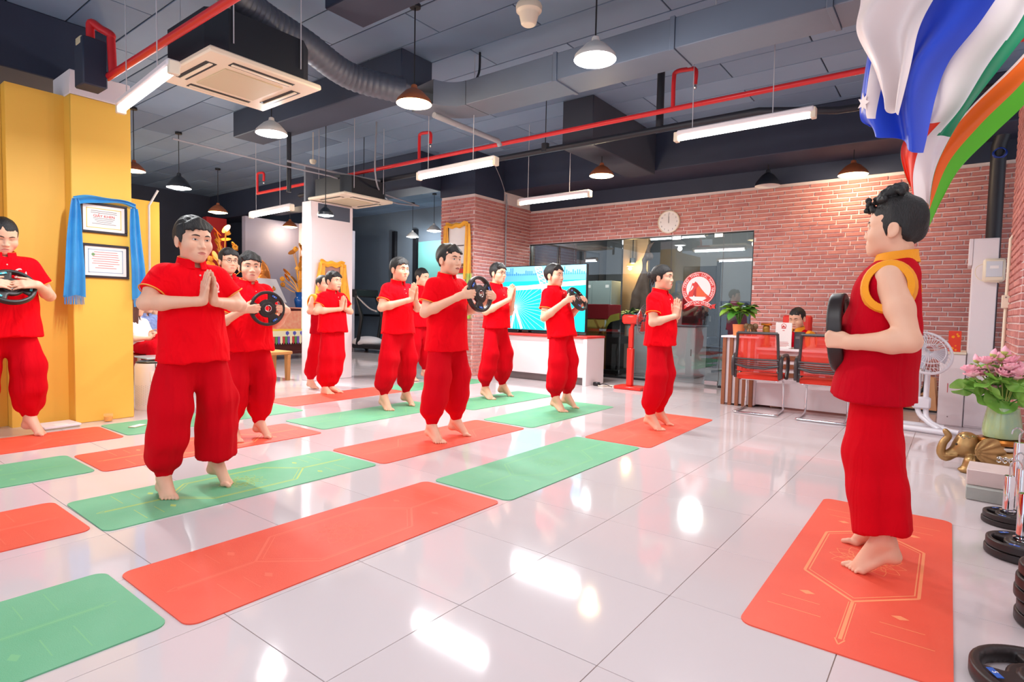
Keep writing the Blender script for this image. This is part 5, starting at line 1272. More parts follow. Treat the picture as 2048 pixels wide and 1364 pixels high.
def bushy(name, x, y, z, n, R0, L, m, m2, label, cat, seed, up=.5, group=None, thin=.28, pot=None):
    R = random.Random(seed); r = empty(name, (x, y, z), 0, label, cat, group)
    lf = MB(); G = [[(t, s*thin*math.sin(PI*min(1, t*.96+.03))**.8*.5, .10*math.sin(PI*t)-.25*t*t) for s in (-1, 0, 1)] for t in np.linspace(0, 1, 6)]
    lf.sheet(np.array(G)); lm = [lf.mesh('leaf', m), lf.mesh('leaf', m2)]
    if pot: pot(r)
    for i in range(n):
        a = i*2.4+R.uniform(-.3, .3); e = R.uniform(.1, 1.0)*up*1.6; d = v3(math.cos(a)*math.cos(e), math.sin(a)*math.cos(e), math.sin(e))
        o = link('leaf', lm[i % 2], r); c = d*R.uniform(.2, 1)*R0; o.location = tuple(c+v3(0, 0, R0*.9)); k = L*R.uniform(.7, 1.2); o.scale = (k, k, k); o.rotation_euler = (R.uniform(-.4, .4), -e*.6+R.uniform(-.1, .5), a)
    for i in range(7): a = i*.9; s = MB(); s.tube([(0, 0, -.02), (R0*.35*math.cos(a), R0*.35*math.sin(a), R0)], .006, 5); s.build('stem', M_LEAF, r)
    return r
bushy('leafy_plant', -11.4, 5.95, 1.10, 26, .16, .30, M_LEAFY, M_LEAF, 'leafy green plant on the altar by the young man', 'plant', 3)
r = empty('wooden_bench', (-8.35, 4.72, 0), 0, 'light wooden bench behind the man with upright disc', 'bench')
MB().box((-.25, -.55, .40), (.25, .30, .45), .01).build('seat', M_WOODL, r)
for sx in (-.2, .2):
    for sy in (-.45, .24): MB().prism([(-.03, 0), (.03, 0), (.05, .40), (-.05, .40)], .05, M=Matrix.Translation((sx, sy+.025, 0)) @ Matrix.Rotation(PI/2, 4, 'X')).build('leg', M_WOODL, r)
# treadmill in the far room
r = empty('treadmill', (-12.35, 9.75, 0), .1, 'treadmill with tilted console rails by the far glazing', 'treadmill')
MB().box((-.1, -.38, .10), (1.7, .38, .22), .03).build('deck', M_BLACKP, r); f = Field((-.5, -.45, .05), (.6, .45, .5), .03); f.ell((.1, 0, .24), (.42, .40, .16)); V, F = f.mesh(); link('motor_cover', to_mesh('motor_cover', V, F, M_WHITE), r)
for s in (-1, 1):
    MB().tube([(.1, s*.36, .2), (.25, s*.36, .9), (.05, s*.36, 1.45)], .05, 10).build('upright', M_BLACKP, r); MB().tube(bez([(.05, s*.36, 1.45), (.5, s*.36, 1.15), (.8, s*.36, 1.05)], 6), .028, 8).build('handrail', M_STEEL, r)
    MB().lathe([(.05, -.03), (.05, .03)], 14, M=Matrix.Translation((-.25, s*.3, .05)) @ Matrix.Rotation(PI/2, 4, 'X')).build('wheel', M_BLACKP, r)
MB().box((-.12, -.4, 1.42), (.08, .4, 1.62), .02).build('console', M_BLACKP, r)
weight_plate(Matrix.Translation((-6.05, 6.20, .027)) @ Matrix.Rotation(PI/2, 4, 'Y'), 'disc lying on the far green mat behind a standing man')
# ------------------------------------------------------------------ television and stand
r = empty('television', (-5.60, 7.98, 1.365), 0, 'huge flat television showing a white wheel over a turquoise bay', 'television')
TW, TH = .955, .548
MB().box((-TW, .0, -TH), (TW, .06, TH), .008).build('casing', M_BLACKP, r)
def em(name, c, s=.5): return mat(name, c, emit=c, estr=s, spec=.2)
def scr(name, poly, d, m):
    b = MB(); b.prism([(x*TW*.985, z*TH*.975) for x, z in poly], .001, M=Matrix.Translation((0, -.001*d, 0)) @ FACE_MY); return b.build(name, m, r)
scr('screen_sky', [(-1, .72), (1, .72), (1, 1), (-1, 1)], 1, em('scr_sky', (126, 206, 240))); scr('screen_sea', [(-1, -1), (1, -1), (1, .74), (-1, .74)], 1, em('scr_sea', (20, 196, 206)))
scr('screen_far_water', [(-1, .52), (1, .56), (1, .76), (-1, .78)], 2, em('scr_water', (90, 170, 224))); scr('screen_beach', [(-1, .36), (-.2, .40), (.3, .47), (1, .54), (1, .40), (.55, .36), (.15, .30), (-.3, .26), (-1, .22)], 3, em('scr_sand', (236, 206, 196)))
b = MB(); R = random.Random(4)
for k in range(46):
    x = -1+2*k/46; h = R.uniform(.03, .16) if k not in (9, 10, 27, 36) else .24; w = .022
    b.prism([(x*TW*.98, .70*TH), ((x+w)*TW*.98, .70*TH), ((x+w)*TW*.98, (.70+h)*TH), (x*TW*.98, (.70+h)*TH)], .0005, M=Matrix.Translation((0, -.003, 0)) @ FACE_MY)
b.build('screen_skyline', em('scr_city', (52, 120, 200)), r)
b = MB(); cx, cz = -.48, -.28
def sline(p, q, w, bb):
    p = v3(p[0]*TW*.985, p[1]*TH*.975); q = v3(q[0]*TW*.985, q[1]*TH*.975); d = (q-p)/np.linalg.norm(q-p); n = v3(-d[1], d[0])*w/2
    bb.prism([p+n, p-n, q-n, q+n], .0006, M=Matrix.Translation((0, -.004, 0)) @ FACE_MY)
for k in range(40):
    a = 2*PI*k/40; x, z = cx+1.2*math.cos(a), cz+1.75*math.sin(a); t = 1.0
    for (lim, v, o) in ((.98, x, cx), (-.98, x, cx)):
        if (lim > 0 and v > lim) or (lim < 0 and v < lim): t = min(t, (lim-o)/(v-o))
    for (lim, v, o) in ((.30, z, cz), (-.98, z, cz)):
        if (lim > 0 and v > lim) or (lim < 0 and v < lim): t = min(t, (lim-o)/(v-o))
    sline((cx, cz), (cx+(x-cx)*t, cz+(z-cz)*t), .0045, b)
b.build('screen_spokes', em('scr_spoke', (180, 236, 240)), r)
b = MB(); rim = [(-.05, .98), (.06, .5), (.15, .05), (.20, -.45), (.20, -.98)]
for i in range(4):
    for o in (0, .13): sline((rim[i][0]+o, rim[i][1]), (rim[i+1][0]+o, rim[i+1][1]), .018, b)
    for k in range(4):
        t = k/4; p = (rim[i][0]+(rim[i+1][0]-rim[i][0])*t, rim[i][1]+(rim[i+1][1]-rim[i][1])*t); t2 = t+.25; q = (rim[i][0]+(rim[i+1][0]-rim[i][0])*t2+.13, rim[i][1]+(rim[i+1][1]-rim[i][1])*t2); sline(p, q, .010, b); sline(p, (p[0]+.13, p[1]), .012, b)
tag(b.build('screen_wheel', em('scr_white', (250, 250, 250)), r), kind='stuff')
for q in (-.56, -.32): b = MB(); sline((cx, cz), (q, -.98), .05, b); b.build('screen_tower', MATS['scr_white'], r)
for s in (-.5, .5): MB().box((s-.12, .0, -TH-.05), (s+.12, .12, -TH), .006).build('foot', M_BLACKP, r)
r = empty('television_stand', (-5.35, 8.05, 0), 0, 'long white television stand with a red top', 'cabinet')
MB().box((-.95, -.26, .12), (.80, .26, .735), .006).build('carcass', M_WHITE, r); MB().box((-.97, -.30, .735), (.87, .28, .768), .005).build('top', mat('red_laminate', (222, 56, 50), .4), r); MB().box((.80, -.29, 0), (.865, .27, .735), .004).build('side_panel', M_WHITE, r); MB().box((-.93, -.20, 0), (.78, .22, .12), .004).build('plinth', mat('dark_plinth', (110, 100, 100), .6), r)
for k, (x, w, h, c, lb) in enumerate(((-5.02, .20, .02, (40, 38, 44), 'black box lying under the television screen'), (-4.80, .14, .03, (60, 54, 60), 'small dark box at the right of television stand'))):
    o = MB().box((-w/2, -.06, 0), (w/2, .06, h), .004).build('media_box', mat(f'dark_box_{k}', c, .4)); o.location = (x, 7.86, .768); tag(o, lb, 'box'); MB().box((-w*.3, -.062, h*.3), (w*.3, -.0605, h*.7)).build('front_panel', M_STEEL, o)
o = MB().lathe([(.034, 0), (.04, .10), (.037, .10), (.032, .006), (0, .006)], 18).build('drinking_glass', M_CREAM); o.location = (-5.12, 7.82, .768); tag(o, 'pale glass standing on the red stand top', 'glass'); MB().lathe([(.030, .007), (.034, .07)], 14).build('tea', mat('amber_tea', (240, 158, 26), .2), o)
b = MB(); b.tube(bez([(-4.45, 8.0, .012), (-4.3, 7.9, .012), (-4.2, 8.05, .012), (-4.0, 8.0, .012), (-3.6, 8.1, .012)], 8), .008, 6); tag(b.build('power_cable', M_CREAM), 'pale cable trailing on the floor from the stand', 'cable')
o = MB().box((-.05, -.04, 0), (.05, .04, .06), .012).build('power_adapter', M_BLACKP); o.location = (-4.40, 7.95, 0); tag(o, 'black adapter on the floor beside the stand', 'adapter'); b = MB(); b.tube(bez([(.05, 0, .02), (.14, -.03, .05), (.22, 0, .02), (.28, -.03, .012)], 6), .006, 6); b.build('lead', M_BLACKP, o)
# pedestal fan, red
r = empty('pedestal_fan', (-3.86, 8.0, 0), 0, 'tall red pedestal fan with square foot before the glass', 'fan')
MB().box((-.20, -.15, 0), (.24, .15, .05), .02).build('base', M_REDPL, r); MB().box((-.05, -.04, .05), (.045, .04, .62), .012).build('column', M_REDPL, r); MB().box((-.036, -.03, .62), (.034, .03, .92), .010).build('column_top', M_REDPL, r)
b = MB(); b.tube([(0, 0, .90), (.03, 0, 1.02)], .03, 10); b.build('neck', M_REDPL, r); b = MB(); b.box((-.14, -.07, .98), (.13, .07, 1.12), .03); b.build('motor_housing', M_REDPL, r)
FM = Matrix.Translation((.20, 0, 1.06)) @ Matrix.Rotation(.10, 4, 'Y') @ Matrix.Rotation(PI/2, 4, 'Y')
cg = MB()
for k in range(28):
    a = 2*PI*k/28; d = v3(math.cos(a), math.sin(a), 0); cg.tube([d*.03+v3(0, 0, .07), d*.14+v3(0, 0, .065), d*.22, d*.14+v3(0, 0, -.055), d*.03+v3(0, 0, -.06)], .0022, 4, M=FM)
for z, q in ((0, .222), (.06, .15), (-.05, .15)): cg.tube([(q*math.cos(a), q*math.sin(a), z) for a in np.linspace(0, 2*PI, 33)[:-1]], .004, 5, closed=True, M=FM)
tag(cg.build('guard', mat('guard_wire', (130, 110, 116), .3, metal=.5), r))
for k in range(3):
    a0 = 2*PI*k/3; G = [[(rr*math.cos(a0+da+rr*1.2), rr*math.sin(a0+da+rr*1.2), .02*da/.5) for da in np.linspace(-.5, .5, 7)] for rr in np.linspace(.04, .19, 7)]
    b = MB(); b.sheet(np.array(G), thick=.003, M=FM); b.build('blade', mat('red_blade', (226, 54, 44), .3), r)
# ------------------------------------------------------------------ things behind the glass
r = empty('steel_locker', (-6.27, 11.25, 0), 0, 'pale grey green steel locker behind the glass', 'locker'); MB().box((-.45, -.22, 0), (.45, .22, 1.83), .006).build('body', mat('locker_grey', (148, 160, 158), .5), r)
for kx in range(2):
    for kz in range(3): d = MB().box((-.43+.44*kx, -.235, .05+.59*kz), (-.01+.44*kx, -.221, .62+.59*kz), .004).build('door', MATS['locker_grey'], r); MB().box((-.12+.44*kx, -.239, .50+.59*kz), (-.04+.44*kx, -.2355, .56+.59*kz)).build('name_plate', M_PAPER, d)
r = empty('piano', (-5.27, 9.74, 0), 0, 'upright piano side with light wooden braces behind the glass', 'piano'); r.scale = (.5, .8, 1.05)
PWD = mat('piano_pale_wood', (248, 196, 100), .5); MB().box((-.55, -.26, .10), (.35, .30, .98), .008).build('frame', PWD, r); MB().box((-.60, -.30, .98), (.42, .34, 1.24), .010).build('top_box', mat('mahogany', (178, 40, 48), .35), r); MB().box((.36, -.30, .08), (.60, .34, .98), .010).build('case', M_BLACKP, r); MB().box((.42, -.30, .55), (.86, .34, .68), .012).build('key_bed', M_BLACKP, r)
for k in range(4): b = MB(); b.box((-.30, -.285, -.03), (.30, -.262, .03), .004, M=Matrix.Translation((-.02, 0, .25+.2*k)) @ Matrix.Rotation((.7 if k % 2 else -.7), 4, 'Y')); b.build('brace', mat('piano_brace', (206, 140, 66), .5), r)
MB().box((.26, -.29, .10), (.36, -.262, .98), .004).build('post', MATS['piano_brace'], r); MB().box((.28, -.296, .84), (.345, -.2905, .96)).build('name_plate', M_PAPER, r)
b = MB(); b.tube(bez([(.80, -.22, .56), (.74, -.22, .4), (.78, -.22, .25), (.74, -.22, .06)], 6), .035, 10); b.build('leg', M_BLACKP, r); MB().box((-.6, -.32, .02), (.9, .36, .10), .02).build('base_rail', M_BLACKP, r)
for x in (-.5, .8): MB().lathe([(.035, -.015), (.035, .015)], 10, M=Matrix.Translation((x, -.28, .035)) @ Matrix.Rotation(PI/2, 4, 'X')).build('caster', M_BLACKP, r)
b = MB(); G = [[(.34+.56*u, -.325, 1.03+.06*u-.16*max(0, 1-u*2.2)**2-.12*v) for u in np.linspace(0, 1, 14)] for v in np.linspace(0, 1, 4)]; b.sheet(np.array(G), thick=.01); b.build('gold_cover', mat('gold_brocade', (196, 172, 70), .5), r)
r = empty('office_cabinet', (-4.62, 10.48, 0), 0, 'long white low cabinet behind the glass', 'cabinet'); MB().box((-.75, -.30, .0), (.95, .30, .92), .006).build('carcass', M_WHITE, r); MB().box((-.78, -.33, .92), (.97, .32, .945), .005).build('top', mat('blue_grey_top', (90, 110, 120), .3), r)
for k in range(3): d = MB().box((-.74+.565*k, -.312, .03), (-.19+.565*k, -.301, .90), .004).build('door', M_WHITE, r); MB().box((-.25+.565*k, -.322, .40), (-.235+.565*k, -.3125, .52), .002).build('handle', M_STEEL, d)
r = empty('driftwood_sculpture', (-5.22, 11.28, .0), 0, 'tall dark carved driftwood figure lit warmly behind glass', 'sculpture')
f = Field((-.5, -.4, 0), (.5, .4, 2.75), .022)
for a, b_, ra, rb in (((-.15, 0, .05), (-.22, 0, .9), .16, .13), ((-.22, 0, .9), (-.10, 0, 1.55), .14, .10), ((-.10, 0, 1.55), (.02, 0, 1.95), .12, .09), ((.02, 0, 1.95), (.02, 0, 2.25), .06, .045), ((.02, 0, 2.25), (.13, 0, 2.55), .05, .03), ((.13, 0, 2.55), (.22, 0, 2.62), .03, .015), ((.12, 0, .05), (.08, 0, 1.2), .12, .09), ((.08, 0, 1.2), (.06, 0, 1.9), .10, .06), ((.28, 0, .05), (.26, 0, .9), .09, .07), ((.26, 0, .9), (.08, 0, 1.6), .07, .05)): f.cone(a, b_, ra, rb, .05)
f.ell((.12, 0, 2.33), .075, .03); V, F = f.mesh(); V = V+normals(V, F)*(.02*wob(V, 9, (16, 16, 5)))[:, None]; link('carved_trunk', to_mesh('carved_trunk', V, F, mat('driftwood', (70, 50, 42), .55, noise=.6, nscale=8, rgb2=(120, 96, 84))), r)
MB().lathe([(.42, 0), (.40, .06), (.36, .07)], 24).build('plinth', M_WOODD, r)
bushy('leafy_plant', -5.12, 10.40, .98, 24, .16, .20, M_LEAF, MATS['leaf_green'], 'dark leafy plant on the white cabinet behind the glass', 'plant', 8, pot=lambda q: MB().lathe([(.07, -.03), (.10, .0), (.11, .14), (.10, .15), (.0, .13)], 18).build('pot', mat('clear_blue_pot', (90, 110, 130), .15), q))
o = MB().lathe([(.09, 0), (.12, .05), (.12, .16), (.08, .2), (.06, .2), (.0, .18)], 18).build('glass_jar', mat('clear_blue_pot', (90, 110, 130), .15)); o.location = (-4.88, 10.36, .946); tag(o, 'round dark blue glass jar beside the indoor plant', 'jar'); MB().lathe([(.065, .2), (.07, .23), (0, .235)], 16).build('lid', M_BLACKP, o)
r = empty('armchair', (-3.42, 11.3, 0), -PI/2, 'dark high backed office armchair behind the glass', 'chair'); bl = mat('blue_black_leather', (30, 40, 62), .4)
MB().box((-.26, -.28, .42), (.28, .28, .54), .05).build('seat', bl, r); MB().box((-.34, -.30, .50), (-.22, .30, 1.42), .06).build('backrest', bl, r); 
for s in (-1, 1): MB().box((-.24, s*.33-.05, .56), (.26, s*.33+.05, .72), .04).build('armrest', bl, r)
MB().lathe([(.03, .06), (.03, .42)], 12).build('gas_lift', M_STEEL, r)
for k in range(5): a = 2*PI*k/5; MB().tube([(0, 0, .09), (.3*math.cos(a), .3*math.sin(a), .05)], .025, 8).build('leg', M_BLACKP, r)
li = bpy.data.lights.new('office_spot', 'POINT'); li.energy = 30; li.color = (1, .62, .28); li.shadow_soft_size = .08
r = empty('wall_spotlight', (-5.66, 11.68, 2.35), 0, 'warm picture light behind the driftwood figure', 'lamp'); MB().lathe([(.06, 0), (.07, -.10), (.05, -.11), (0, -.09)], 16).build('shade', M_SHADE, r); q = MB(); q.sphere((0, 0, -.10), (.045, .045, .02), 12); q.build('bulb', M_BULBY, r); q = MB(); q.tube([(0, 0, 0), (0, 0, .55)], .01, 6); q.build('stem', M_BLACKP, r)
lo = bpy.data.objects.new('office_spot', li); COL.objects.link(lo); lo.parent = r; lo.location = (.05, -.12, -.2)
slab('wall_office_screen', (-5.95, 11.80, 0), (-5.36, 11.9, 2.9), mat('warm_office_panel', (150, 124, 96), .6))
r = empty('office_fill_light', (-3.9, 10.9, 2.88), 0, 'added round fill light in the office behind the glass', 'lamp'); MB().lathe([(.0, 0), (.16, 0), (.17, .02)], 20).build('diffuser', M_BULBW, r)  # lamp added to brighten the dark office seen through the glass
li = bpy.data.lights.new('office_fill_glow', 'POINT'); li.energy = 60; li.shadow_soft_size = .2; lo = bpy.data.objects.new('office_fill_glow', li); COL.objects.link(lo); lo.parent = r; lo.location = (0, 0, -.15)
r2_ = copy_tree(r); r2_.location = (-5.9, 10.1, 2.88); r2_['label'] = 'added round fill light above the piano behind the glass'  # second added lamp, lifts the dark piano corner
# ------------------------------------------------------------------ badge on the glass door, clock
pc = PY(1397, 578, YB+.045); r = empty('door_decal', tuple(pc), 0, 'round red and white club emblem stuck on the glass door', 'emblem'); Rr = .275
M_DECR = mat('decal_red', (214, 54, 50), .6); M_DECW = mat('decal_white', (240, 232, 232), .6); M_DECD = mat('decal_dark_red', (176, 36, 40), .6); M_DECO = mat('decal_orange', (228, 92, 52), .6)
def disc(r1, z, m, nm, n=48):
    b = MB(); b.prism([(r1*math.cos(2*PI*k/n), r1*math.sin(2*PI*k/n)) for k in range(n)], .0008, M=Matrix.Translation((0, -z, 0)) @ FACE_MY); return b.build(nm, m, r)
disc(Rr, .0, M_DECR, 'outer_disc'); disc(Rr*.965, .001, M_DECW, 'rim_line'); disc(Rr*.94, .002, M_DECR, 'lettering_band'); disc(Rr*.72, .003, M_DECW, 'inner_disc')
def dshape(poly, z, m, nm): b = MB(); b.prism([(x*Rr, y*Rr) for x, y in poly], .0008, M=Matrix.Translation((0, -z, 0)) @ FACE_MY); return b.build(nm, m, r)
dshape([(-.64, -.50), (-.56, -.20), (-.47, .02), (-.40, .26), (-.36, .36), (-.28, .40), (-.20, .44), (-.10, .38), (.02, .22), (.20, -.02), (.42, -.26), (.60, -.40), (.68, -.52)], .004, M_DECR, 'robe')
dshape([(-.12, -.50), (-.10, .02), (.0, .20), (.20, -.04), (.42, -.28), (.56, -.42), (.2, -.50)], .005, M_DECO, 'robe_fold'); dshape([(-.34, -.50), (-.26, -.1), (-.14, .05), (-.12, -.50)], .005, M_DECD, 'robe_shadow')
dshape([(-.44, .02), (-.36, .22), (-.28, .14), (-.36, -.02), (-.52, -.16)], .006, M_DECW, 'sleeve'); b = MB(); b.prism([(-.30*Rr+.085*Rr*math.cos(t), .44*Rr+.10*Rr*math.sin(t)) for t in np.linspace(0, 6.28, 17)[:-1]], .0008, M=Matrix.Translation((0, -.006, 0)) @ FACE_MY); b.build('head', M_DECW, r)
dshape([(-.55, -.46), (-.30, -.44), (-.26, -.36), (-.20, -.44), (.45, -.46), (.36, -.54), (-.44, -.54)], .006, M_DECW, 'boat')
ar = [(math.sin(t)*1.25, -1.92+math.cos(t)*1.25) for t in np.linspace(-.68, .68, 15)]; dshape(ar+[(x*1.02, y-.24) for x, y in ar[::-1]], .006, M_DECR, 'ribbon')
ar2 = [(math.sin(t)*1.27, -1.92+math.cos(t)*1.27) for t in np.linspace(-.68, .68, 15)]; dshape(ar2+[(x, y-.03) for x, y in ar2[::-1]], .007, M_DECW, 'ribbon_line'); dshape([(.72, -.92), (1.05, -.86), (.98, -1.0), (1.02, -1.14), (.78, -1.10)], .006, M_DECR, 'ribbon_tail')
text_ring('KHÍ CÔNG THẦN LỰC NAM NHÂN', .056, Rr*.83, PI*1.16, -PI*.16, M_DECW, Matrix.Translation((0, -.003, 0)) @ FACE_MY, r)
text_ring('GIAO LONG VÕ ĐẠO', .052, Rr*1.13, PI/2+.58, PI/2-.58, M_DECW, Matrix.Translation((0, -.0072, -1.92*Rr)) @ FACE_MY, r)
pc = PY(1338, 444, YB-.03); r = empty('wall_clock', tuple(pc), 0, 'round white wall clock above the glass door', 'clock'); cr = .185
b = MB(); b.lathe([(cr, -.02), (cr, .025), (cr*.94, .03), (cr*.92, .012)], 40, M=FACE_MY, caps=False); b.build('rim', M_CREAM, r); b = MB(); b.lathe([(cr*.93, .0), (cr*.93, .012), (0, .012)], 40, M=FACE_MY); b.build('dial', M_PAPER, r)
for k in range(12): a = PI/2-2*PI*k/12; text(str(12 if k == 0 else k), .038, M_INK, Matrix.Translation((cr*.74*math.cos(a), -.0125, cr*.74*math.sin(a))) @ FACE_MY, r, 'numeral')
for nm, a, L, w in (('hour_hand', PI/2-.0, .085, .008), ('minute_hand', PI/2+.02, .125, .006)): b = MB(); b.box((-.02, -w/2, 0), (L, w/2, .001), M=Matrix.Translation((0, -.014, 0)) @ FACE_MY @ Matrix.Rotation(a, 4, 'Z')); b.build(nm, M_WIRE, r)
# ------------------------------------------------------------------ reception desk
r = empty('reception_desk', (-1.55, 7.72, 0), 0, 'white reception desk with brown and white striped end', 'desk')
MB().box((-.78, -.17, .02), (-.40, .30, .86), .004).build('end_block', M_WHITE, r); MB().box((-.82, -.22, .86), (-.36, .34, .885), .004).build('end_top', M_WHITE, r)
for k in range(5): MB().box((-.80+.085*k, -.205, .0), (-.755+.085*k, -.168, .858), .003).build('slat', M_WOODB, r)
for k in range(5): MB().box((-.805, -.16+.085*k, .0), (-.782, -.115+.085*k, .858), .003).build('slat', M_WOODB, r)
MB().box((-.40, -.10, .03), (.75, -.06, .72), .003).build('front_panel', M_WHITE, r); MB().box((-.40, -.16, .72), (.80, .55, .748), .004).build('desk_top', M_WHITE, r)
for k in range(3): MB().box((-.38, -.125, .40+.105*k), (.75, -.098, .455+.105*k), .003).build('rail', M_WOODB, r)
MB().box((.72, -.10, .0), (.75, .5, .72), .003).build('side_panel', M_WHITE, r)
def visitor_chair(x, y, rz, label):
    """mesh back cantilever chair, seen from behind; faces +y"""
    r = empty('visitor_chair', (x, y, 0), rz, label, 'chair', 'mesh backed visitor chairs at the desk'); w = .235
    MESHM = mat('red_mesh', (232, 50, 34), .6, alpha=.5); CHP = mat('chair_plastic', (58, 52, 54), .4)
    MB().box((-w, -.18, .40), (w, .28, .465), .028).build('seat', mat('red_seat', (230, 52, 28), .7), r)
    fr = MB()
    for s in (-1, 1): fr.tube(bez([(s*(w+.005), -.20, .42), (s*(w-.005), -.235, .62), (s*(w-.015), -.24, .80), (s*(w-.02), -.27, .945)], 6), .016, 8)
    fr.tube([(-w+.02, -.27, .945), (w-.02, -.27, .945)], .016, 8); fr.tube([(-w, -.225, .505), (w, -.225, .505)], .013, 8); fr.build('back_frame', CHP, r)
    G = [[(-w+.02+2*(w-.02)*u, -.238-.025*math.sin(PI*u)-.03*max(0, v-.6), .50+.44*v) for u in np.linspace(0, 1, 10)] for v in np.linspace(0, 1, 8)]
    b = MB(); b.sheet(np.array(G), thick=.003); b.build('mesh_back', MESHM, r)
    lb = MB(); 
    for k in range(3): lb.tube([(-w+.01, -.255, .62-.02*k), (-.08, -.275, .615-.024*k), (.08, -.275, .615-.024*k), (w-.01, -.255, .62-.02*k)], .006, 6)
    lb.tube([(-w, -.25, .645), (0, -.278, .642), (w, -.25, .645)], .010, 8); lb.tube([(-w, -.25, .575), (-.10, -.275, .545), (.10, -.275, .545), (w, -.25, .575)], .012, 8); lb.build('lumbar_support', CHP, r)
    MB().box((-.03, -.243, .495), (.03, -.236, .517), .002).build('tag', mat('pale_blue_tag', (150, 200, 220), .4), r)
    for s in (-1, 1):
        b = MB(); x_ = s*(w+.025); b.tube(bez([(x_, -.22, .44), (x_, -.245, .56), (x_, -.215, .665), (x_, -.08, .69), (x_, .10, .685), (x_, .17, .63), (x_, .16, .50), (x_, .10, .41)], 6), .021, 8); b.build('armrest', CHP, r)
        for z in (.52, .60): q = MB(); q.sphere((x_+s*.019, -.235, z), .007, 8); q.build('bolt', M_STEEL, r)
    b = MB(); pts = []
    for s in (-1, 1):
        q = [(s*.20, -.14, .40), (s*.205, .16, .385), (s*.21, .235, .32), (s*.215, .24, .07), (s*.22, .20, .018), (s*.225, -.20, .014)]
        pts.append(q)
    path = bez(pts[0], 5)+bez([(-.225, -.20, .014), (-.20, -.235, .014), (.20, -.235, .014), (.225, -.20, .014)], 5)[1:-1]+bez(pts[1], 5)[::-1]
    b.tube(path, .0125, 10); b.build('cantilever_frame', M_CHROME, r)
    b = MB(); b.tube([(-.2, -.1, .395), (.2, -.1, .395)], .010, 8); b.tube([(-.2, .16, .388), (.2, .16, .388)], .010, 8); b.build('seat_bar', M_CHROME, r)
    return r
visitor_chair(-1.80, 7.22, .04, 'left red mesh visitor chair nearest the striped desk end'); visitor_chair(-1.12, 7.20, .04, 'right red mesh visitor chair partly behind the trainer')
r = empty('office_chair', (-1.83, 8.40, 0), -PI/2-.35, 'bright red high backed chair behind the receptionist', 'chair')
RC = mat('red_leatherette', (222, 40, 30), .45); MB().box((-.25, -.24, .34), (.24, .24, .41), .03).build('seat', RC, r); MB().box((-.36, -.20, .50), (-.27, .20, 1.16), .04).build('backrest', RC, r); MB().box((-.33, -.04, .36), (-.29, .04, .55), .01).build('back_stem', M_BLACKP, r); MB().lathe([(.03, .06), (.03, .34)], 12).build('gas_lift', M_STEEL, r)
for k in range(5): a = 2*PI*k/5; MB().tube([(0, 0, .08), (.28*math.cos(a), .28*math.sin(a), .04)], .022, 8).build('leg', M_BLACKP, r)
o = MB().box((-.14, -.04, .0), (.14, .04, .28), .03).build('chair_headrest', RC); o.location = (-.98, 8.75, .62); tag(o, 'red chair back peeking out beside the trainer disc', 'chair'); MB().box((-.13, -.03, -.20), (.13, .03, .02), .02).build('backrest', RC, o); MB().lathe([(.2, -.62), (.03, -.56), (.03, -.2)], 14).build('base', M_BLACKP, o)
bushy('potted_plant', -2.21, 7.70, 1.03, 76, .15, .15, M_LEAF, M_LEAFY, 'small bushy plant in an orange pot on the desk end', 'plant', 12, thin=.62, up=.62, pot=lambda q: MB().lathe([(.066, -.144), (.078, 0), (.072, 0), (.0, -.015)], 22).build('pot', mat('terracotta', (230, 128, 76), .6), q))
def little_elephant(x, y, z, k, label, rz=0):
    r = empty('elephant_figurine', (x, y, z), rz, label, 'figurine'); f = Field((-.12, -.12, 0), (.14, .12, .2), .008)
    f.ell((0, 0, .09), (.07, .06, .06)); f.ell((.07, 0, .12), (.04, .045, .045), .02); f.cone((.10, 0, .11), (.12, 0, .03), .02, .012, .02)
    for sx in (-.04, .04):
        for sy in (-.035, .035): f.cone((sx, sy, .06), (sx, sy, .012), .025, .022, .015)
    for s in (-1, 1): f.ell((.05, s*.055, .13), (.012, .04, .045), .01)
    V, F = f.mesh(); link('figurine_body', to_mesh('figurine_body', V*k, F, mat('bronze_brown', (120, 92, 60), .35, metal=.3, noise=.4, nscale=20)), r)
    b = MB(); b.prism([(-.03*k, 0), (.03*k, 0), (.015*k, .07*k), (-.015*k, .07*k)], .012, M=Matrix.Translation((.105*k, 0, .03*k)) @ FACE_PX); b.build('blanket', mat('tan_cloth', (226, 160, 110), .6), r)
little_elephant(-2.03, 7.62, .885, .95, 'brown elephant figurine beside the potted plant', -PI/2)
r = empty('golden_carving', (-1.90, 7.80, .752), 0, 'upright golden wood carving on the desk', 'ornament'); f = Field((-.07, -.07, 0), (.07, .07, .30), .009); f.cone((0, 0, .03), (0, 0, .24), .048, .040, .0); V, F = f.mesh(); V = V+normals(V, F)*(.008*wob(V, 4, (60, 60, 14)))[:, None]; link('carving', to_mesh('carving', V, F, mat('gold_wood', (196, 140, 50), .4, metal=.3, noise=.4, nscale=14)), r)
MB().box((-.055, -.055, .27), (.055, .055, .30), .006).build('cap', M_GOLD, r); MB().box((-.055, -.055, 0), (.055, .055, .03), .006).build('base', M_GOLD, r)
r = empty('desk_sign', (-1.665, 7.66, .752), .05, 'white upright notice with red emblem on the desk', 'sign'); MB().box((-.092, -.008, .0), (.092, .008, .315), .006).build('board', M_PAPER, r); MB().box((-.07, -.04, -.004), (.07, .04, .006), .002).build('base', M_PAPER, r)
b = MB(); b.tube([(.026*math.cos(a), -.0095, .275+.026*math.sin(a)) for a in np.linspace(0, 2*PI, 21)[:-1]], .0028, 5, closed=True); b.prism([(-.022, .260), (-.005, .284), (.003, .276), (.022, .260)], .001, M=Matrix.Translation((0, -.0088, 0)) @ FACE_MY); b.box((-.026, -.0098, .243), (.026, -.0085, .252)); b.build('emblem', M_REDINK, r)
b = MB()
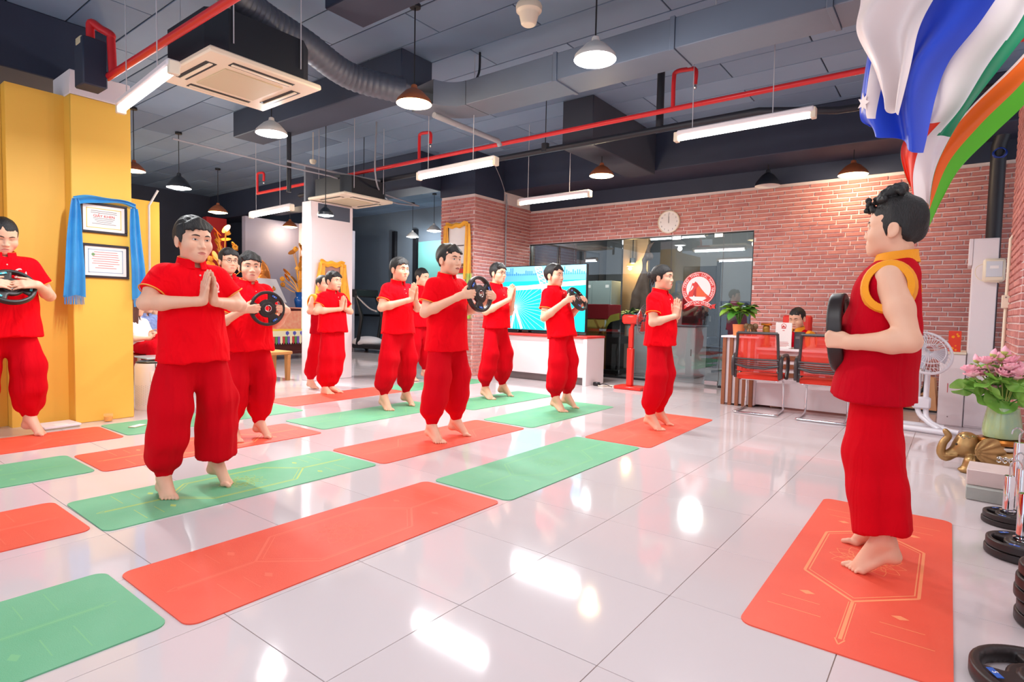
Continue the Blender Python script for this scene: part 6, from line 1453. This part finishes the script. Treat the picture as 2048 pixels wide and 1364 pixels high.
for k, w in enumerate((.06, .07, .066, .075, .045)): b.box((-w, -.009, .075-.013*k), (w*.9, -.0085, .0785-.013*k))
b.box((-.012, -.009, .215), (.012, -.0085, .222)); b.build('print_line', M_REDINK, r)
o = MB().box((-.055, -.03, 0), (.055, .03, .205), .005).build('document_box', mat('charcoal_box', (66, 62, 70), .5)); o.location = (-1.50, 7.74, .752); tag(o, 'dark upright file box right of the notice', 'box'); MB().box((-.04, -.032, .12), (.04, -.0302, .15)).build('front_label', M_INK, o)
# ------------------------------------------------------------------ right corner
r = empty('tall_cabinet', (.17, 7.93, 0), 0, 'tall narrow white cabinet against the brick wall', 'cabinet')
MB().box((-.055, -.12, .0), (.155, .35, 2.0), .004).build('carcass', M_WHITE, r); MB().box((-.09, -.125, 1.72), (-.056, .30, 2.0), .004).build('side_fin', M_WHITE, r); MB().box((-.05, -.128, .02), (.15, -.121, 1.985), .002).build('front_panel', M_WHITE, r)
r = empty('low_cabinet', (.03, 7.98, 0), 0, 'low white cabinet joined in front of the tall one', 'cabinet'); MB().box((-.14, -.19, 0), (.08, .33, .775), .004).build('carcass', M_WHITE, r); MB().box((-.15, -.20, .775), (.082, .34, .80), .004).build('top', M_CREAM, r); d = MB().box((-.135, -.197, .01), (.075, -.1905, .77), .002).build('door', M_WHITE, r); MB().lathe([(.006, 0), (.006, .004)], 8, M=Matrix.Translation((-.05, -.198, .10)) @ FACE_MY).build('screw', M_INK, d); MB().box((-.065, -.2, .36), (-.060, -.1975, .46)).build('tassel', M_REDINK, d)
r = empty('red_packet', (.005, 7.86, .80), 0, 'red flowered new year packet leaning on the tall cabinet', 'envelope'); MB().box((-.055, -.004, 0), (.055, .004, .225), .002).build('card', mat('envelope_red', (224, 56, 26), .5), r)
b = MB(); R = random.Random(2)
for (x, z, q) in ((-.02, .035, .013), (.012, .02, .008), (.01, .065, .006), (.03, .17, .010), (-.015, .16, .012), (.02, .19, .008)):
    for a in range(5): b.lathe([(0, 0), (q*.6, .0006), (0, .0012)], 8, M=Matrix.Translation((x+q*.7*math.cos(a*1.257), -.0042, z+q*.7*math.sin(a*1.257))) @ FACE_MY)
tag(b.build('blossom_print', M_YTRIM, r), kind='stuff')
r = empty('wall_box', (.285, 7.745, 1.66), 0, 'rounded white plastic box fixed on the tall cabinet', 'box'); MB().box((-.085, -.05, -.12), (.095, .05, .12), .02).build('housing', M_CREAM, r); MB().box((-.06, -.056, -.07), (.07, -.0495, .09), .004).build('window_pane', mat('clear_window', (214, 216, 222), .15), r); MB().box((-.03, -.0575, .015), (.04, -.0562, .045)).build('label_sticker', M_PAPER, r)
b = MB(); b.tube(bez([(-.085, 0, .07), (-.14, -.01, .03), (-.14, -.01, -.05), (-.08, -.02, -.11), (.05, -.03, -.125)], 6), .004, 5); b.build('cord', M_CREAM, r)
pipe('black_pipe', [(.31, 8.95, .05), (.31, 8.95, 3.2), (.42, 8.7, 3.6)], .075, M_BLKPIPE, 'thick black drain pipe down the brick wall corner')
pipe('wall_conduit', [(.36, 7.05, .6), (.37, 7.05, 1.9), (.43, 7.0, 2.0), (.44, 7.0, 3.7)], .014, M_CREAM, 'cream conduit up the corner beside the pillar'); o = MB().box((-.03, -.02, -.06), (.03, .02, .06), .004).build('junction_box', M_CREAM); o.location = (.36, 7.02, 1.32); tag(o, 'small cream junction box on the corner conduit', 'box'); MB().lathe([(.006, 0), (.006, .003)], 8, M=Matrix.Translation((0, -.021, .04)) @ FACE_MY).build('screw', M_INK, o)
b = MB()
for k in range(4): b.tube([((.055+.004*k)*math.cos(a), .01*k+.01*math.sin(3*a), (.05+.004*k)*math.sin(a)) for a in np.linspace(0, 2*PI, 21)[:-1]], .005, 5, closed=True)
o = b.build('cable_coil', mat('blue_cable', (30, 60, 150), .4)); o.location = tuple(PY(2000, 305, 8.86)); tag(o, 'coil of blue cable hanging by the drain pipe', 'cable')
# handbag and bottles by the wall
r = empty('handbag', (-.36, 8.86, 0), -.15, 'beige printed tote bag with black handle on the floor', 'bag')
BG = mat('beige_print', (236, 178, 128), .7, noise=.9, nscale=7, rgb2=(228, 160, 112)); b = MB(); b.prism([(-.24, .02), (.24, .02), (.20, .42), (.12, .44), (.08, .30), (-.04, .26), (-.10, .34), (-.12, .44), (-.20, .42)], .14, M=Matrix.Translation((0, .07, 0)) @ FACE_MY); b.build('body', BG, r)
MB().box((-.245, -.075, .0), (.245, .075, .025), .01).build('bottom', M_BLACKP, r); b = MB(); b.tube(bez([(-.12, -.072, .40), (-.10, -.075, .28), (0, -.08, .22), (.10, -.075, .28), (.11, -.072, .42), (.04, -.02, .62), (-.02, 0, .70)], 6), .022, 8); b.build('handle', M_BLACKP, r)
b = MB(); R = random.Random(12)
for k in range(9): x, z = R.uniform(-.18, .18), R.uniform(.05, .25); b.tube(bez([(x, -.073, z), (x+.02, -.074, z+.03), (x+.05, -.073, z+.01), (x+.03, -.073, z-.02)], 4), .004, 5)
b.build('print', M_WOODD, r)
for k, (x, y, h, c, lb) in enumerate(((-.07, 8.80, .26, (236, 190, 140), 'pale spray bottle on the floor by the bag'), (.0, 8.88, .36, (50, 90, 120), 'dark blue bottle by the low cabinet'))):
    o = MB().lathe([(.04, 0), (.042, .02), (.042, h*.7), (.018, h*.84), (.018, h)], 14).build('bottle', mat(f'bottle_{k}', c, .3)); o.location = (x, y, 0); tag(o, lb, 'bottle'); MB().box((-.03, -.02, h), (.02, .02, h+.04), .006).build('cap', M_CREAM, o)
# white stand fan behind the trainer
r = empty('stand_fan', (-.22, 7.30, 0), 0, 'white stand fan half hidden behind the trainer', 'fan'); FW = mat('fan_white', (226, 224, 230), .3)
for s in (0, 1): b = MB(); b.tube(bez([(.02-.07*s, .03, .62), (.02-.07*s, .03, .22), (.06-.02*s, -.03, .10), (.20-.06*s, -.12, .045), (.30-.16*s, -.16, .035)], 6), .026, 10); b.build('leg', FW, r)
b = MB(); b.tube([(-.36, -.10, .03), (.22, -.22, .03)], .03, 10); b.build('foot_bar', FW, r); b = MB(); b.tube([(-.36, .14, .03), (.18, .10, .03)], .03, 10); b.build('foot_bar', FW, r)
MB().box((-.10, -.02, .22), (.06, .08, .34), .015).build('clamp', FW, r); b = MB(); b.tube([(-.02, .03, .5), (-.02, .03, 1.0)], .018, 10); b.build('pole', M_STEEL, r)
FM = Matrix.Translation((.0, -.04, .80)) @ Matrix.Rotation(PI/2-.5, 4, 'X') @ Matrix.Rotation(.35, 4, 'Y'); cg = MB()
for k in range(36): a = 2*PI*k/36; d = v3(math.cos(a), math.sin(a), 0); cg.tube([d*.04+v3(0, 0, .08), d*.15+v3(0, 0, .07), d*.225, d*.15+v3(0, 0, -.05)], .0022, 4, M=FM)
cg.tube([(.228*math.cos(a), .228*math.sin(a), 0) for a in np.linspace(0, 2*PI, 41)[:-1]], .014, 8, closed=True, M=FM); cg.tube([(.15*math.cos(a), .15*math.sin(a), .07) for a in np.linspace(0, 2*PI, 31)[:-1]], .004, 5, closed=True, M=FM); cg.build('guard', FW, r)
for k in range(3):
    a0 = 2*PI*k/3; G = [[(rr*math.cos(a0+da), rr*math.sin(a0+da), .03*da) for da in np.linspace(-.45, .45, 6)] for rr in np.linspace(.04, .19, 6)]; b = MB(); b.sheet(np.array(G), thick=.003, M=FM); b.build('blade', mat('grey_blade', (190, 192, 202), .3), r)
b = MB(); b.lathe([(.07, -.14), (.075, -.05), (.04, -.03)], 16, M=FM); b.build('motor_housing', FW, r)
# ------------------------------------------------------------------ elephant stand with the lotus vase
EX, EY = .315, 5.62
r = empty('elephant_stand', (EX, EY, 0), 0, 'bronze elephant shaped stand with raised trunk by the pillar', 'sculpture')
f = Field((-.50, -.22, -.005), (.26, .22, .34), .0065)
f.ell((.02, 0, .11), (.20, .15, .10)); f.ell((-.20, -.02, .175), (.092, .085, .09), .05); f.ell((-.20, -.02, .245), (.062, .062, .045), .03)
f.cone((-.24, -.03, .15), (-.31, -.05, .10), .045, .038, .03)
tr = bez([(-.28, -.04, .12), (-.325, -.06, .085), (-.355, -.065, .12), (-.345, -.065, .19), (-.315, -.06, .245), (-.335, -.06, .285)], 7)
for i in range(len(tr)-1): t = i/len(tr); f.cone(tr[i], tr[i+1], .036-.018*t+.0016*(i % 2), .036-.018*(t+.03), .004)
f.cone((-.26, -.085, .11), (-.345, -.12, .095), .014, .005, .008)
for (x, y) in ((-.17, -.13), (.12, -.14), (.13, .14), (-.14, .13)): f.cone((x, y, .08), (x-.02, y-.005, .025), .050, .042, .03); f.ell((x-.03, y-.01, .02), (.05, .045, .022), .015)
earF = rot_z(-.35)
f.ell((-.065, -.150, .185), (.100, .020, .098), .012, R=rot_z(.42)); f.ell((-.12, .10, .18), (.09, .02, .08), .015)
V, F = f.mesh(); an = np.arctan2(V[:, 2]-.17, V[:, 0]+.155); m = (V[:, 1] < -.10) & (V[:, 2] > .09) & (V[:, 0] > -.17); V[m] += np.stack([0*an, -.006*np.sin(an*16), 0*an], 1)[m]
link('elephant_body', to_mesh('elephant_body', V, F, mat('bronze', (196, 156, 100), .34, metal=.6, noise=.5, nscale=14, rgb2=(132, 96, 58))), r)
b = MB()
for k in range(16):
    a = 2*PI*k/16; b.tube([(-.205+.045*math.cos(a)*.9+.010*math.cos(t), -.045+.035*math.sin(a)+.010*math.sin(t), .266-.010*((k % 3))) for t in np.linspace(0, 2*PI, 9)[:-1]], .003, 4, closed=True)
b.build('forehead_filigree', M_STEEL, r)
b = MB(); b.sphere((-.262, -.078, .195), .010, 8); b.build('eye', mat('bronze_dark', (60, 42, 26), .3), r)
b = MB(); b.lathe([(.10, .18), (.124, .19), (.129, .205), (.124, .215), (.10, .22)], 30); b.build('saddle_ring', mat('silver_leaf', (220, 214, 206), .3, metal=.5), r); b = MB(); b.lathe([(.11, .22), (.142, .232), (.146, .25), (.134, .268), (.10, .27)], 30); b.build('gold_collar', mat('antique_gold', (186, 112, 40), .3, metal=.7, noise=.5, nscale=20), r)
b = MB(); b.lathe([(.08, .165), (.122, .17), (.126, .182), (.10, .185)], 26); b.build('gold_band', MATS['antique_gold'], r)
b = MB()
for k in range(12):
    a = -2.6+1.9*k/11; c = v3(.02+.20*math.cos(a), .15*math.sin(a), .13)
    b.tube([c+v3(.020*math.cos(t)*(1-t/14), -.004, .026*math.sin(t)*(1-t/14)) for t in np.linspace(0, 9, 15)], .0042, 5)
b.build('silver_scroll', M_STEEL, r)
r = empty('lotus_vase', (EX, EY, .268), 0, 'green glazed vase of pink lotus flowers on the elephant', 'vase')
b = MB(); b.lathe([(.094, 0), (.112, .010), (.119, .05), (.116, .10), (.107, .16), (.098, .21), (.096, .232), (.088, .228), (.09, .20), (.0, .19)], 36)
b.build('vase_body', mat('celadon_glaze', (190, 196, 112), .12, noise=.9, nscale=12, rgb2=(98, 150, 150), stretch=(1, 1, .35), coat=.5), r)
M_LOTUS = mat('lotus_pink', (255, 160, 186), .6, noise=.3, nscale=22, rgb2=(255, 206, 214)); M_PAD = mat('lotus_pad', (150, 192, 86), .45, noise=.6, nscale=10, rgb2=(92, 158, 60)); M_BUDG = mat('bud_green', (190, 200, 110), .5)
pet = []
for ring, (n, tilt, L) in enumerate(((7, .25, .052), (7, .65, .056), (8, 1.05, .058))):
    for k in range(n): pet.append((2*PI*(k+.5*ring)/n, tilt, L))
fm = MB()
for a, ti, L in pet:
    G = [[(.45*L*s*math.sin(PI*min(1, .12+.86*t)), 0+.010*abs(s)**2, L*t) for s in (-1, -.5, 0, .5, 1)] for t in np.linspace(0, 1, 6)]
    fm.sheet(np.array(G), M=Matrix.Rotation(a, 4, 'Z') @ Matrix.Translation((0, -.006, 0)) @ Matrix.Rotation(ti, 4, 'X'))
FLM = fm.mesh('lotus_flower', M_LOTUS, 60)
bm_ = MB(); bm_.lathe([(0, 0), (.012, .004), (.020, .018), (.019, .034), (.010, .052), (0, .066)], 12); bm_.lathe([(.004, -.002), (.014, .004), (.021, .016), (.0205, .022)], 12, mi=1)
BDM = bm_.mesh('lotus_bud', [M_LOTUS, M_BUDG])
pm = MB(); G = [[(rr*math.cos(a), rr*math.sin(a), .018*rr/.09*math.sin(a*5)*.5+.02*(rr/.09)**2) for a in np.linspace(.12, 2*PI-.12, 30)] for rr in np.linspace(.004, .088, 6)]; pm.sheet(np.array(G)); PDM = pm.mesh('lotus_pad', M_PAD, 60)
R = random.Random(21)
def lot(me, name, px, py, dy, k=1.0, tilt=(0, 0), stem=True):
    w = PY(px, py, EY+dy); q = w-v3(EX, EY, .268); o = link(name, me, r); o.location = tuple(q); o.scale = (k, k, k); o.rotation_euler = (tilt[0], tilt[1], R.uniform(0, 6))
    if stem: b = MB(); b.tube(bez([(q[0]*.12, q[1]*.12, .20), (q[0]*.55, q[1]*.6, .22+(q[2]-.22)*.6), tuple(q)], 5), .0042, 6); b.build('stem', M_BUDG if me is not PDM else M_LEAF, r)
for (x, y) in ((1972, 728), (1947, 755), (1965, 752), (1984, 743), (2002, 752), (2014, 728), (2026, 728), (2023, 742), (2031, 760), (2042, 750), (1966, 780), (1983, 780), (1940, 745), (2003, 729)): lot(FLM, 'lotus_flower', x, y, R.uniform(-.16, -.02), 1.12, (R.uniform(-.5, .2), R.uniform(-.3, .3)))
for (x, y) in ((1955, 726), (1985, 715), (1997, 722), (2003, 722), (2008, 710), (2015, 716), (1977, 731), (2019, 752), (2046, 740)): lot(BDM, 'lotus_bud', x, y, R.uniform(-.10, .02), 1.12, (R.uniform(-.2, .2), R.uniform(-.2, .3)))
for (x, y, k, t) in ((1926, 778, .95, (.9, .3)), (1948, 760, .5, (.2, .1)), (1943, 770, .7, (.6, -.3)), (1978, 768, 1.0, (.5, .2)), (2022, 777, 1.1, (1.15, .2)), (2000, 800, 1.25, (1.2, .05)), (2036, 800, .9, (1.1, .4)), (1962, 792, .9, (1.2, -.4)), (1984, 785, .8, (.9, 0)), (1962, 738, .9, (.15, .1)), (1994, 738, .8, (.2, -.1)), (2040, 770, 1.0, (.7, .4)), (2010, 765, 1.0, (.5, 0)), (1992, 760, 1.0, (.4, .2)), (2044, 755, .9, (.4, .4))): lot(PDM, 'lotus_pad', x, y, R.uniform(-.16, -.04), k, t)
# stone blocks
M_STONE = mat('pale_pink_stone', (226, 204, 200), .6, noise=.3, nscale=10, rgb2=(206, 186, 182)); M_STONEG = mat('grey_stone', (176, 176, 170), .6, noise=.4, nscale=12, rgb2=(152, 156, 150))
for k, (z0, z1, m, lb, dx) in enumerate(((0, .085, M_STONEG, 'lower grey stone block of the stacked pair', 0), (.086, .185, M_STONE, 'upper pink stone block of the stacked pair', .0))):
    b = MB(); b.box((0, 0, 0), (.42, .30, z1-z0), .004); V = np.array(b.v); V = V+.003*np.stack([wob(V, 3+k+q, 30) for q in range(3)], 1); b.v = [tuple(q) for q in V]; b.v = [(x, y, max(0, z)) for x, y, z in b.v]
    o = b.build('stone_block', m); o.location = (.105+dx, 4.66+(.05 if k else 0), z0); o.rotation_euler = (0, 0, -.06); tag(o, lb, 'stone block', 'stone blocks stacked by the weights')
# loading pins with discs
def loading_pin(x, y, n, top, label, plates_label, R=1.0):
    z = 0
    for k in range(n): weight_plate(Matrix.Translation((x+.006*math.sin(k*2), y+.005*math.cos(k*3), .024*R+.046*R*k)) @ Matrix.Rotation(.5+k*.7, 4, 'Z') @ Matrix.Rotation(-PI/2, 4, 'Y'), plates_label+[' bottom of the pile', ' second from the floor', ' third from the floor', ' fourth from the floor', ' top of the pile'][k if k < n-1 else 4], R, '5', 'weight discs on the floor')
    z = .046*R*n+.004
    if top:
        r = empty('loading_pin', (x, y, z), 0, label, 'loading pin', 'chrome loading pins'); b = MB(); b.lathe([(.036, 0), (.036, .008), (.0245, .012), (.0245, top), (.0225, top+.004), (.0, top+.004)], 22); b.build('sleeve', M_CHROME, r)
        b = MB(); b.tube(bez([(0, 0, top), (0, 0, top+.06), (.012, 0, top+.085), (.030, 0, top+.095), (.048, 0, top+.075), (.050, 0, top+.045)], 6), .0045, 8); b.build('hook', M_STEEL, r)
loading_pin(*PZ(2015, 1024, .07)[:2], 2, .20, 'chrome pin with hook on the further disc pile', 'disc of the further pile with a pin,', .74)
loading_pin(*PZ(2044, 1078, .09)[:2], 2, .22, 'chrome pin with hook on the nearer disc pile', 'disc of the nearer pile with a pin,', .92)
loading_pin(.385, 2.90, 5, 0, '', 'disc of the tall pile at the right edge,')
weight_plate(Matrix.Translation((.275, 2.36, .03)) @ Matrix.Rotation(2.6, 4, 'Z') @ Matrix.Rotation(-PI/2, 4, 'Y'), 'single large disc in the bottom right corner', 1.22, '5', 'weight discs on the floor')
for (x, y, lb) in ((.335, 4.52, 'tall chrome pin standing behind the stone blocks'), (.345, 4.36, 'chrome pin between the stone blocks and piles')):
    r = empty('loading_pin', (x, y, 0), 0, lb, 'loading pin', 'chrome loading pins'); t = .42 if y > 4.4 else .30; b = MB(); b.lathe([(.04, 0), (.04, .012), (.0245, .016), (.0245, t), (.0225, t+.004), (0, t+.004)], 22); b.build('sleeve', M_CHROME, r); b = MB(); b.tube(bez([(0, 0, t), (0, 0, t+.05), (.012, 0, t+.07), (-.01, 0, t+.09), (-.03, 0, t+.075), (-.036, 0, t+.05)], 6), .0045, 8); b.build('hook', M_STEEL, r)
# ------------------------------------------------------------------ flags high on the right
M_FW = mat('flag_white', (240, 226, 224), .5, sheen=.2); M_FB = mat('flag_blue', (28, 70, 206), .38, sheen=.2); M_FG = mat('flag_green', (0, 128, 84), .4); M_FR = mat('flag_red', (240, 52, 24), .42); M_FO = mat('flag_orange', (244, 106, 20), .42); M_FLG = mat('flag_bright_green', (84, 188, 28), .42)
def flag(label, Lc, Rc, Y, colour, folds, amp, sd, nu=44, nv=60):
    """cloth hanging from a slanted pole; Lc, Rc give its two side edges from top to bottom"""
    L = np.array(bez([PY(x, y, Y) for x, y in Lc], 14)); Rr_ = np.array(bez([PY(x, y, Y) for x, y in Rc], 14))
    def rs(P): s = np.linspace(0, len(P)-1, nv); i = np.clip(s.astype(int), 0, len(P)-2); f_ = (s-i)[:, None]; return P[i]*(1-f_)+P[i+1]*f_
    L, Rr_ = rs(L), rs(Rr_); u = np.linspace(0, 1, nu)[None, :, None]; G = L[:, None]*(1-u)+Rr_[:, None]*u; v = np.linspace(0, 1, nv)[:, None]; uu = u[..., 0]
    dep = amp*(.35+.65*v)*np.sin(uu*folds*2*PI+sd+1.5*np.sin(v*2+sd))+.35*amp*np.sin(uu*folds*5+v*5+sd)
    G[..., 1] += dep; G[..., 0] += .35*dep
    G[..., 2] += .02*np.sin(uu*folds*2*PI+sd)*v
    o = G[0, nu//2].copy(); r = empty('flag', tuple(o), 0, label, 'flag', 'flags hung on poles at upper right')
    cols = sorted({colour(a, c)[0] for a in np.linspace(0, 1, 40) for c in np.linspace(0, 1, 40)})
    b = MB(); b.sheet(G-o, thick=.0022); ms = {c: i for i, c in enumerate(cols)}; MM = {colour(a, c)[0]: colour(a, c)[1] for a in np.linspace(0, 1, 40) for c in np.linspace(0, 1, 40)}
    q = 0
    for i in range(nv-1):
        for j in range(nu-1):
            k = ms[colour((j+.5)/(nu-1), (i+.5)/(nv-1))[0]]; b.m[q] = k; b.m[q+1] = k; q += 2
    b.build('cloth', [MM[c] for c in cols], r)
    pl = MB(); a_, c_ = G[0, 0]-o, G[0, -1]-o; d = (c_-a_)/np.linalg.norm(c_-a_); pl.tube([a_-d*.1+v3(0, 0, .012), c_+d*.9+v3(0, 0, .012)], .012, 10); pl.build('pole', M_STEEL, r)
    return r, G-o
W_, B_, G_, R_, O_, L_ = ('w', M_FW), ('b', M_FB), ('g', M_FG), ('r', M_FR), ('o', M_FO), ('l', M_FLG)
flag('white flag with soft folds, the frontmost of the hanging flags', [(1716, -60), (1712, 0), (1706, 62), (1745, 140), (1765, 214)], [(1905, -60), (1872, 0), (1845, 60), (1828, 130), (1803, 226)], 3.45, lambda u, v: W_, 1.6, .05, .4)
rb, GB = flag('blue flag with a white star behind the white one', [(1745, -60), (1738, 60), (1726, 150), (1714, 236), (1728, 256)], [(2030, -60), (1960, 40), (1890, 120), (1862, 190), (1846, 305)], 3.58, lambda u, v: W_ if (.16 < u < .30 and .42 < v < .80) else B_, 1.8, .06, 1.2)
b = MB(); st = []
for k in range(14): a = PI/2+2*PI*k/14; q = .052 if k % 2 == 0 else .024; st.append((q*math.cos(a), q*math.sin(a)))
c = v3(*GB[40, 6]); nb_ = np.cross(GB[41, 6]-GB[39, 6], GB[40, 8]-GB[40, 4]); nb_ /= np.linalg.norm(nb_); nb_ = nb_ if nb_[1] < 0 else -nb_
b.prism(st, .002, M=Matrix.Translation(tuple(c+nb_*.006)) @ Vector(tuple(nb_)).to_track_quat('Z', 'Y').to_matrix().to_4x4()); b.build('star', M_FW, rb)
def c3(u, v):
    if u > .70-.06*v and v < .64: return G_
    if v > .56 and u < .50: return R_
    return W_
flag('green white and red flag between the blue and orange ones', [(2000, -60), (1930, 60), (1866, 150), (1858, 220), (1800, 290), (1802, 350), (1828, 408)], [(2130, -60), (2085, 30), (2020, 120), (1945, 215), (1900, 280), (1868, 340), (1852, 410)], 3.70, c3, 1.3, .045, 2.2)
def c4(u, v): return W_ if u < .08 else (O_ if u < .62 else L_)
flag('orange and bright green flag, the rearmost of the flags', [(2110, 20), (2040, 110), (1935, 215), (1880, 290), (1855, 370), (1846, 440)], [(2140, 70), (2062, 190), (1985, 265), (1915, 335), (1878, 400), (1850, 462)], 3.84, c4, 1.0, .03, .2)
